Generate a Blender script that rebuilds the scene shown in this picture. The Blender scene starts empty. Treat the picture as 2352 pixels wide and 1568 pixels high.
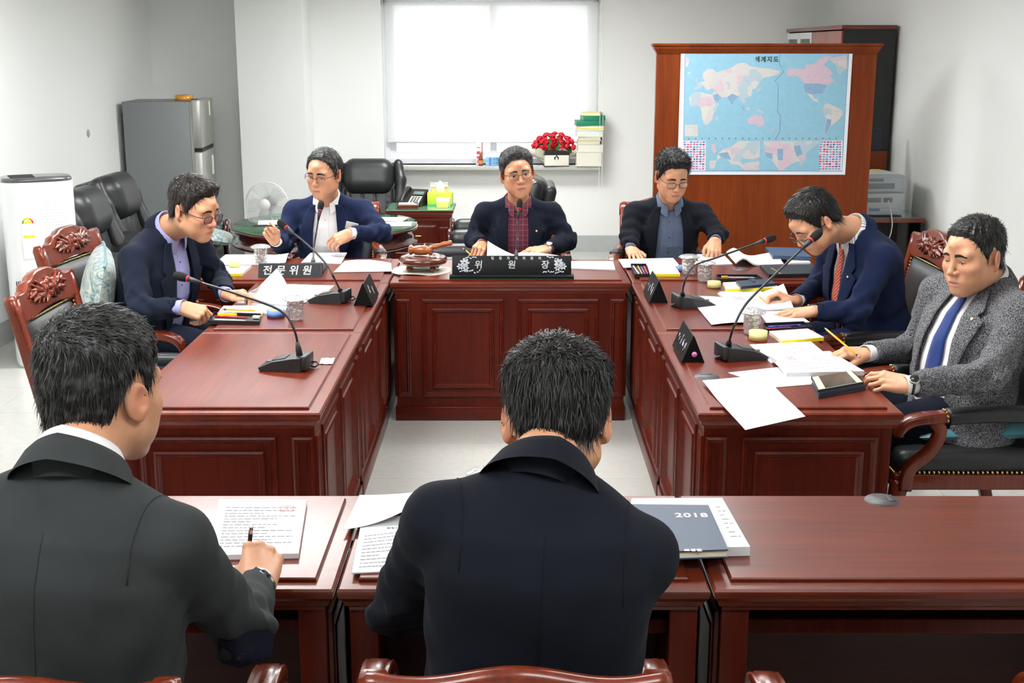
import bpy, bmesh, math, random
import numpy as np
from mathutils import Vector, Matrix

# ------------------------------------------------------------------ camera
F = 2850.0                      # focal length in pixels of the 2352 x 1568 frame
CAMZ = 1.83
TH = math.atan(672.0 / F)       # downward pitch
scene = bpy.context.scene
col = scene.collection
cam_d = bpy.data.cameras.new('camera')
cam_d.sensor_width = 36.0
cam_d.lens = 36.0 * F / 2352.0
cam = bpy.data.objects.new('camera', cam_d)
cam.location = (0, 0, CAMZ)
cam.rotation_euler = (math.pi / 2 - TH, 0, 0)
cam_d.clip_start = 0.05
col.objects.link(cam)
scene.camera = cam

# ------------------------------------------------------------------ daylight, room lamps, added upward fill, exposure
world = bpy.data.worlds.new('daylight')
scene.world = world
world.use_nodes = True
bg = world.node_tree.nodes['Background']
bg.inputs[0].default_value = (0.93, 0.97, 1.0, 1)
bg.inputs[1].default_value = 2.8

def area(name, loc, sx, sy, power, color=(0.985, 0.992, 1.0), rot=(0, 0, 0)):
    l = bpy.data.lights.new(name, 'AREA')
    l.shape = 'RECTANGLE'; l.size = sx; l.size_y = sy
    l.energy = power; l.color = color
    o = bpy.data.objects.new(name, l); o.location = loc; o.rotation_euler = rot
    col.objects.link(o)
    return o

for lx, ly, pw in ((-1.5, 1.2, 26.0), (0.8, 1.2, 20.0), (-1.5, 4.2, 52.0), (0.7, 4.2, 32.0), (-1.5, 7.0, 62.0), (0.7, 7.0, 34.0), (-0.3, 9.7, 66.0)):
    area('ceiling_lamp', (lx, ly, 2.40), 1.2, 0.5, pw * 0.56)
    area('upward_fill', (lx, ly, 2.44), 1.2, 0.5, pw * 0.92, rot=(math.pi, 0, 0))  # no fixture: added fill aimed at the ceiling to brighten the walls

scene.view_settings.view_transform = 'Standard'
scene.view_settings.look = 'None'
scene.view_settings.gamma = 1.0
scene.view_settings.use_curve_mapping = False
scene.view_settings.exposure = 0.29
scene.cycles.max_bounces = 7
scene.cycles.diffuse_bounces = 4
scene.cycles.glossy_bounces = 3
scene.cycles.transmission_bounces = 6
scene.cycles.transparent_max_bounces = 12
scene.cycles.caustics_reflective = False
scene.cycles.caustics_refractive = False
scene.cycles.sample_clamp_indirect = 6.0

# ------------------------------------------------------------------ pixels to places
_cs, _sn = math.cos(TH), math.sin(TH)
def ray(px, py):
    x = (px - 1176.0) / F; y = -(py - 784.0) / F
    return Vector((x, y * _sn + _cs, y * _cs - _sn))
def on_z(px, py, z):
    d = ray(px, py); t = (z - CAMZ) / d.z
    return Vector((d.x * t, d.y * t, z))
def on_y(px, py, Y):
    d = ray(px, py); t = Y / d.y
    return Vector((d.x * t, Y, CAMZ + d.z * t))
def on_x(px, py, X):
    d = ray(px, py); t = X / d.x
    return Vector((X, d.y * t, CAMZ + d.z * t))

# ------------------------------------------------------------------ materials
MATS = {}
def _nodes(name):
    m = bpy.data.materials.new(name); m.use_nodes = True
    nt = m.node_tree
    return m, nt, nt.nodes['Principled BSDF']
def setin(b, key, v):
    if key in b.inputs: b.inputs[key].default_value = v
def lin(c):
    """sRGB 0-255 triple -> linear"""
    out = []
    for v in c[:3]:
        v = v / 255.0
        out.append(v / 12.92 if v <= 0.04045 else ((v + 0.055) / 1.055) ** 2.4)
    return (out[0], out[1], out[2], 1.0)
def mat(name, rgb, rough=0.5, metal=0.0, coat=0.0, spec=0.5, noise=0.0, nscale=40.0, bump=0.0, bscale=200.0,
        sheen=0.0, sss=0.0, alpha=1.0, trans=0.0, ior=1.45, emit=0.0):
    if name in MATS: return MATS[name]
    m, nt, b = _nodes(name)
    c = lin(rgb)
    b.inputs['Base Color'].default_value = c
    b.inputs['Roughness'].default_value = rough
    b.inputs['Metallic'].default_value = metal
    setin(b, 'Coat Weight', coat); setin(b, 'Coat Roughness', 0.12)
    setin(b, 'Specular IOR Level', spec)
    setin(b, 'Sheen Weight', sheen); setin(b, 'Sheen Roughness', 0.5)
    setin(b, 'Transmission Weight', trans); setin(b, 'IOR', ior)
    setin(b, 'Alpha', alpha)
    if sss: setin(b, 'Subsurface Weight', sss); setin(b, 'Subsurface Radius', (0.012, 0.005, 0.003)); setin(b, 'Subsurface Scale', 1.0)
    if emit:
        b.inputs['Emission Color'].default_value = c; b.inputs['Emission Strength'].default_value = emit
    if noise or bump:
        tc = nt.nodes.new('ShaderNodeTexCoord')
    if noise:
        n = nt.nodes.new('ShaderNodeTexNoise'); n.inputs['Scale'].default_value = nscale; n.inputs['Detail'].default_value = 4
        nt.links.new(tc.outputs['Object'], n.inputs['Vector'])
        r = nt.nodes.new('ShaderNodeValToRGB')
        r.color_ramp.elements[0].position = 0.3; r.color_ramp.elements[1].position = 0.7
        r.color_ramp.elements[0].color = tuple(max(0, v * (1 - noise)) for v in c[:3]) + (1,)
        r.color_ramp.elements[1].color = tuple(min(1, v * (1 + noise)) for v in c[:3]) + (1,)
        nt.links.new(n.outputs['Fac'], r.inputs['Fac']); nt.links.new(r.outputs['Color'], b.inputs['Base Color'])
    if bump:
        n2 = nt.nodes.new('ShaderNodeTexNoise'); n2.inputs['Scale'].default_value = bscale; n2.inputs['Detail'].default_value = 3
        nt.links.new(tc.outputs['Object'], n2.inputs['Vector'])
        bp = nt.nodes.new('ShaderNodeBump'); bp.inputs['Strength'].default_value = bump; bp.inputs['Distance'].default_value = 0.002
        nt.links.new(n2.outputs['Fac'], bp.inputs['Height']); nt.links.new(bp.outputs['Normal'], b.inputs['Normal'])
    MATS[name] = m
    return m

def wood(name, rgb1, rgb2, rough=0.28, coat=0.6, axis=0, scale=9.0, spec=0.3):
    """reddish lacquered wood, grain along a local axis"""
    if name in MATS: return MATS[name]
    m, nt, b = _nodes(name)
    tc = nt.nodes.new('ShaderNodeTexCoord')
    mp = nt.nodes.new('ShaderNodeMapping')
    s = [scale, scale, scale]; s[axis] = scale * 0.07
    mp.inputs['Scale'].default_value = s
    nt.links.new(tc.outputs['Object'], mp.inputs['Vector'])
    n = nt.nodes.new('ShaderNodeTexNoise'); n.inputs['Scale'].default_value = 1.6; n.inputs['Detail'].default_value = 7; n.inputs['Roughness'].default_value = 0.62
    n.inputs['Distortion'].default_value = 0.6
    nt.links.new(mp.outputs['Vector'], n.inputs['Vector'])
    w = nt.nodes.new('ShaderNodeTexNoise'); w.inputs['Scale'].default_value = 9.0; w.inputs['Detail'].default_value = 5
    nt.links.new(mp.outputs['Vector'], w.inputs['Vector'])
    mx = nt.nodes.new('ShaderNodeMix'); mx.data_type = 'FLOAT'; mx.inputs[0].default_value = 0.35
    nt.links.new(n.outputs['Fac'], mx.inputs[2]); nt.links.new(w.outputs['Fac'], mx.inputs[3])
    r = nt.nodes.new('ShaderNodeValToRGB')
    r.color_ramp.elements[0].position = 0.34; r.color_ramp.elements[1].position = 0.66
    r.color_ramp.elements[0].color = lin(rgb1); r.color_ramp.elements[1].color = lin(rgb2)
    nt.links.new(mx.outputs[0], r.inputs['Fac']); nt.links.new(r.outputs['Color'], b.inputs['Base Color'])
    b.inputs['Roughness'].default_value = rough
    setin(b, 'Coat Weight', coat); setin(b, 'Coat Roughness', 0.14); setin(b, 'Specular IOR Level', spec)
    MATS[name] = m
    return m

# ------------------------------------------------------------------ tagging
def tag(o, label=None, cat=None, group=None, kind=None):
    if label: o['label'] = label
    if cat: o['category'] = cat
    if group: o['group'] = group
    if kind: o['kind'] = kind
    return o
def link(name, me, material=None, parent=None, loc=None, rot=None):
    o = bpy.data.objects.new(name, me); col.objects.link(o)
    if material is not None:
        me.materials.clear(); me.materials.append(material)
    if parent is not None: o.parent = parent
    if loc is not None: o.location = loc
    if rot is not None: o.rotation_euler = rot
    return o
def thing(name, label, cat, loc=(0, 0, 0), rz=0.0, group=None, rot=None):
    o = bpy.data.objects.new(name, None); col.objects.link(o)
    o.empty_display_size = 0.05
    o.location = loc; o.rotation_euler = rot if rot is not None else (0, 0, rz)
    tag(o, label, cat, group)
    return o
def copy_tree(o, parent=None):
    c = o.copy(); col.objects.link(c); c.parent = parent
    if parent is not None: c.matrix_parent_inverse = o.matrix_parent_inverse.copy()
    for ch in o.children: copy_tree(ch, c)
    return c
def dup(root, loc, rz, label, rot=None):
    c = copy_tree(root); c.location = loc
    c.rotation_euler = rot if rot is not None else (0, 0, rz)
    c['label'] = label
    return c

# ------------------------------------------------------------------ mesh builder
class MB:
    def __init__(s): s.v = []; s.f = []; s.sm = []
    def add(s, vs, fs, smooth=False):
        n = len(s.v); s.v += [tuple(p) for p in vs]; s.f += [tuple(i + n for i in f) for f in fs]
        s.sm += [smooth] * len(fs); return s
    def box(s, x0, x1, y0, y1, z0, z1, M=None, bev=0.0):
        if bev > 0:
            return s.rbox(x0, x1, y0, y1, z0, z1, bev, M)
        vs = [(x, y, z) for z in (z0, z1) for y in (y0, y1) for x in (x0, x1)]
        if M is not None: vs = [M @ Vector(p) for p in vs]
        return s.add(vs, [(0, 2, 3, 1), (4, 5, 7, 6), (0, 1, 5, 4), (2, 6, 7, 3), (0, 4, 6, 2), (1, 3, 7, 5)])
    def rbox(s, x0, x1, y0, y1, z0, z1, r, M=None, seg=2):
        bm = bmesh.new()
        vs = [bm.verts.new((x, y, z)) for z in (z0, z1) for y in (y0, y1) for x in (x0, x1)]
        for f in [(0, 2, 3, 1), (4, 5, 7, 6), (0, 1, 5, 4), (2, 6, 7, 3), (0, 4, 6, 2), (1, 3, 7, 5)]: bm.faces.new([vs[i] for i in f])
        bmesh.ops.bevel(bm, geom=list(bm.edges), offset=r, segments=seg, affect='EDGES', profile=0.5)
        bm.verts.index_update()
        P = [(M @ v.co) if M is not None else v.co.copy() for v in bm.verts]
        s.add(P, [[v.index for v in f.verts] for f in bm.faces], seg > 1); bm.free(); return s
    def loft(s, rings, close=True, caps=True, smooth=True):
        """rings: list of equal-length point loops"""
        n = len(rings[0]); vs = [p for r in rings for p in r]; fs = []
        for i in range(len(rings) - 1):
            for j in range(n if close else n - 1):
                k = (j + 1) % n
                fs.append((i * n + j, i * n + k, (i + 1) * n + k, (i + 1) * n + j))
        if caps and close:
            fs.append(tuple(range(n - 1, -1, -1))); fs.append(tuple((len(rings) - 1) * n + j for j in range(n)))
        return s.add(vs, fs, smooth)
    def lathe(s, prof, seg=24, o=(0, 0, 0), caps=True, M=None, a0=0.0):
        rings = []
        for r, z in prof:
            ring = [Vector((o[0] + r * math.cos(a0 + 2 * math.pi * j / seg), o[1] + r * math.sin(a0 + 2 * math.pi * j / seg), o[2] + z)) for j in range(seg)]
            if M is not None: ring = [M @ p for p in ring]
            rings.append(ring)
        return s.loft(rings, True, caps)
    def sweep(s, pts, prof, up=(0, 0, 1), smooth=True, caps=True, scales=None):
        """sweep a 2D profile (side, up) along a polyline"""
        pts = [Vector(p) for p in pts]; up = Vector(up); rings = []
        for i, p in enumerate(pts):
            t = (pts[min(i + 1, len(pts) - 1)] - pts[max(i - 1, 0)]).normalized()
            sd = t.cross(up)
            if sd.length < 1e-4: sd = t.cross(Vector((0, 1, 0)))
            sd.normalize(); u = sd.cross(t)
            k = scales[i] if scales else 1.0
            rings.append([p + sd * (a * k) + u * (b * k) for a, b in prof])
        return s.loft(rings, True, caps, smooth)
    def tube(s, pts, r, seg=8, rs=None, caps=True):
        prof = [(math.cos(2 * math.pi * j / seg) * r, math.sin(2 * math.pi * j / seg) * r) for j in range(seg)]
        t0 = (Vector(pts[1]) - Vector(pts[0])).normalized()
        up = (0, 0, 1) if abs(t0.z) < 0.9 else (0, 1, 0)
        return s.sweep(pts, prof, up, True, caps, rs)
    def prism(s, poly, axis, a, b, smooth=False):
        """extrude a 2D polygon: axis 'x','y','z' from a to b"""
        def P(u, v, w): return {'x': (w, u, v), 'y': (u, w, v), 'z': (u, v, w)}[axis]
        n = len(poly)
        vs = [P(u, v, a) for u, v in poly] + [P(u, v, b) for u, v in poly]
        fs = [tuple(range(n)), tuple(range(2 * n - 1, n - 1, -1))] + [(j, n + j, n + (j + 1) % n, (j + 1) % n) for j in range(n)]
        return s.add(vs, fs, smooth)
    def sphere(s, c, r, seg=12, rings=8, sc=(1, 1, 1)):
        prof = [(r * math.sin(math.pi * i / rings), -r * math.cos(math.pi * i / rings)) for i in range(rings + 1)]
        rs = [[Vector((c[0] + a * math.cos(2 * math.pi * j / seg) * sc[0], c[1] + a * math.sin(2 * math.pi * j / seg) * sc[1], c[2] + z * sc[2])) for j in range(seg)] for a, z in prof]
        return s.loft(rs, True, False)
    def mesh(s, name='m', fixn=True):
        me = bpy.data.meshes.new(name); me.from_pydata(s.v, [], s.f)
        if fixn:
            bm = bmesh.new(); bm.from_mesh(me); bmesh.ops.recalc_face_normals(bm, faces=bm.faces)
            bm.to_mesh(me); bm.free()
        if len(me.polygons) == len(s.sm): me.polygons.foreach_set('use_smooth', s.sm)
        me.update(); return me
    def build(s, name, material, parent=None, loc=None, rot=None, fixn=True):
        return link(name, s.mesh(name, fixn), material, parent, loc, rot)

def rprof(w, h, r=0.006, n=3):
    """rounded rectangle profile, centred"""
    out = []
    for cx, cy, a in ((w / 2 - r, h / 2 - r, 0), (-w / 2 + r, h / 2 - r, 90), (-w / 2 + r, -h / 2 + r, 180), (w / 2 - r, -h / 2 + r, 270)):
        for i in range(n):
            t = math.radians(a + 90 * i / (n - 1)); out.append((cx + r * math.cos(t), cy + r * math.sin(t)))
    return out
def bez(p0, p1, p2, p3, n=10):
    p0, p1, p2, p3 = map(Vector, (p0, p1, p2, p3))
    return [p0 * (1 - t) ** 3 + p1 * 3 * t * (1 - t) ** 2 + p2 * 3 * t * t * (1 - t) + p3 * t ** 3 for t in [i / n for i in range(n + 1)]]
def spline(pts, n=6):
    """Catmull-Rom through points"""
    P = [Vector(p) for p in pts]; out = []
    for i in range(len(P) - 1):
        a, b, c, d = P[max(i - 1, 0)], P[i], P[i + 1], P[min(i + 2, len(P) - 1)]
        for k in range(n):
            t = k / n
            out.append(0.5 * ((2 * b) + (c - a) * t + (2 * a - 5 * b + 4 * c - d) * t * t + (-a + 3 * b - 3 * c + d) * t ** 3))
    out.append(P[-1]); return out

# ------------------------------------------------------------------ text as flat raised lettering
def text_mesh(s, size, extrude=0.0004, align='CENTER', shear=0.0, offset=0.0, space=1.0):
    cu = bpy.data.curves.new('lettering', 'FONT'); cu.body = s; cu.size = size; cu.extrude = extrude
    cu.align_x = align; cu.align_y = 'CENTER'; cu.shear = shear; cu.offset = offset; cu.space_character = space
    cu.resolution_u = 4
    o = bpy.data.objects.new('lettering', cu); col.objects.link(o)
    dg = bpy.context.evaluated_depsgraph_get(); dg.update()
    me = bpy.data.meshes.new_from_object(o.evaluated_get(dg))
    bpy.data.objects.remove(o); bpy.data.curves.remove(cu)
    return me

# ------------------------------------------------------------------ implicit surfaces (soft bodies, cloth, carving)
class Fr:
    """a local frame: o origin, R rows = local axes in world; s uniform scale"""
    def __init__(s, o, R=None, sc=1.0):
        s.o = np.array(o, float); s.R = np.eye(3) if R is None else np.array(R, float); s.s = sc
    def w(s, p): return s.o + (np.asarray(p, float) * s.s) @ s.R
    def l(s, P): return ((P - s.o) @ s.R.T) / s.s
    def d(s, v): return np.asarray(v, float) @ s.R
def rotm(yaw=0, pitch=0, roll=0):
    """rows = axes (right, forward, up). yaw 0 faces +Y, positive turns left; pitch>0 looks down; roll>0 tips to own right"""
    cy, sy = math.cos(yaw), math.sin(yaw)
    r = np.array((cy, sy, 0.)); f = np.array((-sy, cy, 0.)); u = np.array((0, 0, 1.))
    cp, sp = math.cos(pitch), math.sin(pitch)
    f, u = f * cp - u * sp, u * cp + f * sp
    cr, sr = math.cos(roll), math.sin(roll)
    r, u = r * cr - u * sr, u * cr + r * sr
    return np.array((r, f, u))
def frame_from(y, z):
    """axes from a forward vector and an approximate up"""
    y = np.asarray(y, float); y = y / np.linalg.norm(y)
    z = np.asarray(z, float); x = np.cross(y, z); x /= np.linalg.norm(x); z = np.cross(x, y)
    return np.array((x, y, z))

def smin(a, b, k):
    if k <= 0: return np.minimum(a, b)
    h = np.maximum(k - np.abs(a - b), 0) / k
    return np.minimum(a, b) - h * h * k * 0.25
def smax(a, b, k): return -smin(-a, -b, k)

class SDF:
    def __init__(s): s.ops = []
    def _push(s, op, k, fn, c, r): s.ops.append((op, k, fn, None if c is None else np.asarray(c, float), r)); return s
    def cone(s, a, b, ra, rb, k=0.01, op='u'):
        a = np.asarray(a, float); b = np.asarray(b, float); ab = b - a; L2 = max(ab @ ab, 1e-12)
        def fn(P):
            t = np.clip((P - a) @ ab / L2, 0, 1)
            q = P - a - t[..., None] * ab
            return np.sqrt((q * q).sum(-1)) - (ra + (rb - ra) * t)
        return s._push(op, k, fn, (a + b) / 2, math.sqrt(L2) / 2 + max(ra, rb))
    def ball(s, c, r, k=0.01, op='u'): return s.cone(c, c, r, r, k, op)
    def ell(s, fr, c, rad, k=0.01, op='u', R=None):
        rad = np.asarray(rad, float) * fr.s; RR = fr.R if R is None else np.asarray(R) @ fr.R; C = fr.w(c)
        def fn(P):
            q = (P - C) @ RR.T
            k0 = np.sqrt(((q / rad) ** 2).sum(-1)); k1 = np.sqrt(((q / rad ** 2) ** 2).sum(-1)) + 1e-9
            return k0 * (k0 - 1) / k1
        return s._push(op, k, fn, C, float(rad.max()))
    def rbox(s, fr, c, half, r, k=0.01, op='u'):
        half = np.asarray(half, float); C = fr.w(c)
        def fn(P):
            q = np.abs((P - C) @ fr.R.T) - (half - r)
            return np.sqrt((np.maximum(q, 0) ** 2).sum(-1)) + np.minimum(q.max(-1), 0) - r
        return s._push(op, k, fn, C, float(np.linalg.norm(half)))
    def func(s, fn, c=None, r=None, op='u', k=0.0): return s._push(op, k, fn, c, r)
    def eval(s, P, bc=None, brad=0.0):
        """P (B,n,3) with block centres bc, or (n,3)"""
        D = np.full(P.shape[:-1], 1e3)
        for op, k, fn, c, r in s.ops:
            if bc is not None and r is not None:
                idx = np.nonzero(np.sqrt(((bc - c) ** 2).sum(-1)) < r + brad + 2.0 * k + 0.012)[0]
                if len(idx) == 0: continue
                if len(idx) == len(bc): idx = slice(None)
            else: idx = slice(None) if P.ndim == 3 else Ellipsis
            Q = P[idx]
            if op == 'd': D[idx] = fn(Q, D[idx]); continue
            v = fn(Q)
            if op == 'u': D[idx] = smin(D[idx], v, k)
            elif op == 's': D[idx] = smax(D[idx], -v, k)
            elif op == 'i': D[idx] = smax(D[idx], v, k)
        return D
    def grad(s, P, e=0.002):
        g = np.stack([s.eval(P + np.eye(3)[i] * e) - s.eval(P - np.eye(3)[i] * e) for i in range(3)], -1)
        return g / (np.linalg.norm(g, axis=-1, keepdims=True) + 1e-9)
    def march(s, P, d, off=0.0, n=40, step=0.8, far=0.6):
        """slide points along d until they lie off outside the surface"""
        P = np.array(P, float); d = np.asarray(d, float)
        if d.ndim == 1: d = np.broadcast_to(d, P.shape)
        t = np.zeros(len(P))
        for _ in range(n):
            v = s.eval(P + d * t[:, None]) - off
            t = np.minimum(t + v * step, far)
        return P + d * t[:, None]

def sdf_mesh(S, h, lo=None, hi=None, margin=2.1):
    """surface nets over the blocks near the surface -> (verts, quads)"""
    if lo is None:
        cs = [(c - r, c + r) for op, k, fn, c, r in S.ops if op == 'u' and r is not None]
        lo = np.min([a for a, b in cs], 0) - 4 * h; hi = np.max([b for a, b in cs], 0) + 4 * h
    lo = np.asarray(lo, float); hi = np.asarray(hi, float)
    B = 8; bs = B * h
    nb = np.ceil((hi - lo) / bs).astype(int) + 1
    I = np.stack(np.meshgrid(*[np.arange(n) for n in nb], indexing='ij'), -1).reshape(-1, 3)
    C = lo + (I + 0.5) * bs
    D = S.eval(C[:, None, :], C, bs * 0.9)[:, 0]
    act = np.abs(D) < bs * 0.87 * margin
    I = I[act]; C = C[act]
    g = np.arange(B + 1) * h
    off = np.stack(np.meshgrid(g, g, g, indexing='ij'), -1).reshape(-1, 3)
    org = lo + I * bs
    out = np.empty((len(I), (B + 1) ** 3))
    for a in range(0, len(I), 600):
        P = org[a:a + 600, None, :] + off[None]
        out[a:a + 600] = S.eval(P, C[a:a + 600], bs * 0.87)
    V = out.reshape(-1, B + 1, B + 1, B + 1)
    ins = V < 0
    s8 = sum(ins[:, i:B + i, j:B + j, k:B + k].astype(np.int8) for i in (0, 1) for j in (0, 1) for k in (0, 1))
    cb, ci, cj, ck = np.nonzero((s8 > 0) & (s8 < 8))
    corners = np.array([(i, j, k) for i in (0, 1) for j in (0, 1) for k in (0, 1)])
    cv = np.stack([V[cb, ci + a, cj + b, ck + c] for a, b, c in corners], -1)
    acc = np.zeros((len(cb), 3)); cnt = np.zeros(len(cb))
    for e0 in range(8):
        for ax in range(3):
            bit = 4 >> ax
            if e0 & bit: continue
            e1 = e0 | bit
            a, b = cv[:, e0], cv[:, e1]
            m = (a < 0) != (b < 0)
            t = np.where(m, a / np.where(m, a - b, 1), 0)
            p = np.broadcast_to(corners[e0].astype(float), (len(cb), 3)).copy(); p[:, ax] += t
            acc[m] += p[m]; cnt[m] += 1
    cell = I[cb] * B + np.stack((ci, cj, ck), -1)
    verts = lo + (cell + acc / cnt[:, None]) * h
    dim = nb * B + 2
    key = ((cell[:, 0] + 1) * dim[1] + cell[:, 1] + 1) * dim[2] + cell[:, 2] + 1
    order = np.argsort(key); sk = key[order]
    quads = []
    st = np.array((dim[1] * dim[2], dim[2], 1))
    core = ins[:, :B, :B, :B]
    for ax in range(3):
        nxt = ins[:, (1 if ax == 0 else 0):B + (1 if ax == 0 else 0), (1 if ax == 1 else 0):B + (1 if ax == 1 else 0), (1 if ax == 2 else 0):B + (1 if ax == 2 else 0)]
        eb, ei, ej, ek = np.nonzero(core != nxt)
        if len(eb) == 0: continue
        g0 = I[eb] * B + np.stack((ei, ej, ek), -1) + 1
        k0 = (g0 * st).sum(-1)
        u, v = st[(ax + 1) % 3], st[(ax + 2) % 3]
        ks = np.stack((k0, k0 - u, k0 - u - v, k0 - v), -1)
        pos = np.minimum(np.searchsorted(sk, ks), len(sk) - 1)
        ok = (sk[pos] == ks).all(1)
        q = order[pos][ok]
        flip = ~core[eb, ei, ej, ek][ok]
        q[flip] = q[flip][:, ::-1]
        quads.append(q)
    return verts, np.concatenate(quads) if quads else np.zeros((0, 4), int)

def mesh_np(name, verts, quads, smooth=True):
    me = bpy.data.meshes.new(name)
    n = len(quads); w = quads.shape[1]
    me.vertices.add(len(verts)); me.vertices.foreach_set('co', np.asarray(verts, np.float32).ravel())
    me.loops.add(n * w); me.loops.foreach_set('vertex_index', np.asarray(quads, np.int32).ravel())
    me.polygons.add(n); me.polygons.foreach_set('loop_start', np.arange(0, n * w, w, dtype=np.int32))
    me.polygons.foreach_set('loop_total', np.full(n, w, np.int32))
    me.update(calc_edges=True)
    if smooth: me.polygons.foreach_set('use_smooth', np.ones(n, bool))
    me.validate()
    return me
def keep_main(verts, quads, parts=1):
    """drop stray specks: keep the largest connected islands"""
    n = len(verts); lab = np.arange(n)
    a = quads[:, [0, 1, 2, 3]].ravel(); b = quads[:, [1, 2, 3, 0]].ravel()
    for _ in range(200):
        pa, pb = lab[a], lab[b]
        if (pa == pb).all(): break
        m = np.minimum(pa, pb)
        np.minimum.at(lab, pa, m); np.minimum.at(lab, pb, m)
        while True:
            l2 = lab[lab]
            if (l2 == lab).all(): break
            lab = l2
    ids, c = np.unique(lab, return_counts=True)
    big = ids[np.argsort(-c)[:parts]]
    ok = np.isin(lab, big); idx = np.cumsum(ok) - 1
    return verts[ok], idx[quads[ok[quads].all(1)]]
def sdf_obj(name, S, h, material, parent=None, main=0, inv=None):
    v, q = sdf_mesh(S, h)
    if main: v, q = keep_main(v, q, main)
    if inv is not None: v = inv.l(v)
    return link(name, mesh_np(name, v, q), material, parent)

# ------------------------------------------------------------------ the room
XL, XR, YB, YF, ZC = -3.23, 2.86, 11.40, -1.6, 2.62
M_wall = mat('wall_paper', (241, 243, 241), 0.85, bump=0.08, bscale=260)
M_ceil = mat('ceiling_white', (240, 240, 236), 0.9)
M_base = mat('baseboard_grey', (168, 172, 171), 0.55, noise=0.04, nscale=8)
M_tile = mat('vinyl_tile', (206, 206, 200), 0.22, coat=0.35, noise=0.035, nscale=22)
M_grout = mat('tile_joint', (176, 174, 165), 0.7)
M_granite = mat('granite', (176, 177, 172), 0.35, noise=0.28, nscale=260)
M_pvc = mat('white_pvc', (236, 238, 242), 0.35)
M_steel = mat('steel', (190, 190, 188), 0.3, metal=1.0)
M_black = mat('black_plastic', (26, 26, 27), 0.42)
M_chrome = mat('chrome', (215, 215, 215), 0.15, metal=1.0)
M_gold = mat('brass', (205, 170, 95), 0.28, metal=1.0)

def glass_thin(name, tint=(255, 255, 255), gloss=0.08, rough=0.02):
    if name in MATS: return MATS[name]
    m = bpy.data.materials.new(name); m.use_nodes = True; nt = m.node_tree; nt.nodes.clear()
    o = nt.nodes.new('ShaderNodeOutputMaterial'); mx = nt.nodes.new('ShaderNodeMixShader')
    tr = nt.nodes.new('ShaderNodeBsdfTransparent'); gl = nt.nodes.new('ShaderNodeBsdfGlossy')
    tr.inputs[0].default_value = lin(tint); gl.inputs['Roughness'].default_value = rough
    lw = nt.nodes.new('ShaderNodeLayerWeight'); lw.inputs[0].default_value = 0.25
    mt = nt.nodes.new('ShaderNodeMath'); mt.operation = 'MULTIPLY_ADD'; mt.inputs[1].default_value = 0.6; mt.inputs[2].default_value = gloss
    nt.links.new(lw.outputs['Fresnel'], mt.inputs[0]); nt.links.new(mt.outputs[0], mx.inputs[0])
    nt.links.new(tr.outputs[0], mx.inputs[1]); nt.links.new(gl.outputs[0], mx.inputs[2]); nt.links.new(mx.outputs[0], o.inputs[0])
    MATS[name] = m; return m
M_pane = glass_thin('window_glass')

def blind_mat():
    m = bpy.data.materials.new('blind_fabric'); m.use_nodes = True; nt = m.node_tree; nt.nodes.clear()
    o = nt.nodes.new('ShaderNodeOutputMaterial')
    tr = nt.nodes.new('ShaderNodeBsdfTransparent'); tl = nt.nodes.new('ShaderNodeBsdfTranslucent'); df = nt.nodes.new('ShaderNodeBsdfDiffuse')
    tl.inputs[0].default_value = (0.95, 0.95, 0.94, 1); df.inputs[0].default_value = (0.92, 0.92, 0.91, 1)
    a = nt.nodes.new('ShaderNodeMixShader'); a.inputs[0].default_value = 0.6
    nt.links.new(df.outputs[0], a.inputs[1]); nt.links.new(tl.outputs[0], a.inputs[2])
    b = nt.nodes.new('ShaderNodeMixShader'); b.inputs[0].default_value = 0.27
    nt.links.new(a.outputs[0], b.inputs[1]); nt.links.new(tr.outputs[0], b.inputs[2]); nt.links.new(b.outputs[0], o.inputs[0])
    return m
M_blind = blind_mat()

# floor with its tiles
fl = MB().box(XL - 0.2, XR + 0.2, YF - 0.2, YB + 0.4, -0.1, -0.002).build('floor', M_grout)
tag(fl, 'pale grey vinyl tiled floor of the meeting room', kind='structure')
TS = 0.5
tme = MB().box(-TS / 2 + 0.001, TS / 2 - 0.001, -TS / 2 + 0.001, TS / 2 - 0.001, -0.004, 0.0).mesh('floor_tile')
tme.materials.append(M_tile)
nx0 = int(math.floor((XL + 0.18) / TS)); ix = nx0
while -0.18 + ix * TS < XR:
    iy = 0
    y = 0.15
    while y < YB:
        o = bpy.data.objects.new('floor_tile', tme); col.objects.link(o); o.parent = fl
        o.location = (-0.18 + (ix + 0.5) * TS, y + TS / 2, 0.0)
        y += TS
    ix += 1
MB().box(XL - 0.2, XR + 0.2, YF - 0.2, 0.15, -0.004, 0).build('floor_strip', M_tile, fl)

# window opening
WX0, WX1, WZ0, WZ1 = -1.165, 0.785, 0.80, 2.31
w = MB()
w.box(XL - 0.2, WX0, YB, YB + 0.25, 0, ZC); w.box(WX1, XR + 0.2, YB, YB + 0.25, 0, ZC)
w.box(WX0, WX1, YB, YB + 0.25, 0, WZ0); w.box(WX0, WX1, YB, YB + 0.25, WZ1, ZC)
tag(w.build('wall_back', M_wall), 'white papered back wall with a window', kind='structure')
tag(MB().box(XL - 0.2, XL, YF - 0.2, YB, 0, ZC).build('wall_left', M_wall), 'white left wall behind the refrigerator', kind='structure')
tag(MB().box(XR, XR + 0.2, YF - 0.2, YB, 0, ZC).build('wall_right', M_wall), 'white right wall beside the printer', kind='structure')
tag(MB().box(XL, XR, YF - 0.2, YF, 0, ZC).build('wall_front', M_wall), 'white wall behind the camera', kind='structure')
tag(MB().box(XL - 0.2, XR + 0.2, YF - 0.2, YB + 0.25, ZC, ZC + 0.1).build('ceiling', M_ceil), 'white ceiling', kind='structure')
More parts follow.
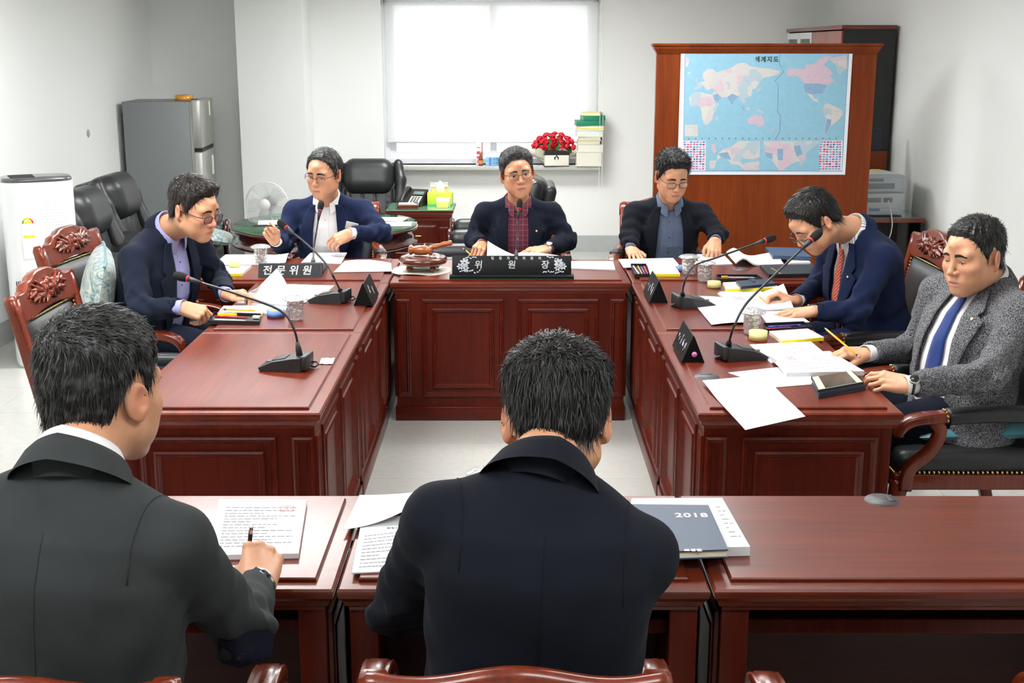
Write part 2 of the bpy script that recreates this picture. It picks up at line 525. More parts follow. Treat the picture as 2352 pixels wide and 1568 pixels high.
tag(MB().box(-2.375, -1.80, 10.98, YB, 0, ZC).build('wall_pillar', M_wall), 'white square pillar standing out from the back wall', kind='structure')
bb = MB(); bb.box(-1.80, XR, YB - 0.012, YB, 0, 0.15); bb.box(XL, -2.375, YB - 0.012, YB, 0, 0.15)
bb.box(-2.387, -1.788, 10.968, 10.98, 0, 0.15); bb.box(-2.387, -2.375, 10.98, YB, 0, 0.15); bb.box(-1.80, -1.788, 10.98, YB, 0, 0.15)
tag(bb.build('baseboard_back', M_base), 'grey baseboard along the back wall', kind='structure')
tag(MB().box(XL, XL + 0.012, YF, YB, 0, 0.15).build('baseboard_left', M_base), 'grey baseboard along the left wall', kind='structure')
tag(MB().box(XR - 0.012, XR, YF, YB, 0, 0.15).build('baseboard_right', M_base), 'grey baseboard along the right wall', kind='structure')
tag(MB().box(-1.17, 0.80, YB - 0.16, YB + 0.14, WZ0 - 0.035, WZ0, bev=0.004).build('trim_1', M_granite), 'speckled grey granite window sill', kind='structure')

# window: fixed frame, two sashes, panes
wr = bpy.data.objects.new('window_1', None); col.objects.link(wr); wr.location = (0, YB + 0.17, 0)
tag(wr, 'white sliding window with two bright panes', kind='structure')
def wframe(x0, x1, z0, z1, y0, y1, t, name, parent):
    m = MB(); m.box(x0, x0 + t, y0, y1, z0, z1); m.box(x1 - t, x1, y0, y1, z0, z1)
    m.box(x0 + t, x1 - t, y0, y1, z0, z0 + t); m.box(x0 + t, x1 - t, y0, y1, z1 - t, z1)
    return m.build(name, M_pvc, parent)
wframe(WX0, WX1, WZ0, WZ1, -0.05, 0.06, 0.045, 'window_frame', wr)
xm = (WX0 + WX1) / 2 + 0.02
for k, (a, b, yy) in enumerate(((WX0 + 0.045, xm + 0.03, 0.0), (xm - 0.03, WX1 - 0.045, 0.025))):
    s_ = wframe(a, b, WZ0 + 0.045, WZ1 - 0.045, yy - 0.015, yy + 0.015, 0.055, 'sash', wr)
    MB().box(a + 0.05, b - 0.05, yy - 0.003, yy + 0.003, WZ0 + 0.1, WZ1 - 0.1).build('pane', M_pane, s_)
    MB().box((b - 0.04) if k == 0 else (a + 0.01), (b - 0.02) if k == 0 else (a + 0.03), yy - 0.035, yy - 0.015, 1.42, 1.52, bev=0.004).build('sash_handle', M_pvc, s_)
pl = bpy.data.lights.new('window_portal', 'AREA'); pl.shape = 'RECTANGLE'; pl.size = WX1 - WX0; pl.size_y = WZ1 - WZ0; pl.cycles.is_portal = True
po = bpy.data.objects.new('window_portal', pl); po.location = ((WX0 + WX1) / 2, YB + 0.24, (WZ0 + WZ1) / 2); po.rotation_euler = (-math.pi / 2, 0, 0); col.objects.link(po)

# ground outside below the window and a pale building across
tag(MB().box(-14, 14, YB + 0.4, 40, -4.2, -4.0).build('ground', mat('concrete_yard', (205, 205, 200), 0.9)), 'pale yard outside the window', kind='structure')
bl = thing('roller_blind', 'white translucent roller blind hanging over the window', 'blind', (0, YB - 0.02, 0))
MB().box(WX0 + 0.03, WX1 - 0.02, 0.085, 0.087, 1.005, WZ1 - 0.03).build('fabric', M_blind, bl)
MB().tube([(WX0 + 0.03, 0.086, 1.0), (WX1 - 0.02, 0.086, 1.0)], 0.009).build('bottom_bar', M_pvc, bl)
MB().tube([(WX0 + 0.02, 0.07, WZ1 - 0.04), (WX1 - 0.01, 0.07, WZ1 - 0.04)], 0.03, 12).build('roller_tube', M_pvc, bl)
for sx in (WX0 + 0.008, WX1 - 0.012):
    MB().box(sx, sx + 0.006, 0.03, 0.11, WZ1 - 0.09, WZ1).build('bracket', M_steel, bl)
ch = MB()
for cx in (WX1 - 0.006, WX1 + 0.022):
    z = 0.56
    while z < 2.28:
        ch.sphere((cx, -0.22 if z < 1.3 else -0.22 * max(0, (2.28 - z) / 0.98), z), 0.0042, 6, 4); z += 0.012
for i in range(8):
    a = math.pi * i / 7; ch.sphere((WX1 + 0.008 + 0.014 * math.cos(a), -0.22, 0.556 - 0.03 * math.sin(a)), 0.0042, 6, 4)
tag(ch.build('bead_chain', M_pvc, bl), kind='stuff')

# ------------------------------------------------------------------ desks
M_top = wood('mahogany_top', (78, 22, 10), (110, 40, 19), 0.34, 0.20, 0, 7.0)
M_body = wood('mahogany_body', (60, 13, 5), (84, 23, 8), 0.45, 0.04, 2, 10.0, 0.15)
M_trimw = wood('mahogany_trim', (66, 15, 6), (92, 27, 11), 0.32, 0.2, 0, 10.0, 0.2)
M_inside = wood('desk_inside', (44, 15, 11), (62, 22, 15), 0.5, 0.1, 0, 10.0)
MP = [(0.0, 0.0), (0.002, 0.008), (0.009, 0.011), (0.013, 0.006), (0.018, 0.007), (0.024, 0.0)]
def mould_mesh(u0, u1, v0, v1, M, prof=MP):
    m = MB(); cs = ((u0, v0, 1, 1), (u1, v0, -1, 1), (u1, v1, -1, -1), (u0, v1, 1, -1))
    vs = []; fs = []; n = len(prof)
    for (u, v, a, b) in cs:
        for ins, h in prof: vs.append(M(u + a * ins, v + b * ins, h))
    for i in range(4):
        j = (i + 1) % 4
        for k in range(n - 1): fs.append((i * n + k, j * n + k, j * n + k + 1, i * n + k + 1))
    return m.add(vs, fs)
def rect_stack(m, L0, L1, D0, D1, prof):
    """rings of a rectangle inset by prof (inset, z)"""
    rs = []
    for ins, z in prof:
        rs.append([Vector(p) for p in ((L0 + ins, D0 + ins, z), (L1 - ins, D0 + ins, z), (L1 - ins, D1 - ins, z), (L0 + ins, D1 - ins, z))])
    return m.loft(rs, True, True, False)
H = 0.72
def desk(label, loc, rz, L, D, group, shelf_z=0.60, grommets=()):
    t = thing('conference_desk', label, 'desk', loc, rz, group)
    h = L / 2
    rect_stack(MB(), -h, h, 0, D, [(0.022, 0.655), (0.022, 0.662), (0.014, 0.668), (0.010, 0.680), (0.002, 0.690), (0, 0.700), (0, 0.706), (0.005, 0.711), (0.012, 0.711)]).build('tabletop', M_top, t)
    rect_stack(MB(), -h + 0.042, h - 0.042, 0.042, D - 0.042, [(0, 0.709), (0, 0.717), (0.003, H)]).build('top_panel', M_top, t)
    i = 0.024
    MB().box(-h + i, h - i, i, i + 0.022, 0.0, 0.66).build('front_panel', M_body, t)
    MB().box(-h + i - 0.008, h - i + 0.008, i - 0.008, i + 0.03, 0.0, 0.072, bev=0.003).build('plinth', M_trimw, t)
    for sx in (-1, 1):
        x = sx * (h - i - 0.011)
        MB().box(x - 0.011, x + 0.011, i + 0.022, D - 0.03, 0.0, 0.66).build('side_panel', M_body, t)
        x2 = sx * (h - i - 0.028)
        MB().box(x2 - 0.03, x2 + 0.03, D - 0.06, D - 0.028, 0.0, 0.655, bev=0.002).build('leg', M_body, t)
    MB().box(-h + 0.06, h - 0.06, i + 0.03, D - 0.10, shelf_z - 0.018, shelf_z).build('shelf', M_inside, t)
    MB().box(-h + 0.06, h - 0.06, D - 0.10, D - 0.085, shelf_z - 0.032, shelf_z + 0.002, bev=0.002).build('shelf_rail', M_body, t)
    MB().box(-h + 0.05, h - 0.05, i + 0.024, i + 0.03, 0.02, 0.65).build('inner_lining', M_inside, t)
    # panelled front
    fr = lambda u, v, n: (u, i - n, v)
    wmain = h - 0.155
    for a, b in ((-wmain, -0.032), (0.032, wmain)):
        mould_mesh(a, b, 0.124, 0.628, fr).build('panel_moulding', M_trimw, t)
        mould_mesh(a + 0.05, b - 0.05, 0.168, 0.580, fr).build('panel_moulding', M_trimw, t)
    for a, b in ((-h + 0.028, -h + 0.10), (h - 0.10, h - 0.028)):
        mould_mesh(a, b, 0.124, 0.628, fr).build('panel_moulding', M_trimw, t)
    # panelled ends
    for sx in (-1, 1):
        er = (lambda u, v, n, s=sx: (s * (h - i + n), u, v))
        mould_mesh(0.028, 0.098, 0.124, 0.628, er).build('panel_moulding', M_trimw, t)
        mould_mesh(0.145, D - 0.07, 0.124, 0.628, er).build('panel_moulding', M_trimw, t)
        mould_mesh(0.185, D - 0.112, 0.168, 0.580, er).build('panel_moulding', M_trimw, t)
        MB().box(min(sx * (h - i), sx * (h - i + 0.008)), max(sx * (h - i), sx * (h - i + 0.008)), 0.02, D - 0.03, 0, 0.072).build('plinth', M_trimw, t)
    for gx, gy in grommets:
        g = MB().lathe([(0.0, 0.006), (0.034, 0.006), (0.036, 0.004), (0.040, 0.004), (0.044, 0.0)], 28, (gx, gy, H), False).build('cable_grommet', mat('grommet_grey', (66, 66, 68), 0.45), t)
        MB().box(gx - 0.03, gx - 0.012, gy - 0.022, gy + 0.022, H + 0.0055, H + 0.0075, bev=0.0008).build('grommet_lid', mat('grommet_lid', (50, 50, 52), 0.45), g)
    return t
GD = 'mahogany conference desks set in a square'
IL, IR = -0.605, 0.588
desk('central mahogany desk carrying the large black inlaid nameplate', ((IL + IR) / 2, 6.0, 0), 0, IR - IL - 0.004, 0.68, GD)
desk('mahogany desk in front of the man in a white open collar shirt', (-1.115, 6.0, 0), 0, 1.01, 0.72, GD)
desk('mahogany desk in front of the man in a blue-grey shirt', (1.10, 6.0, 0), 0, 1.01, 0.72, GD, grommets=((0.085, 0.34),))
desk('bare mahogany desk with only one microphone and a foil sachet', (IL, 4.325, 0), math.pi / 2, 1.135, 0.655, GD)
desk('mahogany desk in front of the man in a lilac shirt', (IL, 5.447, 0), math.pi / 2, 1.10, 0.655, GD)
desk('mahogany desk in front of the man in grey tweed', (IR, 4.325, 0), -math.pi / 2, 1.135, 0.65, GD, grommets=((0.155, 0.09),))
desk('mahogany desk in front of the man in navy bending over papers', (IR, 5.447, 0), -math.pi / 2, 1.10, 0.65, GD)
desk('nearest mahogany desk in front of the man in a grey jacket', (-0.985, 3.02, 0), math.pi, 1.21, 0.575, GD)
desk('nearest middle mahogany desk holding the navy planner', (0.025, 3.02, 0), math.pi, 0.795, 0.575, GD)
desk('empty glossy mahogany desk at the lower right', (1.035, 3.02, 0), math.pi, 1.21, 0.575, GD, grommets=((0.10, 0.06),))

# ------------------------------------------------------------------ carved wooden armchairs
M_chair = wood('chair_wood', (86, 26, 10), (118, 43, 17), 0.27, 0.42, 2, 12.0)
M_leather = mat('black_leather', (30, 31, 33), 0.38, bump=0.25, bscale=420, noise=0.12, nscale=9)
M_nail = mat('brass_nail', (196, 170, 110), 0.3, metal=1.0)
M_sofa = mat('sofa_leather', (32, 33, 35), 0.36, bump=0.2, bscale=380, noise=0.1, nscale=6)

def make_chair():
    t = thing('carved_armchair', 'x', 'chair', group='carved wooden armchairs with black leather')
    base = Vector((0, -0.245, 0.44)); tv = Vector((0, -0.115, 0.56)).normalized(); nv = Vector((0, tv.z, -tv.y))
    def bp(x, s, n): return base + Vector((x, 0, 0)) + tv * s + nv * n
    for sx in (-1, 1):
        pts = spline([(sx * 0.25, -0.30, 0.0), (sx * 0.252, -0.25, 0.18), (sx * 0.258, -0.243, 0.40), bp(sx * 0.268, 0.20, 0), bp(sx * 0.278, 0.545, 0)], 5)
        MB().sweep(pts, rprof(0.05, 0.042, 0.008), (0, 1, 0)).build('rear_post', M_chair, t)
    # crest rail
    half = [(0.0, 0.612), (0.05, 0.610), (0.09, 0.602), (0.115, 0.590), (0.135, 0.588), (0.165, 0.583), (0.185, 0.566), (0.21, 0.556), (0.255, 0.556), (0.29, 0.562), (0.304, 0.548), (0.303, 0.50), (0.292, 0.462)]
    low = [(0.20, 0.455), (0.10, 0.468), (0.0, 0.472)]
    ol = half + low; ol = ol + [(-x, s) for x, s in reversed(ol[1:-1])]
    cx, cs = 0.0, 0.525
    def ring(n, k): return [bp(x + (cx - x) * k, s + (cs - s) * k * 1.6, n) for x, s in ol]
    MB().loft([ring(-0.02, 0.06), ring(-0.02, 0.03), ring(-0.014, 0), ring(0.014, 0), ring(0.021, 0.03), ring(0.021, 0.06)], True, True, True).build('crest_rail', M_chair, t)
    # carving
    fr = Fr(bp(0, 0.535, 0.02), np.array(((1, 0, 0), tuple(nv), tuple(tv))))
    S = SDF()
    S.ell(fr, (0, 0.004, 0), (0.175, 0.006, 0.034), 0.004)
    for k in range(8):
        a = 2 * math.pi * k / 8
        S.ell(fr, (0.026 * math.cos(a), 0.008, 0.004 + 0.026 * math.sin(a)), (0.014, 0.010, 0.014), 0.003)
    S.ball(fr.w((0, 0.014, 0.004)), 0.012, 0.002)
    for sx in (-1, 1):
        for j, (x0, z0, x1, z1, r) in enumerate(((0.05, 0.0, 0.15, 0.018, 0.010), (0.05, -0.01, 0.16, -0.022, 0.009), (0.06, 0.012, 0.10, 0.042, 0.010), (0.09, 0.012, 0.135, 0.034, 0.008),
                                                 (0.10, -0.01, 0.125, -0.036, 0.008), (0.06, -0.012, 0.085, -0.04, 0.009), (0.13, 0.006, 0.182, -0.004, 0.008), (0.028, -0.03, 0.05, -0.045, 0.009))):
            S.cone(fr.w((sx * x0, 0.008, z0)), fr.w((sx * x1, 0.007, z1)), r, r * 0.5, 0.003)
    sdf_obj('carving', S, 0.004, M_chair, t, 1)
    # back rails and leather
    MB().box(-0.25, 0.25, -0.02, 0.02, -0.02, 0.03, Matrix.Translation(bp(0, 0.06, 0)) @ Matrix(((1, 0, 0, 0), (0, nv.y, tv.y, 0), (0, nv.z, tv.z, 0), (0, 0, 0, 1))), bev=0.004).build('back_rail', M_chair, t)
    g = []; nu, nw = 18, 16
    m = MB(); vs = []; fs = []
    for i in range(nw + 1):
        for j in range(nu + 1):
            u = -1 + 2 * j / nu; w_ = -1 + 2 * i / nw
            b = (1 - abs(u) ** 5) * (1 - abs(w_) ** 5)
            vs.append(bp(u * 0.238, 0.262 + w_ * 0.20, -0.004 + 0.042 * b ** 0.6))
    for i in range(nw):
        for j in range(nu): a = i * (nu + 1) + j; fs.append((a, a + 1, a + nu + 2, a + nu + 1))
    m.add(vs, fs, True).build('back_cushion', M_leather, t)
    MB().add([bp(-0.245, 0.06, -0.014), bp(0.245, 0.06, -0.014), bp(0.245, 0.465, -0.014), bp(-0.245, 0.465, -0.014), bp(-0.245, 0.06, -0.006), bp(0.245, 0.06, -0.006), bp(0.245, 0.465, -0.006), bp(-0.245, 0.465, -0.006)],
             [(0, 1, 2, 3), (4, 5, 6, 7), (0, 1, 5, 4), (1, 2, 6, 5), (2, 3, 7, 6), (3, 0, 4, 7)]).build('back_board', M_leather, t)
    nl = MB()
    def nail(p): nl.sphere(p, 0.0052, 6, 4)
    for k in range(31): nail(bp(-0.236 + 0.472 * k / 30, 0.458, 0.012))
    for sx in (-1, 1):
        for k in range(24): nail(bp(sx * 0.24, 0.08 + 0.375 * k / 24, 0.008))
    # seat
    S = SDF(); f0 = Fr((0, 0, 0))
    S.rbox(f0, (0, 0.005, 0.43), (0.272, 0.262, 0.045), 0.035, 0.01); S.ell(f0, (0, 0.01, 0.455), (0.25, 0.24, 0.035), 0.03)
    sdf_obj('seat_cushion', S, 0.014, M_leather, t)
    r = MB(); r.box(-0.275, 0.275, 0.245, 0.272, 0.335, 0.392, bev=0.004).build('seat_rail', M_chair, t)
    MB().box(-0.275, 0.275, -0.262, -0.235, 0.335, 0.392, bev=0.004).build('seat_rail', M_chair, t)
    for sx in (-1, 1):
        MB().box(sx * 0.2615 - 0.0135, sx * 0.2615 + 0.0135, -0.235, 0.245, 0.335, 0.392, bev=0.004).build('seat_rail', M_chair, t)
        for k in range(30): nail((sx * 0.277, -0.235 + 0.49 * k / 29, 0.4))
        # arm
        ap = spline([bp(sx * 0.27, 0.19, 0), (sx * 0.29, -0.16, 0.617), (sx * 0.305, 0.02, 0.617), (sx * 0.305, 0.16, 0.609), (sx * 0.302, 0.235, 0.597), (sx * 0.300, 0.270, 0.572), (sx * 0.299, 0.276, 0.545)], 5)
        arm = MB().sweep(ap, rprof(0.062, 0.036, 0.011, 4), (0, 0, 1), scales=[0.8 + 0.2 * min(1, i / 8) for i in range(len(ap))]).build('arm', M_chair, t)
        pp = spline([(sx * 0.287, -0.18, 0.614), (sx * 0.30, -0.06, 0.618), (sx * 0.306, 0.05, 0.616), (sx * 0.306, 0.12, 0.611)], 4)
        MB().sweep(pp, rprof(0.07, 0.05, 0.02, 4), (0, 0, 1), scales=[0.94] + [1.04] * (len(pp) - 2) + [0.94]).build('arm_pad', M_leather, arm)
        an = MB()
        for q in (0, len(pp) - 1):
            for k in range(7):
                a = math.pi * k / 6; an.sphere((pp[q].x + 0.036 * math.cos(a), pp[q].y + (0.006 if q else -0.006), pp[q].z - 0.004 + 0.027 * math.sin(a)), 0.0052, 6, 4)
        tag(an.build('nail_trim', M_nail, arm), kind='stuff')
        sp = spline([(sx * 0.278, 0.235, 0.34), (sx * 0.292, 0.228, 0.42), (sx * 0.305, 0.165, 0.49), (sx * 0.306, 0.14, 0.56), (sx * 0.304, 0.165, 0.60)], 5)
        MB().sweep(sp, rprof(0.036, 0.046, 0.009), (0, 1, 0)).build('arm_support', M_chair, t)
        lp = spline([(sx * 0.25, 0.245, 0.36), (sx * 0.268, 0.262, 0.27), (sx * 0.262, 0.256, 0.14), (sx * 0.268, 0.262, 0.03), (sx * 0.27, 0.266, 0.0)], 5)
        MB().sweep(lp, rprof(0.055, 0.055, 0.012), (0, 1, 0), scales=[1.1 - 0.5 * min(1, i / 14) + (0.15 if i > 16 else 0) for i in range(len(lp))]).build('front_leg', M_chair, t)
    for k in range(36): nail((-0.27 + 0.54 * k / 35, 0.274, 0.4))
    tag(nl.build('nail_trim', M_nail, t), kind='stuff')
    return t
chair0 = make_chair()
CH = [  # x, y, facing (0 = +Y), label
    (-1.39, 4.52, -90, 'empty carved armchair facing the bare desk, nearest at the left'),
    (-1.69, 5.62, -96, 'carved armchair with a pillow, under the man in a lilac shirt'),
    (1.55, 5.52, 90, 'carved armchair behind the man in navy bending over papers'),
    (1.60, 4.36, 90, 'carved armchair under the man in grey tweed'),
]
for k, (x, y, a, lb) in enumerate(CH):
    if k == 0:
        chair0.location = (x, y, 0); chair0.rotation_euler = (0, 0, math.radians(a)); chair0['label'] = lb
    else: dup(chair0, (x, y, 0), math.radians(a), lb)

def make_visitor():
    """narrower chair with a plain wavy crest"""
    t = thing('wooden_armchair', 'x', 'chair', group='plain crested wooden armchairs')
    base = Vector((0, -0.235, 0.44)); tv = Vector((0, -0.15, 0.50)).normalized(); nv = Vector((0, tv.z, -tv.y))
    def bp(x, s, n): return base + Vector((x, 0, 0)) + tv * s + nv * n
    for sx in (-1, 1):
        pts = spline([(sx * 0.215, -0.30, 0.0), (sx * 0.213, -0.25, 0.18), (sx * 0.21, -0.237, 0.40), bp(sx * 0.21, 0.20, 0), bp(sx * 0.212, 0.50, 0)], 5)
        MB().sweep(pts, rprof(0.042, 0.038, 0.008), (0, 1, 0)).build('rear_post', M_chair, t)
    top = []
    for i in range(33):
        x = -0.236 + 0.472 * i / 32; u = abs(x) / 0.236
        s_ = 0.512 + 0.036 * (0.5 + 0.5 * math.cos(math.pi * min(1, u / 0.80))) ** 1.2
        if u > 0.93: s_ -= 0.02 * ((u - 0.93) / 0.07) ** 2
        top.append((x, s_))
    rings = []
    for x, s_ in top:
        lo = 0.43 + 0.012 * math.cos(math.pi * x / 0.47)
        pr = [(-0.017, lo), (-0.017, s_ - 0.012), (-0.012, s_ - 0.004), (0.0, s_), (0.012, s_ - 0.004), (0.017, s_ - 0.012), (0.017, lo)]
        bow = -0.03 * (1 - (x / 0.236) ** 2)
        rings.append([bp(x, b, a + bow) for a, b in pr])
    MB().loft(rings, True, True, True).build('crest_rail', M_chair, t)
    MB().box(-0.20, 0.20, -0.016, 0.016, 0.05, 0.09, Matrix.Translation(base) @ Matrix(((1, 0, 0, 0), (0, nv.y, tv.y, 0), (0, nv.z, tv.z, 0), (0, 0, 0, 1))), bev=0.003).build('back_rail', M_chair, t)
    m = MB(); vs = []; fs = []; nu, nw = 14, 14
    for i in range(nw + 1):
        for j in range(nu + 1):
            u = -1 + 2 * j / nu; w_ = -1 + 2 * i / nw
            b = (1 - abs(u) ** 5) * (1 - abs(w_) ** 5)
            vs.append(bp(u * 0.192, 0.255 + w_ * 0.178, -0.006 + 0.04 * b ** 0.6 - 0.024 * (1 - u * u)))
    for i in range(nw):
        for j in range(nu): a = i * (nu + 1) + j; fs.append((a, a + 1, a + nu + 2, a + nu + 1))
    m.add(vs, fs, True).build('back_cushion', M_leather, t)
    vs = [bp(x, s_, -0.014 - 0.026 * (1 - (x / 0.2) ** 2)) for s_ in (0.07, 0.44) for x in [-0.2 + 0.4 * k / 8 for k in range(9)]]
    MB().add(vs, [(k, k + 1, k + 10, k + 9) for k in range(8)], True).build('back_board', M_leather, t)
    nl = MB()
    for sx in (-1, 1):
        for k in range(24): nl.sphere(bp(sx * 0.190, 0.085 + 0.34 * k / 23, 0.012), 0.0048, 6, 4)
    for k in range(26): nl.sphere(bp(-0.19 + 0.38 * k / 25, 0.428, 0.012), 0.0048, 6, 4)
    S = SDF(); f0 = Fr((0, 0, 0))
    S.rbox(f0, (0, 0.0, 0.43), (0.235, 0.24, 0.045), 0.035, 0.01); S.ell(f0, (0, 0.01, 0.455), (0.215, 0.22, 0.032), 0.03)
    sdf_obj('seat_cushion', S, 0.014, M_leather, t)
    for y in (-0.235, 0.225): MB().box(-0.235, 0.235, y, y + 0.022, 0.335, 0.392, bev=0.004).build('seat_rail', M_chair, t)
    for sx in (-1, 1):
        MB().box(sx * 0.225 - 0.011, sx * 0.225 + 0.011, -0.213, 0.225, 0.335, 0.392, bev=0.004).build('seat_rail', M_chair, t)
        ap = spline([bp(sx * 0.215, 0.235, 0), (sx * 0.25, -0.14, 0.655), (sx * 0.266, 0.02, 0.66), (sx * 0.268, 0.13, 0.655), (sx * 0.267, 0.19, 0.636), (sx * 0.264, 0.222, 0.60), (sx * 0.262, 0.232, 0.55)], 6)
        pr = [(-0.030, -0.012), (-0.030, 0.010), (-0.026, 0.015), (-0.020, 0.012), (-0.017, 0.016), (0.017, 0.016), (0.020, 0.012), (0.026, 0.015), (0.030, 0.010), (0.030, -0.012), (0.02, -0.016), (-0.02, -0.016)]
        arm = MB().sweep(ap, pr, (0, 0, 1)).build('arm', M_chair, t)
        pp = spline([(sx * 0.235, -0.19, 0.654), (sx * 0.252, -0.1, 0.666), (sx * 0.264, 0.0, 0.67)], 4)
        MB().sweep(pp, rprof(0.064, 0.04, 0.018, 4), (0, 0, 1)).build('arm_pad', M_leather, arm)
        sp = spline([(sx * 0.238, 0.20, 0.34), (sx * 0.25, 0.205, 0.42), (sx * 0.262, 0.20, 0.50), (sx * 0.263, 0.205, 0.59)], 5)
        MB().sweep(sp, rprof(0.036, 0.036, 0.009), (0, 1, 0)).build('arm_support', M_chair, t)
        lp = [(sx * 0.22, 0.22, 0.36), (sx * 0.222, 0.225, 0.2), (sx * 0.225, 0.23, 0.0)]
        MB().sweep(lp, rprof(0.046, 0.046, 0.01), (0, 1, 0), scales=[1.1, 0.85, 0.7]).build('front_leg', M_chair, t)
        for k in range(26): nl.sphere((sx * 0.238, -0.22 + 0.44 * k / 25, 0.4), 0.0048, 6, 4)
    tag(nl.build('nail_trim', M_nail, t), kind='stuff')
    return t
vis0 = make_visitor()
VH = [
    (-1.02, 7.12, 182, 'armchair under the man in a white open collar shirt'),
    (0.045, 7.14, 180, 'armchair under the man in a burgundy checked shirt'),
    (0.86, 7.12, 176, 'armchair under the man in a blue-grey shirt'),
    (-0.735, 2.03, 2, 'wooden armchair under the man in a grey jacket'),
    (0.005, 2.06, 0, 'wooden armchair under the man in a navy suit seen from behind'),
    (0.755, 2.01, 0, 'empty wooden armchair at the empty glossy desk'),
]
for k, (x, y, a, lb) in enumerate(VH):
    if k == 0:
        vis0.location = (x, y, 0); vis0.rotation_euler = (0, 0, math.radians(a)); vis0['label'] = lb
    else: dup(vis0, (x, y, 0), math.radians(a), lb)

# ------------------------------------------------------------------ black leather lounge armchairs
M_scroll = wood('scroll_wood', (52, 16, 11), (78, 26, 17), 0.18, 0.9, 0, 12)
def make_lounge():
    t = thing('lounge_armchair', 'x', 'armchair', group='black leather lounge armchairs')
    f0 = Fr((0, 0, 0))
    S = SDF(); S.rbox(f0, (0, 0.02, 0.19), (0.30, 0.36, 0.14), 0.03, 0.02); sdf_obj('base', S, 0.018, M_sofa, t)
    S = SDF(); S.rbox(f0, (0, 0.06, 0.385), (0.265, 0.345, 0.075), 0.055, 0.02); sdf_obj('seat_cushion', S, 0.014, M_sofa, t)
    lean = Fr((0, -0.24, 0.42), rotm(0, -0.24, 0))
    S = SDF(); S.rbox(lean, (0, 0, 0.13), (0.26, 0.085, 0.20), 0.06, 0.02)
    def tuft(P, D):
        q = lean.l(P); return D + 0.010 * np.exp(-((np.abs(q[..., 0]) % 0.13 - 0.065) / 0.010) ** 2) * (q[..., 1] > 0)
    S.func(tuft, op='d'); sdf_obj('back_cushion', S, 0.012, M_sofa, t)
    S = SDF(); S.rbox(lean, (0, 0.03, 0.39), (0.262, 0.135, 0.165), 0.12, 0.02)
    sdf_obj('headrest', S, 0.012, M_sofa, t)
    S = SDF(); S.rbox(lean, (0, -0.095, 0.18), (0.30, 0.05, 0.36), 0.045, 0.02); sdf_obj('back_shell', S, 0.016, M_sofa, t)
    for sx in (-1, 1):
        S = SDF()
        S.rbox(f0, (sx * 0.345, 0.04, 0.30), (0.075, 0.35, 0.20), 0.04, 0.02)
        S.cone((sx * 0.345, -0.28, 0.53), (sx * 0.345, 0.34, 0.52), 0.085, 0.085, 0.03)
        sdf_obj('arm', S, 0.015, M_sofa, t)
        S = SDF()
        S.cone(lean.w((sx * 0.30, 0.04, 0.50)), lean.w((sx * 0.325, 0.06, 0.36)), 0.05, 0.05, 0.04)
        S.cone(lean.w((sx * 0.325, 0.06, 0.36)), lean.w((sx * 0.315, 0.10, 0.12)), 0.05, 0.055, 0.05)
        sdf_obj('wing', S, 0.013, M_sofa, t)
        Mx = Matrix.Translation((sx * 0.345, 0.40, 0.52)) @ Matrix.Rotation(-math.pi / 2, 4, 'X')
        sc = MB().lathe([(0.0, 0.0), (0.082, 0.0), (0.09, 0.012), (0.086, 0.024), (0.07, 0.03), (0.05, 0.024), (0.02, 0.03), (0.0, 0.032)], 24, caps=False, M=Mx).build('scroll', M_scroll, t)
        MB().rbox(sx * 0.345 - 0.05, sx * 0.345 + 0.05, 0.385, 0.415, 0.06, 0.46, 0.01).build('arm_front', M_scroll, t)
        for yy in (-0.3, 0.34):
            MB().lathe([(0.0, 0), (0.025, 0), (0.03, 0.03), (0.028, 0.06)], 12, (sx * 0.33, yy, 0)).build('foot', M_scroll, t)
    return t
lounge0 = make_lounge()
LG = [
    (-2.44, 7.90, -88, 'black leather lounge armchair half hidden by the white air purifier'),
    (-2.52, 8.80, -90, 'black leather lounge armchair in front of the grey refrigerator'),
    (-1.22, 10.36, 180, 'high black leather armchair facing the room behind the round glass table'),
    (-0.10, 9.10, 90, 'black leather armchair beside the telephone cabinet, farther of two'),
    (-0.26, 8.25, 90, 'black leather armchair right behind the man in a burgundy shirt'),
]
for k, (x, y, a, lb) in enumerate(LG):
    if k == 0:
        lounge0.location = (x, y, 0); lounge0.rotation_euler = (0, 0, math.radians(a)); lounge0['label'] = lb
    else:
        c_ = dup(lounge0, (x, y, 0), math.radians(a), lb)
        if k >= 2: c_.scale = (0.84, 0.84, 0.95 if k < 4 else 0.85)

# ------------------------------------------------------------------ partition with a world map
M_part = wood('partition_wood', (92, 34, 7), (120, 53, 14), 0.45, 0.06, 2, 6.0, 0.15)
PY = 8.0
pA = on_y(1500, 300, PY); pB = on_y(2018, 300, PY)
PX0, PX1 = -0.0, 0.0
PX0 = on_y(1504, 300, PY).x; PX1 = on_y(2003, 300, PY).x; PZ = 1.86
pt = thing('wooden_partition', 'tall orange-brown wooden partition carrying the world map', 'partition', ((PX0 + PX1) / 2, PY, 0))
hw = (PX1 - PX0) / 2
MB().box(-hw, hw, 0.0, 0.045, 0.0, PZ - 0.06).build('panel', M_part, pt)
rect_stack(MB(), -hw - 0.03, hw + 0.03, -0.035, 0.08, [(0.03, PZ - 0.06), (0.022, PZ - 0.045), (0.012, PZ - 0.03), (0.010, PZ - 0.018), (0, PZ - 0.010), (0, PZ), (0.004, PZ + 0.003)]).build('cornice', M_part, pt)
MB().box(-hw - 0.004, hw + 0.004, -0.006, 0.05, 0, 0.09).build('plinth', M_part, pt)

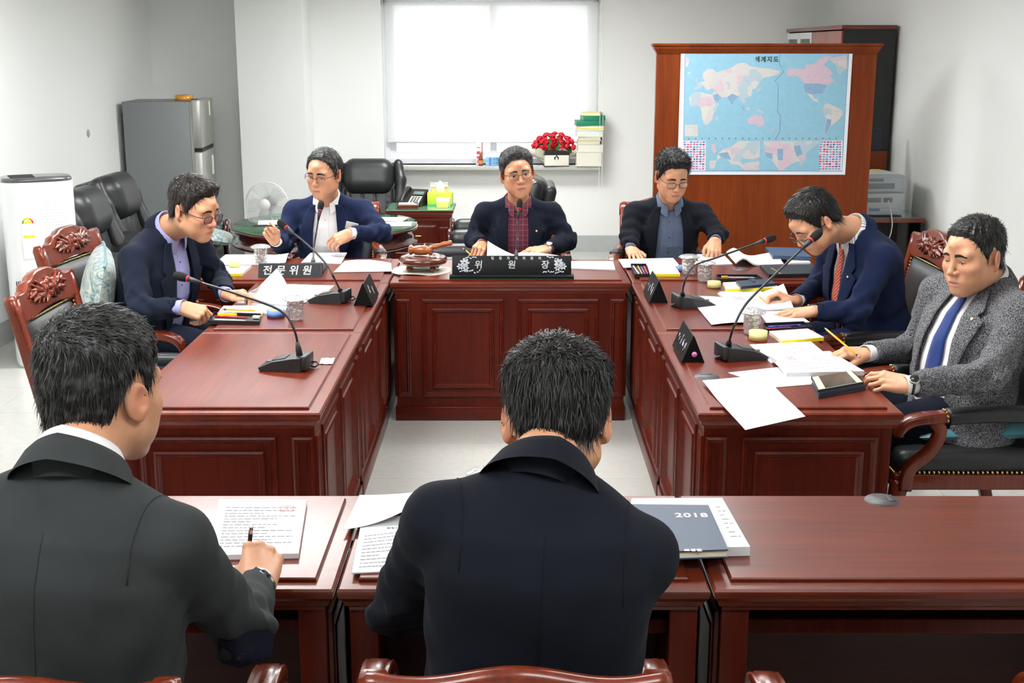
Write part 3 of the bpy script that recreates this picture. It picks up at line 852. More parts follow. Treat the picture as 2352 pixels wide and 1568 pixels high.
M_paper = mat('paper_white', (222, 224, 228), 0.8, spec=0.3)
M_sea = mat('map_sea', (128, 172, 192), 0.6, noise=0.04, nscale=30)
M_land = mat('map_land', (184, 182, 180), 0.6, noise=0.06, nscale=35)
def political(m, cols, scale):
    nt = m.node_tree; b = nt.nodes['Principled BSDF']; tc = nt.nodes.new('ShaderNodeTexCoord'); v = nt.nodes.new('ShaderNodeTexVoronoi'); v.inputs['Scale'].default_value = scale
    nz = nt.nodes.new('ShaderNodeTexNoise'); nz.inputs['Scale'].default_value = scale * 2; ad = nt.nodes.new('ShaderNodeMix'); ad.data_type = 'VECTOR'; ad.inputs[0].default_value = 0.06
    nt.links.new(tc.outputs['Object'], nz.inputs['Vector']); nt.links.new(tc.outputs['Object'], ad.inputs[4]); nt.links.new(nz.outputs['Color'], ad.inputs[5]); nt.links.new(ad.outputs[1], v.inputs['Vector'])
    r = nt.nodes.new('ShaderNodeValToRGB'); r.color_ramp.interpolation = 'CONSTANT'; e = r.color_ramp.elements
    for k, c in enumerate(cols):
        q = e[k] if k < 2 else e.new(k / len(cols)); q.position = k / len(cols); q.color = lin(c)
    sp = nt.nodes.new('ShaderNodeSeparateColor'); nt.links.new(v.outputs['Color'], sp.inputs[0]); nt.links.new(sp.outputs[0], r.inputs['Fac']); nt.links.new(r.outputs['Color'], b.inputs['Base Color'])
political(M_land, [(190, 188, 184), (184, 182, 180), (190, 170, 180), (186, 184, 180), (160, 176, 186), (188, 186, 182)], 14.0)
M_pink = mat('map_pink', (186, 166, 178), 0.6, noise=0.05, nscale=40)
M_blue2 = mat('map_blue', (120, 150, 178), 0.6, noise=0.08, nscale=45)
M_ink = mat('ink_dark', (52, 66, 70), 0.7)
MZ0 = on_y(1700, 401, PY).z; MZ1 = on_y(1700, 115, PY).z
MX0 = on_y(1560, 250, PY).x; MX1 = on_y(1950, 250, PY).x
mp_ = thing('world_map', 'large pale blue printed world map on the wooden partition', 'map', (MX0, PY - 0.004, MZ0))
MW, MH = MX1 - MX0, MZ1 - MZ0
def mpt(cx, cy):
    """photo crop point on the map sheet -> sheet metres"""
    v = (cy - 27) / (1518 - 27.0)
    l = 12 - 54 * v; r = 2072 - 120 * v
    return ((cx - l) / (r - l) * MW, (1 - v) * MH)
def sheet(name, poly, material, parent, lift, crop=True):
    q = [mpt(*p) for p in poly] if crop else poly
    bm = bmesh.new(); vs = [bm.verts.new((x, -lift, z)) for x, z in q]
    try: f = bm.faces.new(vs)
    except ValueError: bm.free(); return None
    f.normal_update()
    bmesh.ops.triangulate(bm, faces=[f]); bmesh.ops.recalc_face_normals(bm, faces=bm.faces)
    me = bpy.data.meshes.new(name); bm.to_mesh(me); bm.free()
    return link(name, me, material, parent)
MB().box(0, MW, -0.001, 0.003, 0, MH).build('map_sheet', M_paper, mp_)
sheet('border_line', [(55, 70), (2028, 64), (1916, 1478), (22, 1478)], M_blue2, mp_, 0.0014)
sheet('sea', [(64, 78), (2018, 72), (1908, 1470), (30, 1470)], M_sea, mp_, 0.0018)
LAND = [
 ('eurasia', M_land, [(270, 300), (330, 245), (400, 250), (430, 290), (520, 260), (600, 240), (680, 190), (740, 175), (800, 185), (830, 215), (950, 235), (1080, 245), (1200, 275), (1180, 310), (1080, 340), (1000, 350), (950, 400), (900, 480), (860, 490), (850, 560), (800, 590), (760, 600), (780, 640), (740, 660), (710, 600), (680, 580), (650, 600), (620, 680), (590, 640), (570, 590), (520, 580), (480, 620), (420, 640), (400, 570), (380, 540), (430, 500), (380, 480), (320, 500), (280, 450), (200, 490), (160, 500), (165, 465), (215, 455), (200, 420), (250, 400), (290, 390), (270, 350)]),
 ('africa', M_land, [(110, 570), (160, 520), (240, 520), (330, 545), (390, 550), (420, 650), (470, 660), (420, 740), (390, 790), (380, 850), (320, 915), (280, 905), (255, 820), (250, 740), (230, 690), (130, 690), (105, 650)]),
 ('congo_patch', M_pink, [(170, 630), (330, 570), (390, 600), (380, 680), (250, 700)]),
 ('arabia', M_blue2, [(385, 560), (440, 540), (500, 590), (440, 640), (410, 620)]),
 ('india', M_blue2, [(560, 580), (620, 540), (700, 575), (640, 620), (622, 680), (600, 650)]),
 ('southeast_asia', M_pink, [(745, 600), (780, 620), (775, 655), (750, 640)]),
 ('australia', M_pink, [(800, 850), (850, 810), (900, 785), (930, 810), (950, 780), (1005, 860), (990, 920), (940, 940), (890, 905), (815, 910)]),
 ('new_zealand', M_pink, [(1075, 985), (1120, 930), (1130, 945), (1090, 995)]),
 ('sumatra', M_blue2, [(722, 690), (740, 690), (775, 745), (760, 755)]),
 ('borneo', M_land, [(785, 715), (820, 695), (825, 730), (795, 740)]),
 ('new_guinea', M_land, [(910, 735), (950, 730), (1000, 765), (960, 770)]),
 ('japan', M_pink, [(905, 525), (960, 460), (970, 470), (930, 525)]),
 ('madagascar', M_land, [(425, 830), (445, 800), (440, 850), (428, 855)]),
 ('britain', M_pink, [(185, 370), (200, 355), (205, 405), (190, 410)]),
 ('iceland', M_land, [(90, 290), (130, 285), (125, 305), (95, 308)]),
 ('greenland', M_land, [(1790, 130), (1850, 110), (1990, 85), (2005, 240), (1950, 270), (1915, 330), (1880, 280), (1860, 200)]),
 ('greenland_west', M_land, [(66, 100), (115, 130), (95, 210), (64, 230)]),
 ('canada', M_pink, [(1290, 245), (1390, 245), (1500, 250), (1500, 200), (1600, 190), (1700, 110), (1830, 90), (1760, 160), (1720, 200), (1800, 260), (1820, 310), (1790, 330), (1850, 390), (1760, 440), (1650, 420), (1480, 420), (1440, 360), (1390, 330), (1280, 330), (1270, 290)]),
 ('united_states', M_blue2, [(1478, 420), (1650, 422), (1750, 440), (1720, 500), (1690, 540), (1640, 540), (1560, 550), (1500, 530), (1475, 460)]),
 ('mexico', M_land, [(1515, 535), (1575, 550), (1600, 600), (1640, 610), (1650, 650), (1590, 620), (1540, 570)]),
 ('south_america', M_land, [(1720, 670), (1760, 655), (1840, 690), (1930, 740), (1935, 790), (1890, 850), (1830, 900), (1790, 930), (1750, 1000), (1730, 1050), (1705, 1020), (1730, 900), (1735, 830), (1690, 750)]),
 ('argentina', M_blue2, [(1745, 840), (1800, 850), (1790, 920), (1745, 1000), (1715, 1040), (1730, 930)]),
]
for k, (nm, m_, poly) in enumerate(LAND): sheet('landmass', poly, m_, mp_, 0.0021 + 0.00003 * k)
sheet('inset_map', [(318, 1105), (945, 1105), (935, 1468), (300, 1468)], M_sea, mp_, 0.0024)
sheet('inset_map', [(975, 1105), (1650, 1105), (1630, 1468), (965, 1468)], M_sea, mp_, 0.0024)
LL = 0.0
for m_, poly in ((M_land, [(690, 1110), (945, 1108), (940, 1300), (860, 1330), (720, 1320), (720, 1380), (935, 1350), (935, 1460), (760, 1465), (690, 1400), (600, 1390), (540, 1310), (480, 1300), (420, 1350), (400, 1440), (340, 1440), (335, 1350), (430, 1340), (440, 1260), (520, 1200), (600, 1180)]),
                 (M_pink, [(370, 1140), (400, 1140), (430, 1230), (395, 1260), (365, 1200)]), (M_pink, [(590, 1200), (690, 1180), (700, 1240), (600, 1280)]), (M_blue2, [(440, 1260), (560, 1240), (600, 1340), (480, 1300)]),
                 (M_land, [(985, 1108), (1650, 1108), (1640, 1140), (1500, 1250), (1480, 1340), (1430, 1420), (1400, 1350), (1330, 1380), (1250, 1430), (1220, 1466), (1170, 1466), (1100, 1360), (1000, 1280), (1000, 1180)]),
                 (M_pink, [(1005, 1160), (1140, 1190), (1140, 1230), (1005, 1230)]), (M_blue2, [(1000, 1240), (1095, 1260), (1090, 1340), (1010, 1290)]), (M_blue2, [(1150, 1200), (1220, 1200), (1215, 1340), (1155, 1340)]),
                 (M_pink, [(1220, 1145), (1295, 1145), (1290, 1210), (1220, 1210)]), (M_blue2, [(1345, 1170), (1420, 1160), (1450, 1270), (1380, 1300)]), (M_pink, [(1390, 1300), (1500, 1280), (1480, 1340), (1400, 1330)])):
    sheet('landmass', poly, m_, mp_, 0.0030 + LL); LL += 0.00003
sheet('legend_box', [(52, 910), (210, 910), (205, 1050), (48, 1050)], M_land, mp_, 0.0024)
# flag tables
fb = []
for x0, x1, b0, b1 in ((30, 300, 22, 292), (1660, 1930, 1640, 1912)):
    sheet('flag_table', [(x0, 1105), (x1, 1105), (b1, 1468), (b0, 1468)], M_paper, mp_, 0.0024)
rnd = random.Random(4)
FC = [(60, 120, 190), (200, 90, 130), (90, 170, 205), (220, 170, 190), (60, 60, 90), (120, 150, 200), (205, 60, 80)]
flag_m = [mat('flag_ink_%d' % k, c, 0.6) for k, c in enumerate(FC)]
fm = [MB() for _ in FC]
for bx in (0, 1):
    for r_ in range(12):
        for c_ in range(7):
            x = (34 if bx == 0 else 1662) + c_ * 38 - r_ * (1.2 if bx == 0 else 2.2); y = 1112 + r_ * 29.5
            a = rnd.randrange(7); b = rnd.randrange(7); st = rnd.random() < 0.5
            for q, kk in ((0, a), (1, b)):
                if st: cs = [(x + 15 * q, y), (x + 15 * (q + 1), y), (x + 15 * (q + 1), y + 19), (x + 15 * q, y + 19)]
                else: cs = [(x, y + 9.5 * q), (x + 30, y + 9.5 * q), (x + 30, y + 9.5 * (q + 1)), (x, y + 9.5 * (q + 1))]
                P = [mpt(*p) for p in cs]; fm[kk].add([(u, -0.003, v) for u, v in P], [(0, 1, 2, 3)])
for k, m_ in enumerate(fm):
    if m_.v: tag(m_.build('flag_prints', flag_m[k], mp_), kind='stuff')
# clock dots, dateline, title
dm = MB()
for k in range(23):
    u, v = mpt(98 + k * 79.8, 1077); dm.lathe([(0.0, 0.0), (0.005, 0.0), (0.005, 0.0006), (0.0, 0.0006)], 10, caps=False, M=Matrix.Translation((u, -0.0022, v)) @ Matrix.Rotation(math.pi / 2, 4, 'X'))
tag(dm.build('clock_prints', mat('dot_grey', (120, 128, 125), 0.6), mp_), kind='stuff')
dl = [mpt(*p) for p in ((1195, 80), (1190, 195), (1240, 280), (1125, 395), (1175, 440), (1158, 760), (1192, 800), (1182, 1000), (1138, 1060))]
MB().tube([(u, -0.0022, v) for u, v in dl], 0.0009, 4).build('date_line', M_ink, mp_)
tm = text_mesh('세계지도', 0.037, 0.0003, offset=0.0016, space=1.28)
u, v = mpt(1036, 140)
link('map_title', tm, M_ink, mp_, (u, -0.0026, v), (math.pi / 2, 0, 0))
txt = MB()
for k in range(150):
    x = rnd.uniform(80, 1980); y = rnd.uniform(200, 1020); u, v = mpt(x, y); l = rnd.uniform(0.004, 0.012)
    txt.add([(u, -0.0032, v), (u + l, -0.0032, v), (u + l, -0.0032, v + 0.0014), (u, -0.0032, v + 0.0014)], [(0, 1, 2, 3)])
tag(txt.build('place_name_marks', mat('map_text', (120, 140, 165), 0.7), mp_), kind='stuff')

# ------------------------------------------------------------------ bookcase in the right corner
M_case = wood('case_wood', (84, 26, 18), (108, 40, 28), 0.3, 0.5, 2, 6)
M_caseblack = mat('case_back', (17, 18, 20), 0.5)
bx0, bx1, by0, by1, bh = 2.45, 2.83, 9.42, 11.30, 2.0
bc = thing('tall_bookcase', 'tall dark bookcase with black side in the right corner behind the partition', 'bookcase', (bx0, by0, 0))
W_, D_ = by1 - by0, bx1 - bx0
MB().box(0.0, D_, 0.0, 0.02, 0, bh - 0.03).build('side_panel', M_caseblack, bc)
MB().box(0.0, D_, W_ - 0.02, W_, 0, bh - 0.03).build('side_panel', M_case, bc)
MB().box(D_ - 0.015, D_, 0.02, W_ - 0.02, 0, bh - 0.03).build('back_panel', M_case, bc)
MB().box(-0.025, D_ + 0.005, -0.012, W_ + 0.01, bh - 0.03, bh, bev=0.003).build('top_board', M_case, bc)
MB().box(0.0, D_, 0.0, W_, 0, 0.08).build('plinth', M_case, bc)
MB().box(0.005, D_ - 0.02, 0.02, W_ - 0.02, 0.9, 0.92).build('shelf', M_case, bc)
M_door = mat('case_door', (140, 84, 72), 0.35, coat=0.4)
nd = 4; dw = (W_ - 0.03) / nd
for k in range(nd):
    a = 0.015 + k * dw + 0.004; b = 0.015 + (k + 1) * dw - 0.004
    if k < 2:
        d_ = MB().box(-0.02, 0.0, a, b, 0.1, bh - 0.04, bev=0.002).build('door', M_door, bc)
    else:
        m_ = MB()
        m_.box(-0.02, 0, a, a + 0.05, 0.1, bh - 0.04); m_.box(-0.02, 0, b - 0.05, b, 0.1, bh - 0.04); m_.box(-0.02, 0, a + 0.05, b - 0.05, bh - 0.09, bh - 0.04); m_.box(-0.02, 0, a + 0.05, b - 0.05, 0.1, 0.9)
        d_ = m_.build('door', mat('case_frame', (210, 214, 214), 0.4), bc)
        MB().box(-0.012, -0.008, a + 0.05, b - 0.05, 0.9, bh - 0.09).build('glass', M_pane, d_)
    MB().box(-0.035, -0.02, b - 0.035 if k % 2 == 0 else a + 0.02, b - 0.02 if k % 2 == 0 else a + 0.035, 0.98, 1.12, bev=0.003).build('handle', M_steel, d_)

# ------------------------------------------------------------------ workstation behind the partition: desk, printer, computer
dk = thing('computer_desk', 'brown computer desk with a green glass top holding the printer', 'desk', (2.32, 8.42, 0))
MB().box(-0.30, 0.50, 0.0, 0.70, 0.675, 0.705, bev=0.003).build('desktop', M_case, dk)
MB().box(-0.29, 0.49, 0.01, 0.69, 0.7055, 0.7105).build('glass_top', mat('green_glass_edge', (40, 96, 70), 0.1, coat=1.0), dk)
MB().box(-0.30, -0.275, 0.02, 0.68, 0, 0.675).build('side_panel', M_case, dk)
MB().box(0.475, 0.50, 0.02, 0.68, 0, 0.675).build('side_panel', M_caseblack, dk)
MB().box(-0.27, 0.20, 0.30, 0.32, 0.25, 0.675).build('modesty_panel', M_case, dk)
MB().box(-0.1, 0.42, 0.35, 0.37, 0.1, 0.675).build('modesty_panel', M_caseblack, dk)
zt = 0.7115
sc_ = thing('desk_screen', 'brown curved desktop screen board behind the grey printer', 'screen', (2.32, 9.02, zt))
MB().prism([(-0.02, 0), (0.385, 0), (0.385, 0.40), (0.12, 0.40), (0.05, 0.38), (0.0, 0.33), (-0.02, 0.28)], 'y', 0, 0.018).build('board', M_part, sc_)
mn = thing('flat_monitor', 'dark blue flat panel seen from behind above the printer', 'monitor', (2.44, 9.10, zt))
MB().box(-0.20, 0.235, -0.015, 0.02, 0.32, 0.56, bev=0.004).build('screen_back', mat('navy_panel', (27, 28, 44), 0.6), mn)
MB().box(-0.02, 0.04, 0.0, 0.03, 0.0, 0.34).build('stand', M_black, mn)
MB().box(-0.10, 0.12, -0.02, 0.14, 0.0, 0.012, bev=0.003).build('foot', M_black, mn)
M_pr = mat('printer_grey', (168, 175, 180), 0.5)
M_pr2 = mat('printer_dark', (118, 124, 130), 0.5)
pr = thing('laser_printer', 'grey laser printer seen from behind on the computer desk', 'printer', (2.49, 8.50, zt), 0.06)
MB().box(-0.215, 0.215, 0.02, 0.40, 0.09, 0.275, bev=0.012).build('body', M_pr, pr)
MB().box(-0.20, 0.20, 0.0, 0.39, 0.0, 0.155, bev=0.008).build('lower_body', M_pr, pr)
MB().box(-0.18, 0.18, 0.006, 0.03, 0.165, 0.262, bev=0.004).build('rear_cover', M_pr, pr)
MB().box(-0.13, 0.13, 0.000, 0.012, 0.185, 0.222, bev=0.002).build('vent_slot', M_pr2, pr)
MB().box(-0.05, 0.05, 0.000, 0.012, 0.236, 0.256, bev=0.002).build('latch', M_pr2, pr)
MB().box(-0.16, 0.16, -0.012, 0.004, 0.008, 0.052, bev=0.003).build('paper_tray', M_pr, pr)
MB().box(-0.045, 0.03, -0.0135, -0.010, 0.035, 0.052).build('tray_handle', mat('tray_blue', (110, 120, 165), 0.5), pr)
MB().box(-0.14, -0.11, -0.01, 0.004, 0.10, 0.125, bev=0.002).build('power_socket', M_black, pr)
MB().box(0.06, 0.12, -0.004, 0.004, 0.095, 0.125, bev=0.002).build('network_socket', M_pr2, pr)
MB().box(-0.06, 0.04, -0.002, 0.004, 0.095, 0.125, bev=0.001).build('vent_grille', M_pr2, pr)
MB().box(-0.19, 0.17, 0.06, 0.36, 0.274, 0.282, bev=0.003).build('output_tray', mat('printer_light', (200, 204, 206), 0.5), pr)
MB().box(0.08, 0.14, 0.30, 0.36, 0.282, 0.286).build('yellow_note', mat('note_yellow', (228, 204, 90), 0.7), pr)
cp = thing('computer_tower', 'narrow silver computer tower between partition and printer', 'computer', (2.12, 8.48, zt))
MB().box(-0.045, 0.045, 0.0, 0.38, 0.0, 0.40, bev=0.004).build('case', mat('tower_silver', (150, 154, 156), 0.4, metal=0.4), cp)
for z0, z1, m_ in ((0.30, 0.37, M_pr2), (0.20, 0.28, mat('tower_vent', (96, 98, 100), 0.5)), (0.03, 0.14, M_black)):
    MB().box(-0.03, 0.03, -0.004, 0.002, z0, z1).build('rear_plate', m_, cp)
for lb, m_, pts in (('black power cable looping down from the printer', M_black, [(2.365, 8.488, 0.83), (2.36, 8.44, 0.80), (2.375, 8.40, 0.70), (2.39, 8.39, 0.60), (2.32, 8.40, 0.52)]),
                    ('white network cable hanging from the printer over the desk edge', mat('cable_white', (206, 206, 200), 0.5), [(2.575, 8.49, 0.82), (2.58, 8.44, 0.76), (2.585, 8.395, 0.66), (2.56, 8.39, 0.56), (2.48, 8.385, 0.545), (2.30, 8.385, 0.62), (2.12, 8.40, 0.71), (2.10, 8.46, 0.74)])):
    o = MB().tube(spline(pts, 5), 0.0045, 6).build('cable', m_); tag(o, lb, 'cable')

# ------------------------------------------------------------------ refrigerator
fr_ = thing('refrigerator', 'grey two-door refrigerator standing in the left corner', 'refrigerator', (-2.86, 10.60, 0), math.radians(4))
fwx, fdy, fz = 0.30, 0.33, 1.41
MB().box(-0.34, 0.20, -fwx, fwx, 0.03, fz, bev=0.006).build('cabinet', mat('fridge_side', (112, 116, 118), 0.45), fr_)
M_fd = mat('fridge_door', (168, 168, 162), 0.32, metal=0.5)
dU = MB().box(0.215, 0.29, -fwx - 0.005, fwx + 0.005, 1.03, fz + 0.015, bev=0.012).build('upper_door', M_fd, fr_)
dL = MB().box(0.215, 0.29, -fwx - 0.005, fwx + 0.005, 0.05, 1.0, bev=0.012).build('lower_door', M_fd, fr_)
MB().box(0.20, 0.22, -fwx, fwx, 0.06, fz - 0.005).build('door_seal', mat('fridge_seal', (142, 142, 136), 0.5), fr_)
MB().box(0.21, 0.282, -fwx + 0.03, fwx - 0.02, 1.0, 1.03).build('handle_recess', M_black, fr_)
MB().box(0.289, 0.2915, 0.10, 0.16, 1.28, 1.40).build('energy_label', mat('label_cream', (226, 226, 196), 0.6), dU)
MB().box(0.289, 0.2915, 0.12, 0.20, 0.78, 0.94).build('sticker', mat('label_white', (222, 228, 222), 0.6), dL)
MB().box(0.21, 0.26, -0.27, -0.2, fz - 0.002, fz + 0.02, bev=0.003).build('hinge', M_black, fr_)
for a, b in ((-0.3, -0.26), (0.16, -0.26), (-0.3, 0.26), (0.16, 0.26)):
    MB().lathe([(0, 0), (0.02, 0), (0.02, 0.032)], 10, (a, b, 0)).build('foot', M_black, fr_)
tp = MB().lathe([(0.038, 0.0), (0.075, 0.0), (0.078, 0.012), (0.075, 0.045), (0.038, 0.045)], 28, (-2.74, 10.55, fz + 0.001), False).build('tape_roll', mat('amber_tape', (205, 138, 22), 0.2, coat=0.8))
tag(tp, 'roll of amber packing tape lying on top of the refrigerator', 'tape')

# ------------------------------------------------------------------ air purifier
ap = thing('air_purifier', 'tall white air purifier with a dark top against the left wall', 'air purifier', (-2.77, 7.24, 0), math.radians(26))
ap.scale = (1.12, 1.12, 1.05)
def srect(a, b, n=40, p=3.2):
    out = []
    for i in range(n):
        t = 2 * math.pi * i / n; c, s_ = math.cos(t), math.sin(t)
        out.append((a * math.copysign(abs(c) ** (2 / p), c), b * math.copysign(abs(s_) ** (2 / p), s_)))
    return out
M_apw = mat('purifier_white', (236, 238, 240), 0.35, coat=0.2)
def lv(m, prof, smooth=True):
    return m.loft([[Vector((x, y + dy, z)) for x, y in srect(a, b)] for a, b, z, dy in prof], True, True, smooth)
lv(MB(), [(0.165, 0.12, 0.0, 0), (0.172, 0.127, 0.02, 0), (0.176, 0.13, 0.5, 0), (0.178, 0.132, 1.0, 0), (0.178, 0.132, 1.035, 0)]).build('body', M_apw, ap)
tp_ = lv(MB(), [(0.176, 0.130, 1.03, 0), (0.174, 0.128, 1.05, 0), (0.168, 0.122, 1.058, 0)]).build('top_cap', mat('purifier_top', (62, 63, 66), 0.25, coat=0.6), ap)
gm = MB()
for k in range(12): gm.box(-0.13, -0.01, -0.08 + k * 0.014, -0.075 + k * 0.014, 1.057, 1.061)
tag(gm.build('outlet_grille', M_black, tp_), kind='stuff')
hm = MB()
for i in range(34):
    for j in range(9):
        z = 0.42 + i * 0.0165; x = 0.02 + j * 0.014 + (0.007 if i % 2 else 0)
        t = x / 0.178; yy = -0.131 * (1 - abs(t) ** 3.2) ** (1 / 3.2)
        hm.lathe([(0.0035, 0.0), (0.0, 0.001)], 6, caps=False, M=Matrix.Translation((x, yy - 0.0002, z)) @ Matrix.Rotation(math.pi / 2, 4, 'X'))
tag(hm.build('intake_perforation', mat('perforation', (196, 200, 204), 0.6), ap), kind='stuff')
for k in range(12):
    MB().box(-0.150 + k * 0.0088, -0.1455 + k * 0.0088, -0.1305, -0.125, 0.36, 0.50).build('vent_slot', M_black, ap)
def strip(a0, a1, z0, z1, m_, nm, lift=0.0015):
    vs = []
    for k in range(7):
        x = a0 + (a1 - a0) * k / 6; t = x / 0.178; yy = -0.131 * (1 - abs(t) ** 3.2) ** (1 / 3.2) - lift
        vs += [(x, yy, z0), (x, yy, z1)]
    return MB().add(vs, [(2 * k, 2 * k + 2, 2 * k + 3, 2 * k + 1) for k in range(6)]).build(nm, m_, ap)
strip(-0.10, -0.035, 0.62, 0.87, mat('label_white2', (240, 241, 238), 0.6), 'energy_label')
strip(-0.095, -0.04, 0.735, 0.75, mat('label_yellow', (240, 212, 30), 0.6), 'yellow_band', 0.0022)
vs = [(-0.068, 0, 0.81)]
m_ = MB()
for q, cc in enumerate(((60, 150, 60), (190, 200, 40), (240, 200, 30), (225, 120, 30), (200, 40, 30))):
    mm = MB(); ring = []
    for k in range(4):
        a = math.pi - math.pi * (q + k / 3) / 5
        for r_ in (0.020, 0.028):
            x = -0.068 + r_ * math.cos(a); z = 0.815 + r_ * 1.15 * math.sin(a); t = x / 0.178
            ring.append((x, -0.131 * (1 - abs(t) ** 3.2) ** (1 / 3.2) - 0.0024, z))
    mm.add(ring, [(2 * k, 2 * k + 2, 2 * k + 3, 2 * k + 1) for k in range(3)]).build('gauge_segment', mat('gauge_%d' % q, cc, 0.6), ap)
mm = MB(); ring = []
for k in range(9):
    a = math.pi * k / 8
    for r_ in (0.004, 0.016):
        x = -0.068 + r_ * math.cos(a); z = 0.815 + r_ * 1.1 * math.sin(a); t = x / 0.178
        ring.append((x, -0.131 * (1 - abs(t) ** 3.2) ** (1 / 3.2) - 0.0024, z))
mm.add(ring, [(2 * k, 2 * k + 2, 2 * k + 3, 2 * k + 1) for k in range(8)]).build('gauge_centre', MATS['label_yellow'], ap)

# ------------------------------------------------------------------ round glass-topped table
rt = thing('round_table', 'round dark wooden table with a green glass top at the back left', 'table', (-1.33, 8.80, 0))
rt.scale = (1, 1, 0.965)
MB().lathe([(0.0, 0.50), (0.60, 0.50), (0.645, 0.50), (0.655, 0.508), (0.655, 0.52), (0.63, 0.53), (0.625, 0.60), (0.64, 0.605), (0.66, 0.612), (0.66, 0.625), (0.65, 0.632), (0.0, 0.632)], 64, caps=False).build('table_body', M_scroll, rt)
MB().lathe([(0.0, 0.632), (0.645, 0.632), (0.645, 0.634), (0.0, 0.634)], 64, caps=False).build('green_felt', mat('felt_green', (128, 196, 160), 0.8), rt)
MB().lathe([(0.0, 0.635), (0.652, 0.635), (0.655, 0.638), (0.655, 0.642), (0.652, 0.645), (0.0, 0.645)], 64, caps=False).build('glass_top', glass_thin('table_glass', (222, 244, 232), 0.14), rt)
MB().lathe([(0.0, 0.0), (0.24, 0.0), (0.25, 0.03), (0.12, 0.10), (0.09, 0.25), (0.14, 0.42), (0.24, 0.50), (0.0, 0.50)], 32, caps=False).build('pedestal', M_scroll, rt)

# ------------------------------------------------------------------ fan
fn = thing('electric_fan', 'white electric fan with a round wire guard before the pillar', 'fan', (-2.06, 10.42, 0), math.radians(-8))
M_fw = mat('fan_white', (232, 232, 228), 0.4)
M_fb = mat('fan_blade', (205, 210, 210), 0.3, alpha=0.6)
FZ = 0.56
hub = Matrix.Translation((0, 0, FZ)) @ Matrix.Rotation(math.pi / 2, 4, 'X')
MB().lathe([(0.0, 0.075), (0.045, 0.073), (0.05, 0.065), (0.05, 0.058)], 24, caps=False, M=hub).build('badge', M_fw, fn)
MB().lathe([(0.0, -0.14), (0.05, -0.13), (0.06, -0.05), (0.03, 0.0), (0.03, 0.04), (0.0, 0.05)], 20, caps=False, M=hub).build('motor', mat('fan_grey', (150, 152, 150), 0.4), fn)
gw = MB()
R_ = 0.185
for k in range(72):
    a = 2 * math.pi * k / 72
    for sg in (1, -1):
        gw.tube([hub @ Vector((r_ * math.cos(a + 0.3 * (1 - r_ / R_)), r_ * math.sin(a + 0.3 * (1 - r_ / R_)), sg * z)) for r_, z in ((0.05, 0.066), (0.10, 0.062), (0.15, 0.045), (R_, 0.01))], 0.0009, 4)
tag(gw.build('wire_guard', M_fw, fn), kind='stuff')
for sg in (0,):
    gr = MB()
    gr.loft([[hub @ Vector((R_ * math.cos(2 * math.pi * j / 48) * q, R_ * math.sin(2 * math.pi * j / 48) * q, z)) for j in range(48)] for q, z in ((0.985, -0.012), (1.02, -0.012), (1.02, 0.012), (0.985, 0.012), (0.985, -0.012))], True, False).build('guard_rim', M_fw, fn)
for k in range(5):
    a = 2 * math.pi * k / 5 + 0.5; m_ = MB(); vs = []
    for i in range(5):
        r_ = 0.035 + 0.13 * i / 4; wd = 0.30 + 0.45 * math.sin(math.pi * (0.25 + 0.6 * i / 4))
        for j in range(5):
            b = a + wd * (j / 4 - 0.5) * 1.3 + 0.3 * i / 4; vs.append(hub @ Vector((r_ * math.cos(b), r_ * math.sin(b), 0.02 * (j / 4 - 0.5) + 0.01)))
    m_.add(vs, [(i * 5 + j, i * 5 + j + 1, i * 5 + j + 6, i * 5 + j + 5) for i in range(4) for j in range(4)], True).build('blade', M_fb, fn)
MB().tube([(0, 0.06, 0.02), (0, 0.08, FZ - 0.02)], 0.016, 10).build('pole', M_fw, fn)
MB().lathe([(0.0, 0), (0.15, 0), (0.16, 0.015), (0.12, 0.03), (0.03, 0.04), (0.0, 0.04)], 28, (0, 0.06, 0), False).build('base', M_fw, fn)

# ------------------------------------------------------------------ telephone cabinet
tc = thing('side_cabinet', 'small red-brown drawer cabinet with a glass top under the telephone', 'cabinet', (-0.73, 10.06, 0))
cw, cd = 0.235, 0.22
MB().box(-cw, cw, -cd, cd, 0.04, 0.54).build('body', M_body, tc)
rect_stack(MB(), -cw - 0.04, cw + 0.03, -cd - 0.035, cd + 0.02, [(0.035, 0.50), (0.03, 0.515), (0.015, 0.53), (0.012, 0.55), (0, 0.565), (0, 0.58)]).build('cornice', M_trimw, tc)
MB().box(-cw - 0.035, cw + 0.025, -cd - 0.03, cd + 0.015, 0.5805, 0.5865).build('glass_top', mat('cabinet_glass', (130, 176, 150), 0.08, coat=1.0), tc)
for z0, z1 in ((0.285, 0.475), (0.07, 0.26)):
    d_ = MB().box(-cw + 0.02, cw - 0.10, -cd - 0.014, -cd, z0, z1, bev=0.003).build('drawer', M_body, tc)
    mould_mesh(-cw + 0.03, cw - 0.11, z0 + 0.012, z1 - 0.012, lambda u, v, n: (u, -cd - 0.014 - n, v)).build('moulding', M_trimw, d_)
    hz = (z0 + z1) / 2
    MB().tube(spline([(-0.09, -cd - 0.016, hz), (-0.085, -cd - 0.035, hz), (0.0, -cd - 0.038, hz), (0.005, -cd - 0.035, hz), (0.01, -cd - 0.016, hz)], 4), 0.005, 8).build('handle', M_gold, d_)
mould_mesh(cw - 0.085, cw - 0.01, 0.10, 0.45, lambda u, v, n: (u, -cd - n, v)).build('side_moulding', M_trimw, tc)
MB().box(-cw - 0.005, cw + 0.005, -cd - 0.005, cd, 0, 0.045).build('plinth', M_trimw, tc)

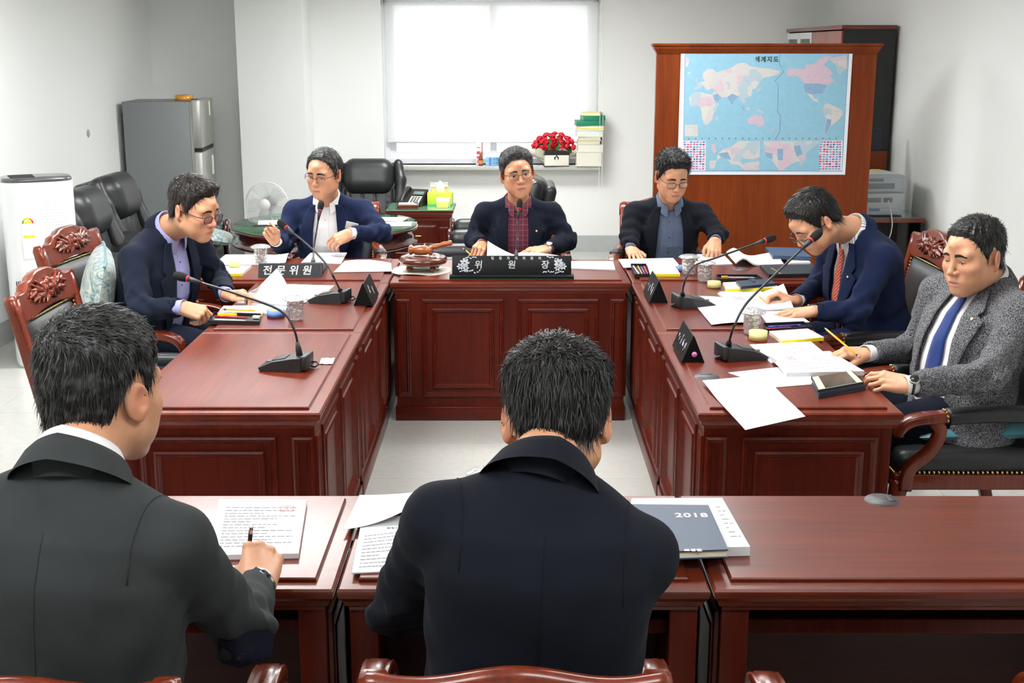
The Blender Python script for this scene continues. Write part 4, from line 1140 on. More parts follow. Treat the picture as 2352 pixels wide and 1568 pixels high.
# ------------------------------------------------------------------ people
def skin_mat():
    m, nt, b = _nodes('skin')
    at = nt.nodes.new('ShaderNodeAttribute'); at.attribute_name = 'tint'
    tc = nt.nodes.new('ShaderNodeTexCoord'); n = nt.nodes.new('ShaderNodeTexNoise'); n.inputs['Scale'].default_value = 60; n.inputs['Detail'].default_value = 4
    nt.links.new(tc.outputs['Object'], n.inputs['Vector'])
    mx = nt.nodes.new('ShaderNodeMix'); mx.data_type = 'RGBA'; mx.blend_type = 'MULTIPLY'; mx.inputs[0].default_value = 0.25
    r = nt.nodes.new('ShaderNodeValToRGB'); r.color_ramp.elements[0].color = (0.75, 0.62, 0.55, 1); r.color_ramp.elements[1].color = (1, 1, 1, 1)
    r.color_ramp.elements[0].position = 0.3; r.color_ramp.elements[1].position = 0.6
    nt.links.new(n.outputs['Fac'], r.inputs['Fac']); nt.links.new(at.outputs['Color'], mx.inputs[6]); nt.links.new(r.outputs['Color'], mx.inputs[7])
    nt.links.new(mx.outputs[2], b.inputs['Base Color'])
    b.inputs['Roughness'].default_value = 0.48
    setin(b, 'Subsurface Weight', 0.07); setin(b, 'Subsurface Radius', (0.01, 0.004, 0.002)); setin(b, 'Subsurface Scale', 1.0)
    return m
M_skin = skin_mat()
def cloth(name, rgb, rough=0.88, sheen=0.02, noise=0.10, nscale=14, weave=0.25, wscale=900):
    return mat(name, rgb, rough, sheen=sheen, noise=noise, nscale=nscale, bump=weave, bscale=wscale, spec=0.15)
def pattern_mat(name, base, line, kind, scale, width=0.08):
    """checked or striped shirt cloth in the wearer's own coordinates (attribute cuv)"""
    m, nt, b = _nodes(name)
    at = nt.nodes.new('ShaderNodeAttribute'); at.attribute_name = 'cuv'
    sp = nt.nodes.new('ShaderNodeSeparateXYZ'); nt.links.new(at.outputs['Vector'], sp.inputs[0])
    facs = []
    for ax in ((0, 2) if kind == 'check' else (0,)):
        mu = nt.nodes.new('ShaderNodeMath'); mu.operation = 'MULTIPLY'; mu.inputs[1].default_value = scale; nt.links.new(sp.outputs[ax], mu.inputs[0])
        frc = nt.nodes.new('ShaderNodeMath'); frc.operation = 'FRACT'; nt.links.new(mu.outputs[0], frc.inputs[0])
        lt = nt.nodes.new('ShaderNodeMath'); lt.operation = 'LESS_THAN'; lt.inputs[1].default_value = width; nt.links.new(frc.outputs[0], lt.inputs[0]); facs.append(lt)
    if len(facs) == 2:
        mxm = nt.nodes.new('ShaderNodeMath'); mxm.operation = 'MAXIMUM'; nt.links.new(facs[0].outputs[0], mxm.inputs[0]); nt.links.new(facs[1].outputs[0], mxm.inputs[1]); fo = mxm
    else: fo = facs[0]
    mx = nt.nodes.new('ShaderNodeMix'); mx.data_type = 'RGBA'; mx.inputs[6].default_value = lin(base); mx.inputs[7].default_value = lin(line)
    nt.links.new(fo.outputs[0], mx.inputs[0]); nt.links.new(mx.outputs[2], b.inputs['Base Color']); b.inputs['Roughness'].default_value = 0.8
    MATS[name] = m; return m
def tweed_mat():
    m, nt, b = _nodes('grey_tweed')
    tc = nt.nodes.new('ShaderNodeTexCoord'); n = nt.nodes.new('ShaderNodeTexNoise'); n.inputs['Scale'].default_value = 260; n.inputs['Detail'].default_value = 3; n.inputs['Roughness'].default_value = 0.8
    nt.links.new(tc.outputs['Object'], n.inputs['Vector'])
    r = nt.nodes.new('ShaderNodeValToRGB'); r.color_ramp.elements[0].position = 0.42; r.color_ramp.elements[1].position = 0.66
    r.color_ramp.elements[0].color = lin((30, 31, 35)); r.color_ramp.elements[1].color = lin((150, 150, 154))
    nt.links.new(n.outputs['Fac'], r.inputs['Fac']); nt.links.new(r.outputs['Color'], b.inputs['Base Color']); b.inputs['Roughness'].default_value = 0.95
    bp = nt.nodes.new('ShaderNodeBump'); bp.inputs['Strength'].default_value = 0.5; bp.inputs['Distance'].default_value = 0.003
    nt.links.new(n.outputs['Fac'], bp.inputs['Height']); nt.links.new(bp.outputs['Normal'], b.inputs['Normal'])
    setin(b, 'Specular IOR Level', 0.15)
    return m
def hair_mat(name, rgb, grey=0.0):
    m, nt, b = _nodes(name)
    tc = nt.nodes.new('ShaderNodeTexCoord'); n = nt.nodes.new('ShaderNodeTexNoise'); n.inputs['Scale'].default_value = 55; n.inputs['Detail'].default_value = 3
    nt.links.new(tc.outputs['Object'], n.inputs['Vector'])
    r = nt.nodes.new('ShaderNodeValToRGB'); r.color_ramp.elements[0].position = 0.45; r.color_ramp.elements[1].position = 0.75
    c = lin(rgb); g = lin((120, 120, 122)); r.color_ramp.elements[0].color = c
    r.color_ramp.elements[1].color = tuple(c[i] * (1 - grey) + g[i] * grey for i in range(3)) + (1,)
    nt.links.new(n.outputs['Fac'], r.inputs['Fac']); nt.links.new(r.outputs['Color'], b.inputs['Base Color'])
    b.inputs['Roughness'].default_value = 0.38; setin(b, 'Specular IOR Level', 0.35)
    return m

def smooth01(x): x = np.clip(x, 0, 1); return x * x * (3 - 2 * x)
SKIN = np.array(lin((204, 150, 116))[:3])

def head_sdf(S, F_, jw=1.0, eye=1.0, full=0.0):
    """adult male head; F_ frame at eye level between the eyes' depth centre"""
    w = F_.w; s = F_.s
    def cone(a, b, ra, rb, k, op='u'): S.cone(w(a), w(b), ra * s, rb * s, k * s, op)
    S.ell(F_, (0, -0.014, 0.030), (0.0775, 0.097, 0.087), 0.01)
    S.ell(F_, (0, 0.018, -0.028), (0.067 * jw, 0.068, 0.088), 0.03 * s)
    for sx in (-1, 1):
        cone((sx * 0.052 * jw, 0.0, -0.062), (sx * 0.018, 0.062, -0.100), 0.020 + full, 0.019, 0.028)
        S.ell(F_, (sx * 0.040, 0.056, -0.026), (0.026 + full, 0.026, 0.024), 0.02 * s)
        S.ell(F_, (sx * 0.036, 0.050, -0.062), (0.024 + full, 0.024, 0.026), 0.025 * s)
    S.ell(F_, (0, 0.070, -0.101), (0.024, 0.017, 0.017), 0.02 * s)
    cone((-0.042, 0.068, 0.021), (0.042, 0.068, 0.021), 0.013, 0.013, 0.016)
    cone((0, 0.074, 0.03), (0, 0.078, 0.05), 0.014, 0.016, 0.02)
    for sx in (-1, 1):
        S.ell(F_, (sx * 0.032, 0.098, -0.001), (0.019, 0.016, 0.010), 0.014 * s, 's')
    # nose
    cone((0, 0.081, 0.012), (0, 0.101, -0.030), 0.0075, 0.0098, 0.011)
    S.ell(F_, (0, 0.103, -0.034), (0.0105, 0.0105, 0.0095), 0.006 * s)
    for sx in (-1, 1):
        S.ell(F_, (sx * 0.0125, 0.093, -0.038), (0.0075, 0.010, 0.0075), 0.005 * s)
        S.ball(w((sx * 0.006, 0.1005, -0.0455)), 0.0032 * s, 0.003 * s, 's')
    # mouth
    S.ell(F_, (0, 0.070, -0.070), (0.033, 0.022, 0.024), 0.02 * s)
    cone((-0.016, 0.087, -0.0675), (0.016, 0.087, -0.0675), 0.0055, 0.0055, 0.006)
    cone((-0.013, 0.0865, -0.0775), (0.013, 0.0865, -0.0775), 0.0065, 0.0065, 0.006)
    cone((-0.022, 0.0935, -0.0722), (0.022, 0.0935, -0.0722), 0.0022, 0.0022, 0.003, 's')
    # lids and eye openings
    for sx in (-1, 1):
        S.ball(w((sx * 0.0315, 0.0695, -0.002)), 0.0138 * s, 0.004 * s)
        if eye > 0: S.ell(F_, (sx * 0.0315, 0.083, -0.0025), (0.0125, 0.006, 0.0042 * eye), 0.002 * s, 's')
        S.cone(w((sx * 0.019, 0.0825, 0.0085)), w((sx * 0.046, 0.074, 0.0075)), 0.0032 * s, 0.0028 * s, 0.005 * s)
    # ears
    for sx in (-1, 1):
        Re = rotm(-sx * 0.50, 0.0, 0.0) @ rotm(0, -0.18, 0)
        S.ell(F_, (sx * 0.0835, -0.016, -0.010), (0.0065, 0.0205, 0.032), 0.006 * s, R=Re)
        S.ell(F_, (sx * 0.0915, -0.012, -0.006), (0.006, 0.011, 0.017), 0.004 * s, 's', R=Re)
        S.ball(w((sx * 0.079, -0.006, -0.036)), 0.0085 * s, 0.006 * s)

def skull_only(F_, jw=1.0):
    S = SDF(); s = F_.s
    S.ell(F_, (0, -0.014, 0.030), (0.0775, 0.097, 0.087), 0.01)
    S.ell(F_, (0, 0.018, -0.028), (0.067 * jw, 0.068, 0.088), 0.03 * s)
    S.cone(F_.w((0, 0.074, 0.03)), F_.w((0, 0.078, 0.05)), 0.014 * s, 0.016 * s, 0.02 * s)
    S.cone(F_.w((0, -0.035, -0.05)), F_.w((0, -0.055, -0.13)), 0.06 * s, 0.06 * s, 0.03 * s)
    return S

POSES = {  # per finger (index..little): three bends in degrees; spread; thumb points (out, along, up) from the wrist
    'flat':  ([(14, 12, 6), (12, 12, 6), (14, 14, 6), (18, 16, 8)], 5, [(0.026, 0.020, -0.006), (0.050, 0.050, -0.010), (0.058, 0.078, -0.012), (0.056, 0.098, -0.013)]),
    'relax': ([(26, 34, 18), (32, 38, 20), (36, 42, 22), (38, 44, 24)], 4, [(0.026, 0.020, -0.008), (0.044, 0.052, -0.022), (0.044, 0.078, -0.034), (0.038, 0.096, -0.042)]),
    'pen':   ([(44, 52, 22), (58, 62, 26), (70, 72, 30), (74, 76, 32)], 1, [(0.024, 0.020, -0.010), (0.036, 0.052, -0.032), (0.028, 0.076, -0.046), (0.018, 0.092, -0.052)]),
    'fist':  ([(62, 82, 42), (66, 84, 42), (68, 86, 42), (68, 86, 42)], 0, [(0.024, 0.020, -0.012), (0.036, 0.048, -0.032), (0.024, 0.068, -0.046), (0.004, 0.078, -0.050)]),
    'hold':  ([(20, 20, 10), (52, 50, 26), (60, 56, 28), (64, 60, 30)], 3, [(0.026, 0.020, -0.010), (0.042, 0.052, -0.022), (0.040, 0.080, -0.030), (0.032, 0.100, -0.032)]),
    'press': ([(20, 30, 16), (22, 34, 16), (26, 36, 18), (30, 38, 20)], 7, [(0.026, 0.020, -0.008), (0.048, 0.048, -0.016), (0.054, 0.074, -0.024), (0.050, 0.094, -0.030)]),
}
def hand_sdf(S, F_, ts, pose):
    """F_ at the wrist: y to the fingers, z out of the back of the hand; ts = -1 right hand, +1 left"""
    bends, spread, th = POSES[pose]; s = F_.s; w = F_.w
    kx = (0.029, 0.010, -0.010, -0.028); ky = (0.086, 0.090, 0.085, 0.075); kz = (0.0, 0.003, 0.001, -0.004)
    ln = ((0.043, 0.026, 0.021), (0.047, 0.029, 0.022), (0.044, 0.027, 0.021), (0.035, 0.021, 0.019)); rr = (0.0092, 0.0094, 0.0088, 0.0078)
    tips = []
    for i in range(4):
        k = (ts * kx[i], ky[i], kz[i] - 0.002)
        S.cone(w((ts * kx[i] * 0.55, 0.0, 0.0)), w(k), 0.0185 * s, (rr[i] + 0.0026) * s, 0.008 * s)
        S.ball(w((k[0], k[1] - 0.002, k[2] + 0.0035)), (rr[i] + 0.0012) * s, 0.004 * s)
        a = 0.0; p = np.array(k); sp = math.radians((1.5 - i) * spread) * ts
        for j in range(3):
            a += math.radians(bends[i][j])
            d = np.array((math.sin(sp) * math.cos(a), math.cos(sp) * math.cos(a), -math.sin(a)))
            q = p + d * ln[i][j]
            r0 = rr[i] * (1 - 0.10 * j); r1 = rr[i] * (1 - 0.10 * (j + 1))
            S.cone(w(p), w(q), r0 * s, r1 * s, 0.0035 * s); p = q
        tips.append(w(p))
    S.ell(F_, (ts * 0.020, 0.040, -0.012), (0.018, 0.028, 0.013), 0.012 * s)
    S.ell(F_, (-ts * 0.018, 0.038, -0.010), (0.014, 0.030, 0.012), 0.012 * s)
    P = [w((ts * x, y, z)) for x, y, z in th]
    for j, (ra, rb) in enumerate(((0.0155, 0.0118), (0.0115, 0.0105), (0.0105, 0.0082))):
        S.cone(P[j], P[j + 1], ra * s, rb * s, 0.006 * s if j else 0.012 * s)
    return tips, P[-1]

def vec(p): return np.array((p[0], p[1], p[2]), float)

PEOPLE = []
def person(label, sp):
    rnd = np.random.RandomState(sp.get('seed', 1))
    hip = vec(sp['hip']); neck = vec(sp['neck']); headc = vec(sp['head'])
    root = thing('person', label, 'person', (hip[0], hip[1], 0), 0, 'men at the meeting')
    base = Vector((-hip[0], -hip[1], 0))
    def put(name, me, material, parent=None):
        if parent is None or parent is root: return link(name, me, material, root, base)
        return link(name, me, material, parent)
    up = neck - hip; L = np.linalg.norm(up); up = up / L
    fw = rotm(sp['yaw'])[1]; fw = fw - up * (fw @ up); fw /= np.linalg.norm(fw)
    rt_ = np.cross(fw, up)
    T = Fr(hip, np.array((rt_, fw, up)))
    bk = sp.get('bulk', 1.0); sh = sp.get('sh', 0.188) ; shz = sp.get('shz', 0.815)
    hs = sp.get('hs', 1.03)
    HF = Fr(headc, rotm(*sp['headrot']), hs)
    # ---- joints
    J = {}
    for side, sx in (('R', 1), ('L', -1)):
        a = sp[side]
        J[side] = dict(s=T.w((sx * sh, a.get('sf', 0.0), L * shz + a.get('sz', 0.0))), e=vec(a['e']), w=vec(a['w']), sx=sx, **{k: a[k] for k in ('dir', 'up', 'pose') if k in a})
    # ---- skin body: head, neck, trunk core, arms, hands
    S = SDF(); h = sp.get('h', 0.0030)
    head_sdf(S, HF, sp.get('jw', 1.0), sp.get('eye', 0.7), sp.get('full', 0.0))
    nb = HF.w((0, -0.030, -0.062))
    S.cone(nb, neck + fw * 0.004, 0.054 * hs, 0.056, 0.03)
    S.cone(HF.w((0, 0.012, -0.08)), neck + fw * 0.012 + up * 0.01, 0.030, 0.036, 0.04)
    S.cone(neck, hip + up * 0.1, 0.05, 0.04, 0.03)
    tips = {}
    for side in 'RL':
        j = J[side]
        S.cone(neck - up * 0.07, j['s'], 0.03, 0.028, 0.02); S.cone(j['s'], j['e'], 0.028, 0.028, 0.01); S.cone(j['e'], j['w'], 0.03, 0.0255, 0.01)
        if sp.get('hands', 'RL').find(side) >= 0:
            d = vec(j['dir']); R_ = frame_from(d, vec(j['up']))
            hf = Fr(j['w'], R_, sp.get('hand', 1.0))
            tips[side] = hand_sdf(S, hf, -j['sx'], j['pose']) + (hf,)
    v, q = sdf_mesh(S, h)
    v, q = keep_main(v, q)
    me = mesh_np('body', v, q)
    # skin tint: lips, cheeks, nose, nails, stubble and scalp under the hair
    l = HF.l(v); tint = np.tile(SKIN * sp.get('tone', 1.0), (len(v), 1))
    def mixc(wt, c): tint[:] = tint * (1 - wt[:, None]) + np.array(c) * wt[:, None]
    lipw = np.exp(-((l[:, 0] / 0.022) ** 4) - ((l[:, 2] + 0.0725) / 0.0085) ** 4) * (l[:, 1] > 0.076)
    mixc(lipw * 0.75, lin((176, 100, 92))[:3])
    chk = np.exp(-(((np.abs(l[:, 0]) - 0.042) / 0.022) ** 2 + ((l[:, 2] + 0.03) / 0.022) ** 2)) * (l[:, 1] > 0.03)
    mixc(chk * 0.35, lin((206, 128, 104))[:3])
    nos = np.exp(-((l[:, 0] / 0.016) ** 2 + ((l[:, 2] + 0.035) / 0.014) ** 2)) * (l[:, 1] > 0.09)
    mixc(nos * 0.4, lin((204, 126, 106))[:3])
    ear = smooth01((np.abs(l[:, 0]) - 0.078) / 0.006) * (np.abs(l[:, 2]) < 0.06) * (l[:, 1] < 0.02)
    mixc(ear * 0.4, lin((214, 128, 106))[:3])
    mth = np.exp(-((l[:, 0] / 0.02) ** 6) - ((l[:, 2] + 0.0722) / 0.0013) ** 2) * (l[:, 1] > 0.07)
    mixc(mth * 0.8, lin((70, 28, 26))[:3])
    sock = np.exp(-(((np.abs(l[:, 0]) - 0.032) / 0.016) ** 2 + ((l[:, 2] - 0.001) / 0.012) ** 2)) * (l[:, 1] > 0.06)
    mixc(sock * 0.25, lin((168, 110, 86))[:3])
    for side in tips:
        for t_, in [(x,) for x in tips[side][0]] + [(tips[side][1],)]:
            dd = np.linalg.norm(v - t_, axis=1); mixc(np.exp(-(dd / 0.008) ** 2) * 0.35, lin((226, 150, 132))[:3])
    ca = me.color_attributes.new('tint', 'FLOAT_COLOR', 'POINT')
    ca.data.foreach_set('color', np.concatenate((tint, np.ones((len(v), 1))), 1).astype(np.float32).ravel())
    body = put('body', me, M_skin)

    # ---- hair
    hp = sp['hair']; sk = skull_only(HF, sp.get('jw', 1.0))
    ty = np.array([-0.14, -0.07, -0.048, -0.03, -0.012, 0.004, 0.018, 0.03, 0.044, 0.06, 0.08, 0.12])
    fz = hp.get('front', 0.062)
    tz = np.array([-0.072, -0.068, -0.052, -0.012, 0.022, 0.004, -0.020, 0.004, 0.034, fz - 0.008, fz, fz + 0.002]) + 0.0
    tz[:3] += hp.get('nape', 0.0)
    def thick(P):
        q_ = HF.l(P); g = q_[..., 2] - np.interp(q_[..., 1], ty, tz) - hp.get('temple', 0.0) * np.exp(-((np.abs(q_[..., 0]) - 0.05) / 0.02) ** 2) * (q_[..., 1] > 0.03)
        top = smooth01((q_[..., 2] - 0.03) / 0.06)
        tm_ = hp.get('side', 0.007) * (1 - top) + hp.get('top', 0.018) * top
        tm_ = tm_ + hp.get('fringe', 0.0) * np.exp(-((q_[..., 1] - 0.07) / 0.03) ** 2) * top
        tm_ = tm_ - hp.get('bald', 0.0) * np.exp(-((q_[..., 0] - hp.get('baldx', 0.0)) / 0.03) ** 2 - ((q_[..., 1] - hp.get('baldy', 0.0)) / 0.04) ** 2) * top
        return tm_ * smooth01((g + 0.002) / (hp.get('fade', 0.03) * (1 + 0.9 * smooth01((q_[..., 1] - 0.03) / 0.03)))), q_
    def hd(P, D):
        t_, q_ = thick(P)
        a_ = np.arctan2(q_[..., 0] - hp.get('crownx', 0.0), q_[..., 1] + 0.055)
        nz_ = np.sin(a_ * 31 + 40 * q_[..., 2]) * 0.5 + np.sin(a_ * 67 - 60 * q_[..., 2] + 30 * q_[..., 1]) * 0.35 + np.sin(q_[..., 0] * 150 + np.sin(q_[..., 1] * 90) * 2) * 0.4
        return D - (t_ * (1 + 0.16 * nz_) - 0.0035) * HF.s
    HS = SDF(); HS.ops = list(sk.ops); HS.func(hd, op='d')
    hv, hq = sdf_mesh(HS, sp.get('hh', 0.0032))
    tk = thick(hv)[0]; keep = tk > 0.0012
    hq = hq[keep[hq].all(1)]
    used = np.unique(hq); remap = -np.ones(len(hv), int); remap[used] = np.arange(len(used)); hv2 = hv[used]; hq = remap[hq]; hv2, hq = keep_main(hv2, hq)
    ns = sp.get('strands', 1300); cand = np.nonzero(thick(hv2)[0] > 0.0035)[0]
    verts = [hv2]; faces = [np.concatenate((hq[:, [0, 1, 2]], hq[:, [0, 2, 3]]))]
    if len(cand) and ns:
        P = hv2[rnd.choice(cand, ns)] + rnd.normal(0, 0.0015, (ns, 3))
        crown = np.array((hp.get('crownx', 0.0), -0.055, 0.112))
        ln_ = hp.get('len', 0.035) * rnd.uniform(0.6, 1.2, ns) * HF.s
        l0 = HF.l(P); ln_ = ln_ * np.where((l0[:, 1] > 0.045) & (l0[:, 2] < 0.09), 0.55, 1.0)
        lift = rnd.normal(hp.get('lift', 0.0012), 0.0010, ns)
        pts = [P]; n0 = None
        wob = rnd.normal(0, 0.22, (ns, 3))
        for k in range(4):
            n_ = HS.grad(P, 0.004); q_ = HF.l(P)
            flow = q_ - crown; flow /= np.linalg.norm(flow, axis=1, keepdims=True) + 1e-6
            sweep = np.array(hp.get('sweep', (0.3, 0.3, 0)))
            topw = np.maximum(smooth01((q_[:, 2] - 0.05) / 0.04), smooth01((q_[:, 1] - 0.035) / 0.02))[:, None]
            dirl = flow * (1 - 0.6 * topw) + sweep * topw + np.array((0, -0.25, -0.7)) * (1 - topw) + wob
            dw = dirl @ HF.R; dw = dw - n_ * (dw * n_).sum(1, keepdims=True); dw /= np.linalg.norm(dw, axis=1, keepdims=True) + 1e-6
            P = P + dw * (ln_ / 4)[:, None]
            dist = HS.eval(P); P = P - n_ * (dist - 0.0006 - lift * (k + 1))[:, None]
            pts.append(P)
        PT = np.stack(pts, 1)                                  # ns,5,3
        tg = np.gradient(PT, axis=1); tg /= np.linalg.norm(tg, axis=2, keepdims=True) + 1e-9
        nn = HS.grad(PT[:, 0], 0.004)[:, None, :]; sd = np.cross(tg, nn); sd /= np.linalg.norm(sd, axis=2, keepdims=True) + 1e-9
        wd = hp.get('wid', 0.0011) * np.array((1.0, 1.0, 0.9, 0.6, 0.1))[None, :, None]
        A = PT + sd * wd; B_ = PT - sd * wd; C_ = PT + np.cross(sd, tg) * wd * 0.9
        rings = np.stack((A, C_, B_), 2).reshape(-1, 3)          # ns*5*3
        off = len(hv2)
        i0 = (np.arange(ns) * 15)[:, None]; fl_ = []
        for k in range(4):
            for a, b in ((0, 1), (1, 2)):
                fl_.append(np.stack([i0 + k * 3 + a, i0 + k * 3 + b, i0 + (k + 1) * 3 + b], -1).reshape(-1, 3)); fl_.append(np.stack([i0 + k * 3 + a, i0 + (k + 1) * 3 + b, i0 + (k + 1) * 3 + a], -1).reshape(-1, 3))
        verts.append(rings); faces.append(np.concatenate(fl_) + off)
    hm_ = mesh_np('hair', np.concatenate(verts), np.concatenate(faces))
    put('hair', hm_, hp['mat'])

    # ---- face details placed on the head surface
    HD = SDF(); head_sdf(HD, HF, sp.get('jw', 1.0), 0.0, sp.get('full', 0.0))
    ydir = HF.d((0, -1, 0))
    if sp.get('face', True):
        for sx in (-1, 1):
            vs = []; n = 11
            for i in range(n):
                u = i / (n - 1); x = 0.012 + 0.040 * u; z = 0.0195 + 0.0035 * math.sin(math.pi * min(1, u * 1.1)) - 0.004 * u
                th_ = 0.0050 * (1 - 0.65 * u ** 2)
                for q3, dz in enumerate((-th_, 0, th_)): vs.append((sx * x, 0.13, z + dz))
            W_ = np.array([HF.w(p) for p in vs]); M_ = HD.march(W_, ydir, 0.0004); M_[1::3] += HF.d((0, 0.002, 0))
            fs = [(i * 3 + k, i * 3 + k + 1, i * 3 + k + 4, i * 3 + k + 3) for i in range(n - 1) for k in range(2)]
            put('eyebrow', MB().add(M_, fs, True).mesh('eyebrow'), hp['mat'])
            ec = HF.w((sx * 0.0315, 0.0705, -0.002)); 
            if sp.get('eye', 0.7) > 0:
                em = MB().sphere((0, 0, 0), 0.0122 * hs, 16, 12).mesh('eye')
                em.transform(Matrix.Rotation(math.pi / 2, 4, 'X'))
                gz = sp.get('gaze', (0, 0)); Re = rotm(-gz[0], gz[1], 0) @ HF.R
                em.transform(Matrix(Re.T.tolist()).to_4x4()); em.transform(Matrix.Translation(Vector(ec)))
                eo = put('eye', em, mat('eye_white', (222, 216, 208), 0.25, coat=0.5))
                im = MB().lathe([(0.0, 0.0128), (0.0030, 0.0127), (0.0058, 0.0113), (0.0058, 0.0100)], 16, caps=False, M=Matrix.Rotation(-math.pi / 2, 4, 'X')).mesh('iris')
                im.transform(Matrix.Scale(hs, 4)); im.transform(Matrix(Re.T.tolist()).to_4x4()); im.transform(Matrix.Translation(Vector(ec)))
                put('iris', im, mat('iris_dark', (34, 22, 18), 0.2, coat=0.8), eo)
            # lash line
            vs = []
            e_ = sp.get('eye', 0.7); zt_ = -0.0025 + 0.0042 * e_ if e_ > 0 else -0.0065
            for i in range(9):
                u = -1 + 2 * i / 8; x = 0.0315 + 0.0135 * u; z = zt_ - (0.0036 if e_ > 0 else -0.0028) * u * u
                for dz in (-0.0009, 0.0009): vs.append(HF.w((sx * x, 0.11, z + dz)))
            M_ = HD.march(np.array(vs), ydir, 0.0007)
            put('eyelash', MB().add(M_, [(2 * i, 2 * i + 2, 2 * i + 3, 2 * i + 1) for i in range(8)], True).mesh('eyelash'), mat('lash', (28, 20, 18), 0.6))
    if sp.get('glasses'):
        gl = sp['glasses']; gm_ = gl['mat']; gz_ = gl.get('z', -0.004); gy = gl.get('y', 0.098)
        fm_ = MB(); lens = []
        for sx in (-1, 1):
            ring = []
            for i in range(28):
                t_ = 2 * math.pi * i / 28; c, s_ = math.cos(t_), math.sin(t_); p_ = 3.0
                ring.append(Vector(HF.w((sx * (0.0335 + gl.get('w', 0.0245) * math.copysign(abs(c) ** (2 / p_), c)), gy - 0.10 * (0.0335 + 0.0245 * c) ** 2 * 4, gz_ + gl.get('h', 0.016) * math.copysign(abs(s_) ** (2 / p_), s_)))))
            lens.append(ring)
            r_ = gl.get('r', 0.0014)
            if gl.get('half'):
                ups = ring[0:15]; fm_.tube(ups, r_, 6)
            else: fm_.tube(ring + [ring[0]], r_, 6, caps=False)
            o1 = HF.w((sx * 0.060, gy - 0.012, gz_ + 0.009)); fm_.tube([Vector(HF.w((sx * 0.057, gy - 0.008, gz_ + 0.008))), Vector(o1), Vector(HF.w((sx * 0.073, gy - 0.03, gz_ + 0.010))), Vector(HF.w((sx * 0.079, 0.02, gz_ + 0.010))), Vector(HF.w((sx * 0.081, -0.006, gz_ + 0.010))), Vector(HF.w((sx * 0.083, -0.028, gz_ - 0.008)))], gl.get('t', 0.0016), 6)
        fm_.tube([Vector(HF.w((-0.0105, gy, gz_ + 0.004))), Vector(HF.w((0, gy + 0.003, gz_ + 0.007))), Vector(HF.w((0.0105, gy, gz_ + 0.004)))], 0.0013, 6)
        go = put('eyeglasses', fm_.mesh('eyeglasses'), gm_)
        for ring in lens: put('lens', MB().add(ring, [tuple(range(28))]).mesh('lens'), gl.get('lens', glass_thin('spectacle_lens', (250, 250, 252), 0.04)), go)

    # ---- shirt
    tt = np.array([-0.9, 0.0, 0.25, 0.5, 0.70, 0.82, 0.90, 1.0])
    ta = np.array([0.200, 0.180, 0.168, 0.178, 0.182, 0.160, 0.110, 0.062]) * bk * sp.get('wide', 1.0)
    tb = np.array([0.150, 0.142, 0.132, 0.132, 0.120, 0.098, 0.074, 0.058]) * bk * sp.get('deep', 1.0)
    tyc = np.array([0.0, 0.012, 0.026, 0.018, 0.000, -0.012, -0.015, -0.008]) + np.array([0, 0, 0, 0, 0, 0, 0, 0])
    hump = sp.get('hump', 0.0)
    def torso(off, z0, z1=1.02):
        def fn(P):
            q_ = T.l(P); t_ = q_[..., 2] / L
            a = np.interp(t_, tt, ta) + off; b = np.interp(t_, tt, tb) + off; c = np.interp(t_, tt, tyc) - hump * np.exp(-((t_ - 0.72) / 0.25) ** 2)
            pw = 2.35
            r_ = (np.abs(q_[..., 0] / a) ** pw + np.abs((q_[..., 1] - c) / b) ** pw) ** (1 / pw)
            d_ = (r_ - 1) * np.minimum(a, b) * 0.9
            return smax(smax(d_, (t_ - z1) * L, 0.03), z0 * L - q_[..., 2], 0.02)
        return fn
    cT = T.w((0, 0, L * 0.4)); rT = 0.62
    skirt = sp.get('skirt', -0.06)
    TS_ = SDF(); TS_.func(torso(0.0, skirt), cT, rT)          # jacket trunk without arms
    for side in 'RL':
        j = J[side]; sx = j['sx']
        TS_.cone(T.w((sx * 0.045, -0.014, L * 0.935)), j['s'] + up * 0.004, 0.034, 0.052 * bk, 0.05)
    shp = sp.get('shirt')
    if shp is not None:
        SS = SDF(); SS.func(torso(-0.009, -0.02, 1.0), cT, rT)
        for side in 'RL':
            sx = J[side]['sx']; SS.cone(T.w((sx * 0.045, -0.012, L * 0.93)), T.w((sx * 0.11, -0.01, L * 0.86)), 0.030, 0.036, 0.05)
        SS.func(lambda P, D: D - 0.0025 * np.sin(T.l(P)[..., 2] * 34 + 2.2 * np.sin(T.l(P)[..., 0] * 22)) * np.exp(-((T.l(P)[..., 2] / L - 0.2) / 0.35) ** 2), op='d')
        sv, sq = sdf_mesh(SS, 0.008)
        sm_ = mesh_np('shirt', sv, sq)
        at = sm_.attributes.new('cuv', 'FLOAT_VECTOR', 'POINT'); at.data.foreach_set('vector', T.l(sv).astype(np.float32).ravel())
        so = put('shirt', sm_, shp['mat'])
    else: so = None
    # collars: loops around the neck
    ndir = (nb - neck); ndir /= np.linalg.norm(ndir); cz = up * 0.55 + ndir * 0.45; cz /= np.linalg.norm(cz)
    CFr = Fr(neck + ndir * sp.get('cup', 0.012) + fw * sp.get('cfw', 0.006), frame_from(fw - cz * (fw @ cz), cz))
    def collar(rows, a0, a1, n=36):
        rings = []
        for rfun in rows:
            ring = []
            for i in range(n + 1):
                phi = a0 + (a1 - a0) * i / n; f_ = abs((phi + math.pi) % (2 * math.pi) - math.pi) / math.pi     # 0 front .. 1 back
                r_, z_ = rfun(f_)
                ring.append(Vector(CFr.w((r_ * 0.95 * math.sin(phi), r_ * 1.04 * math.cos(phi), z_))))
            rings.append(ring)
        return MB().loft(rings, False, False, True)
    I_ = np.interp
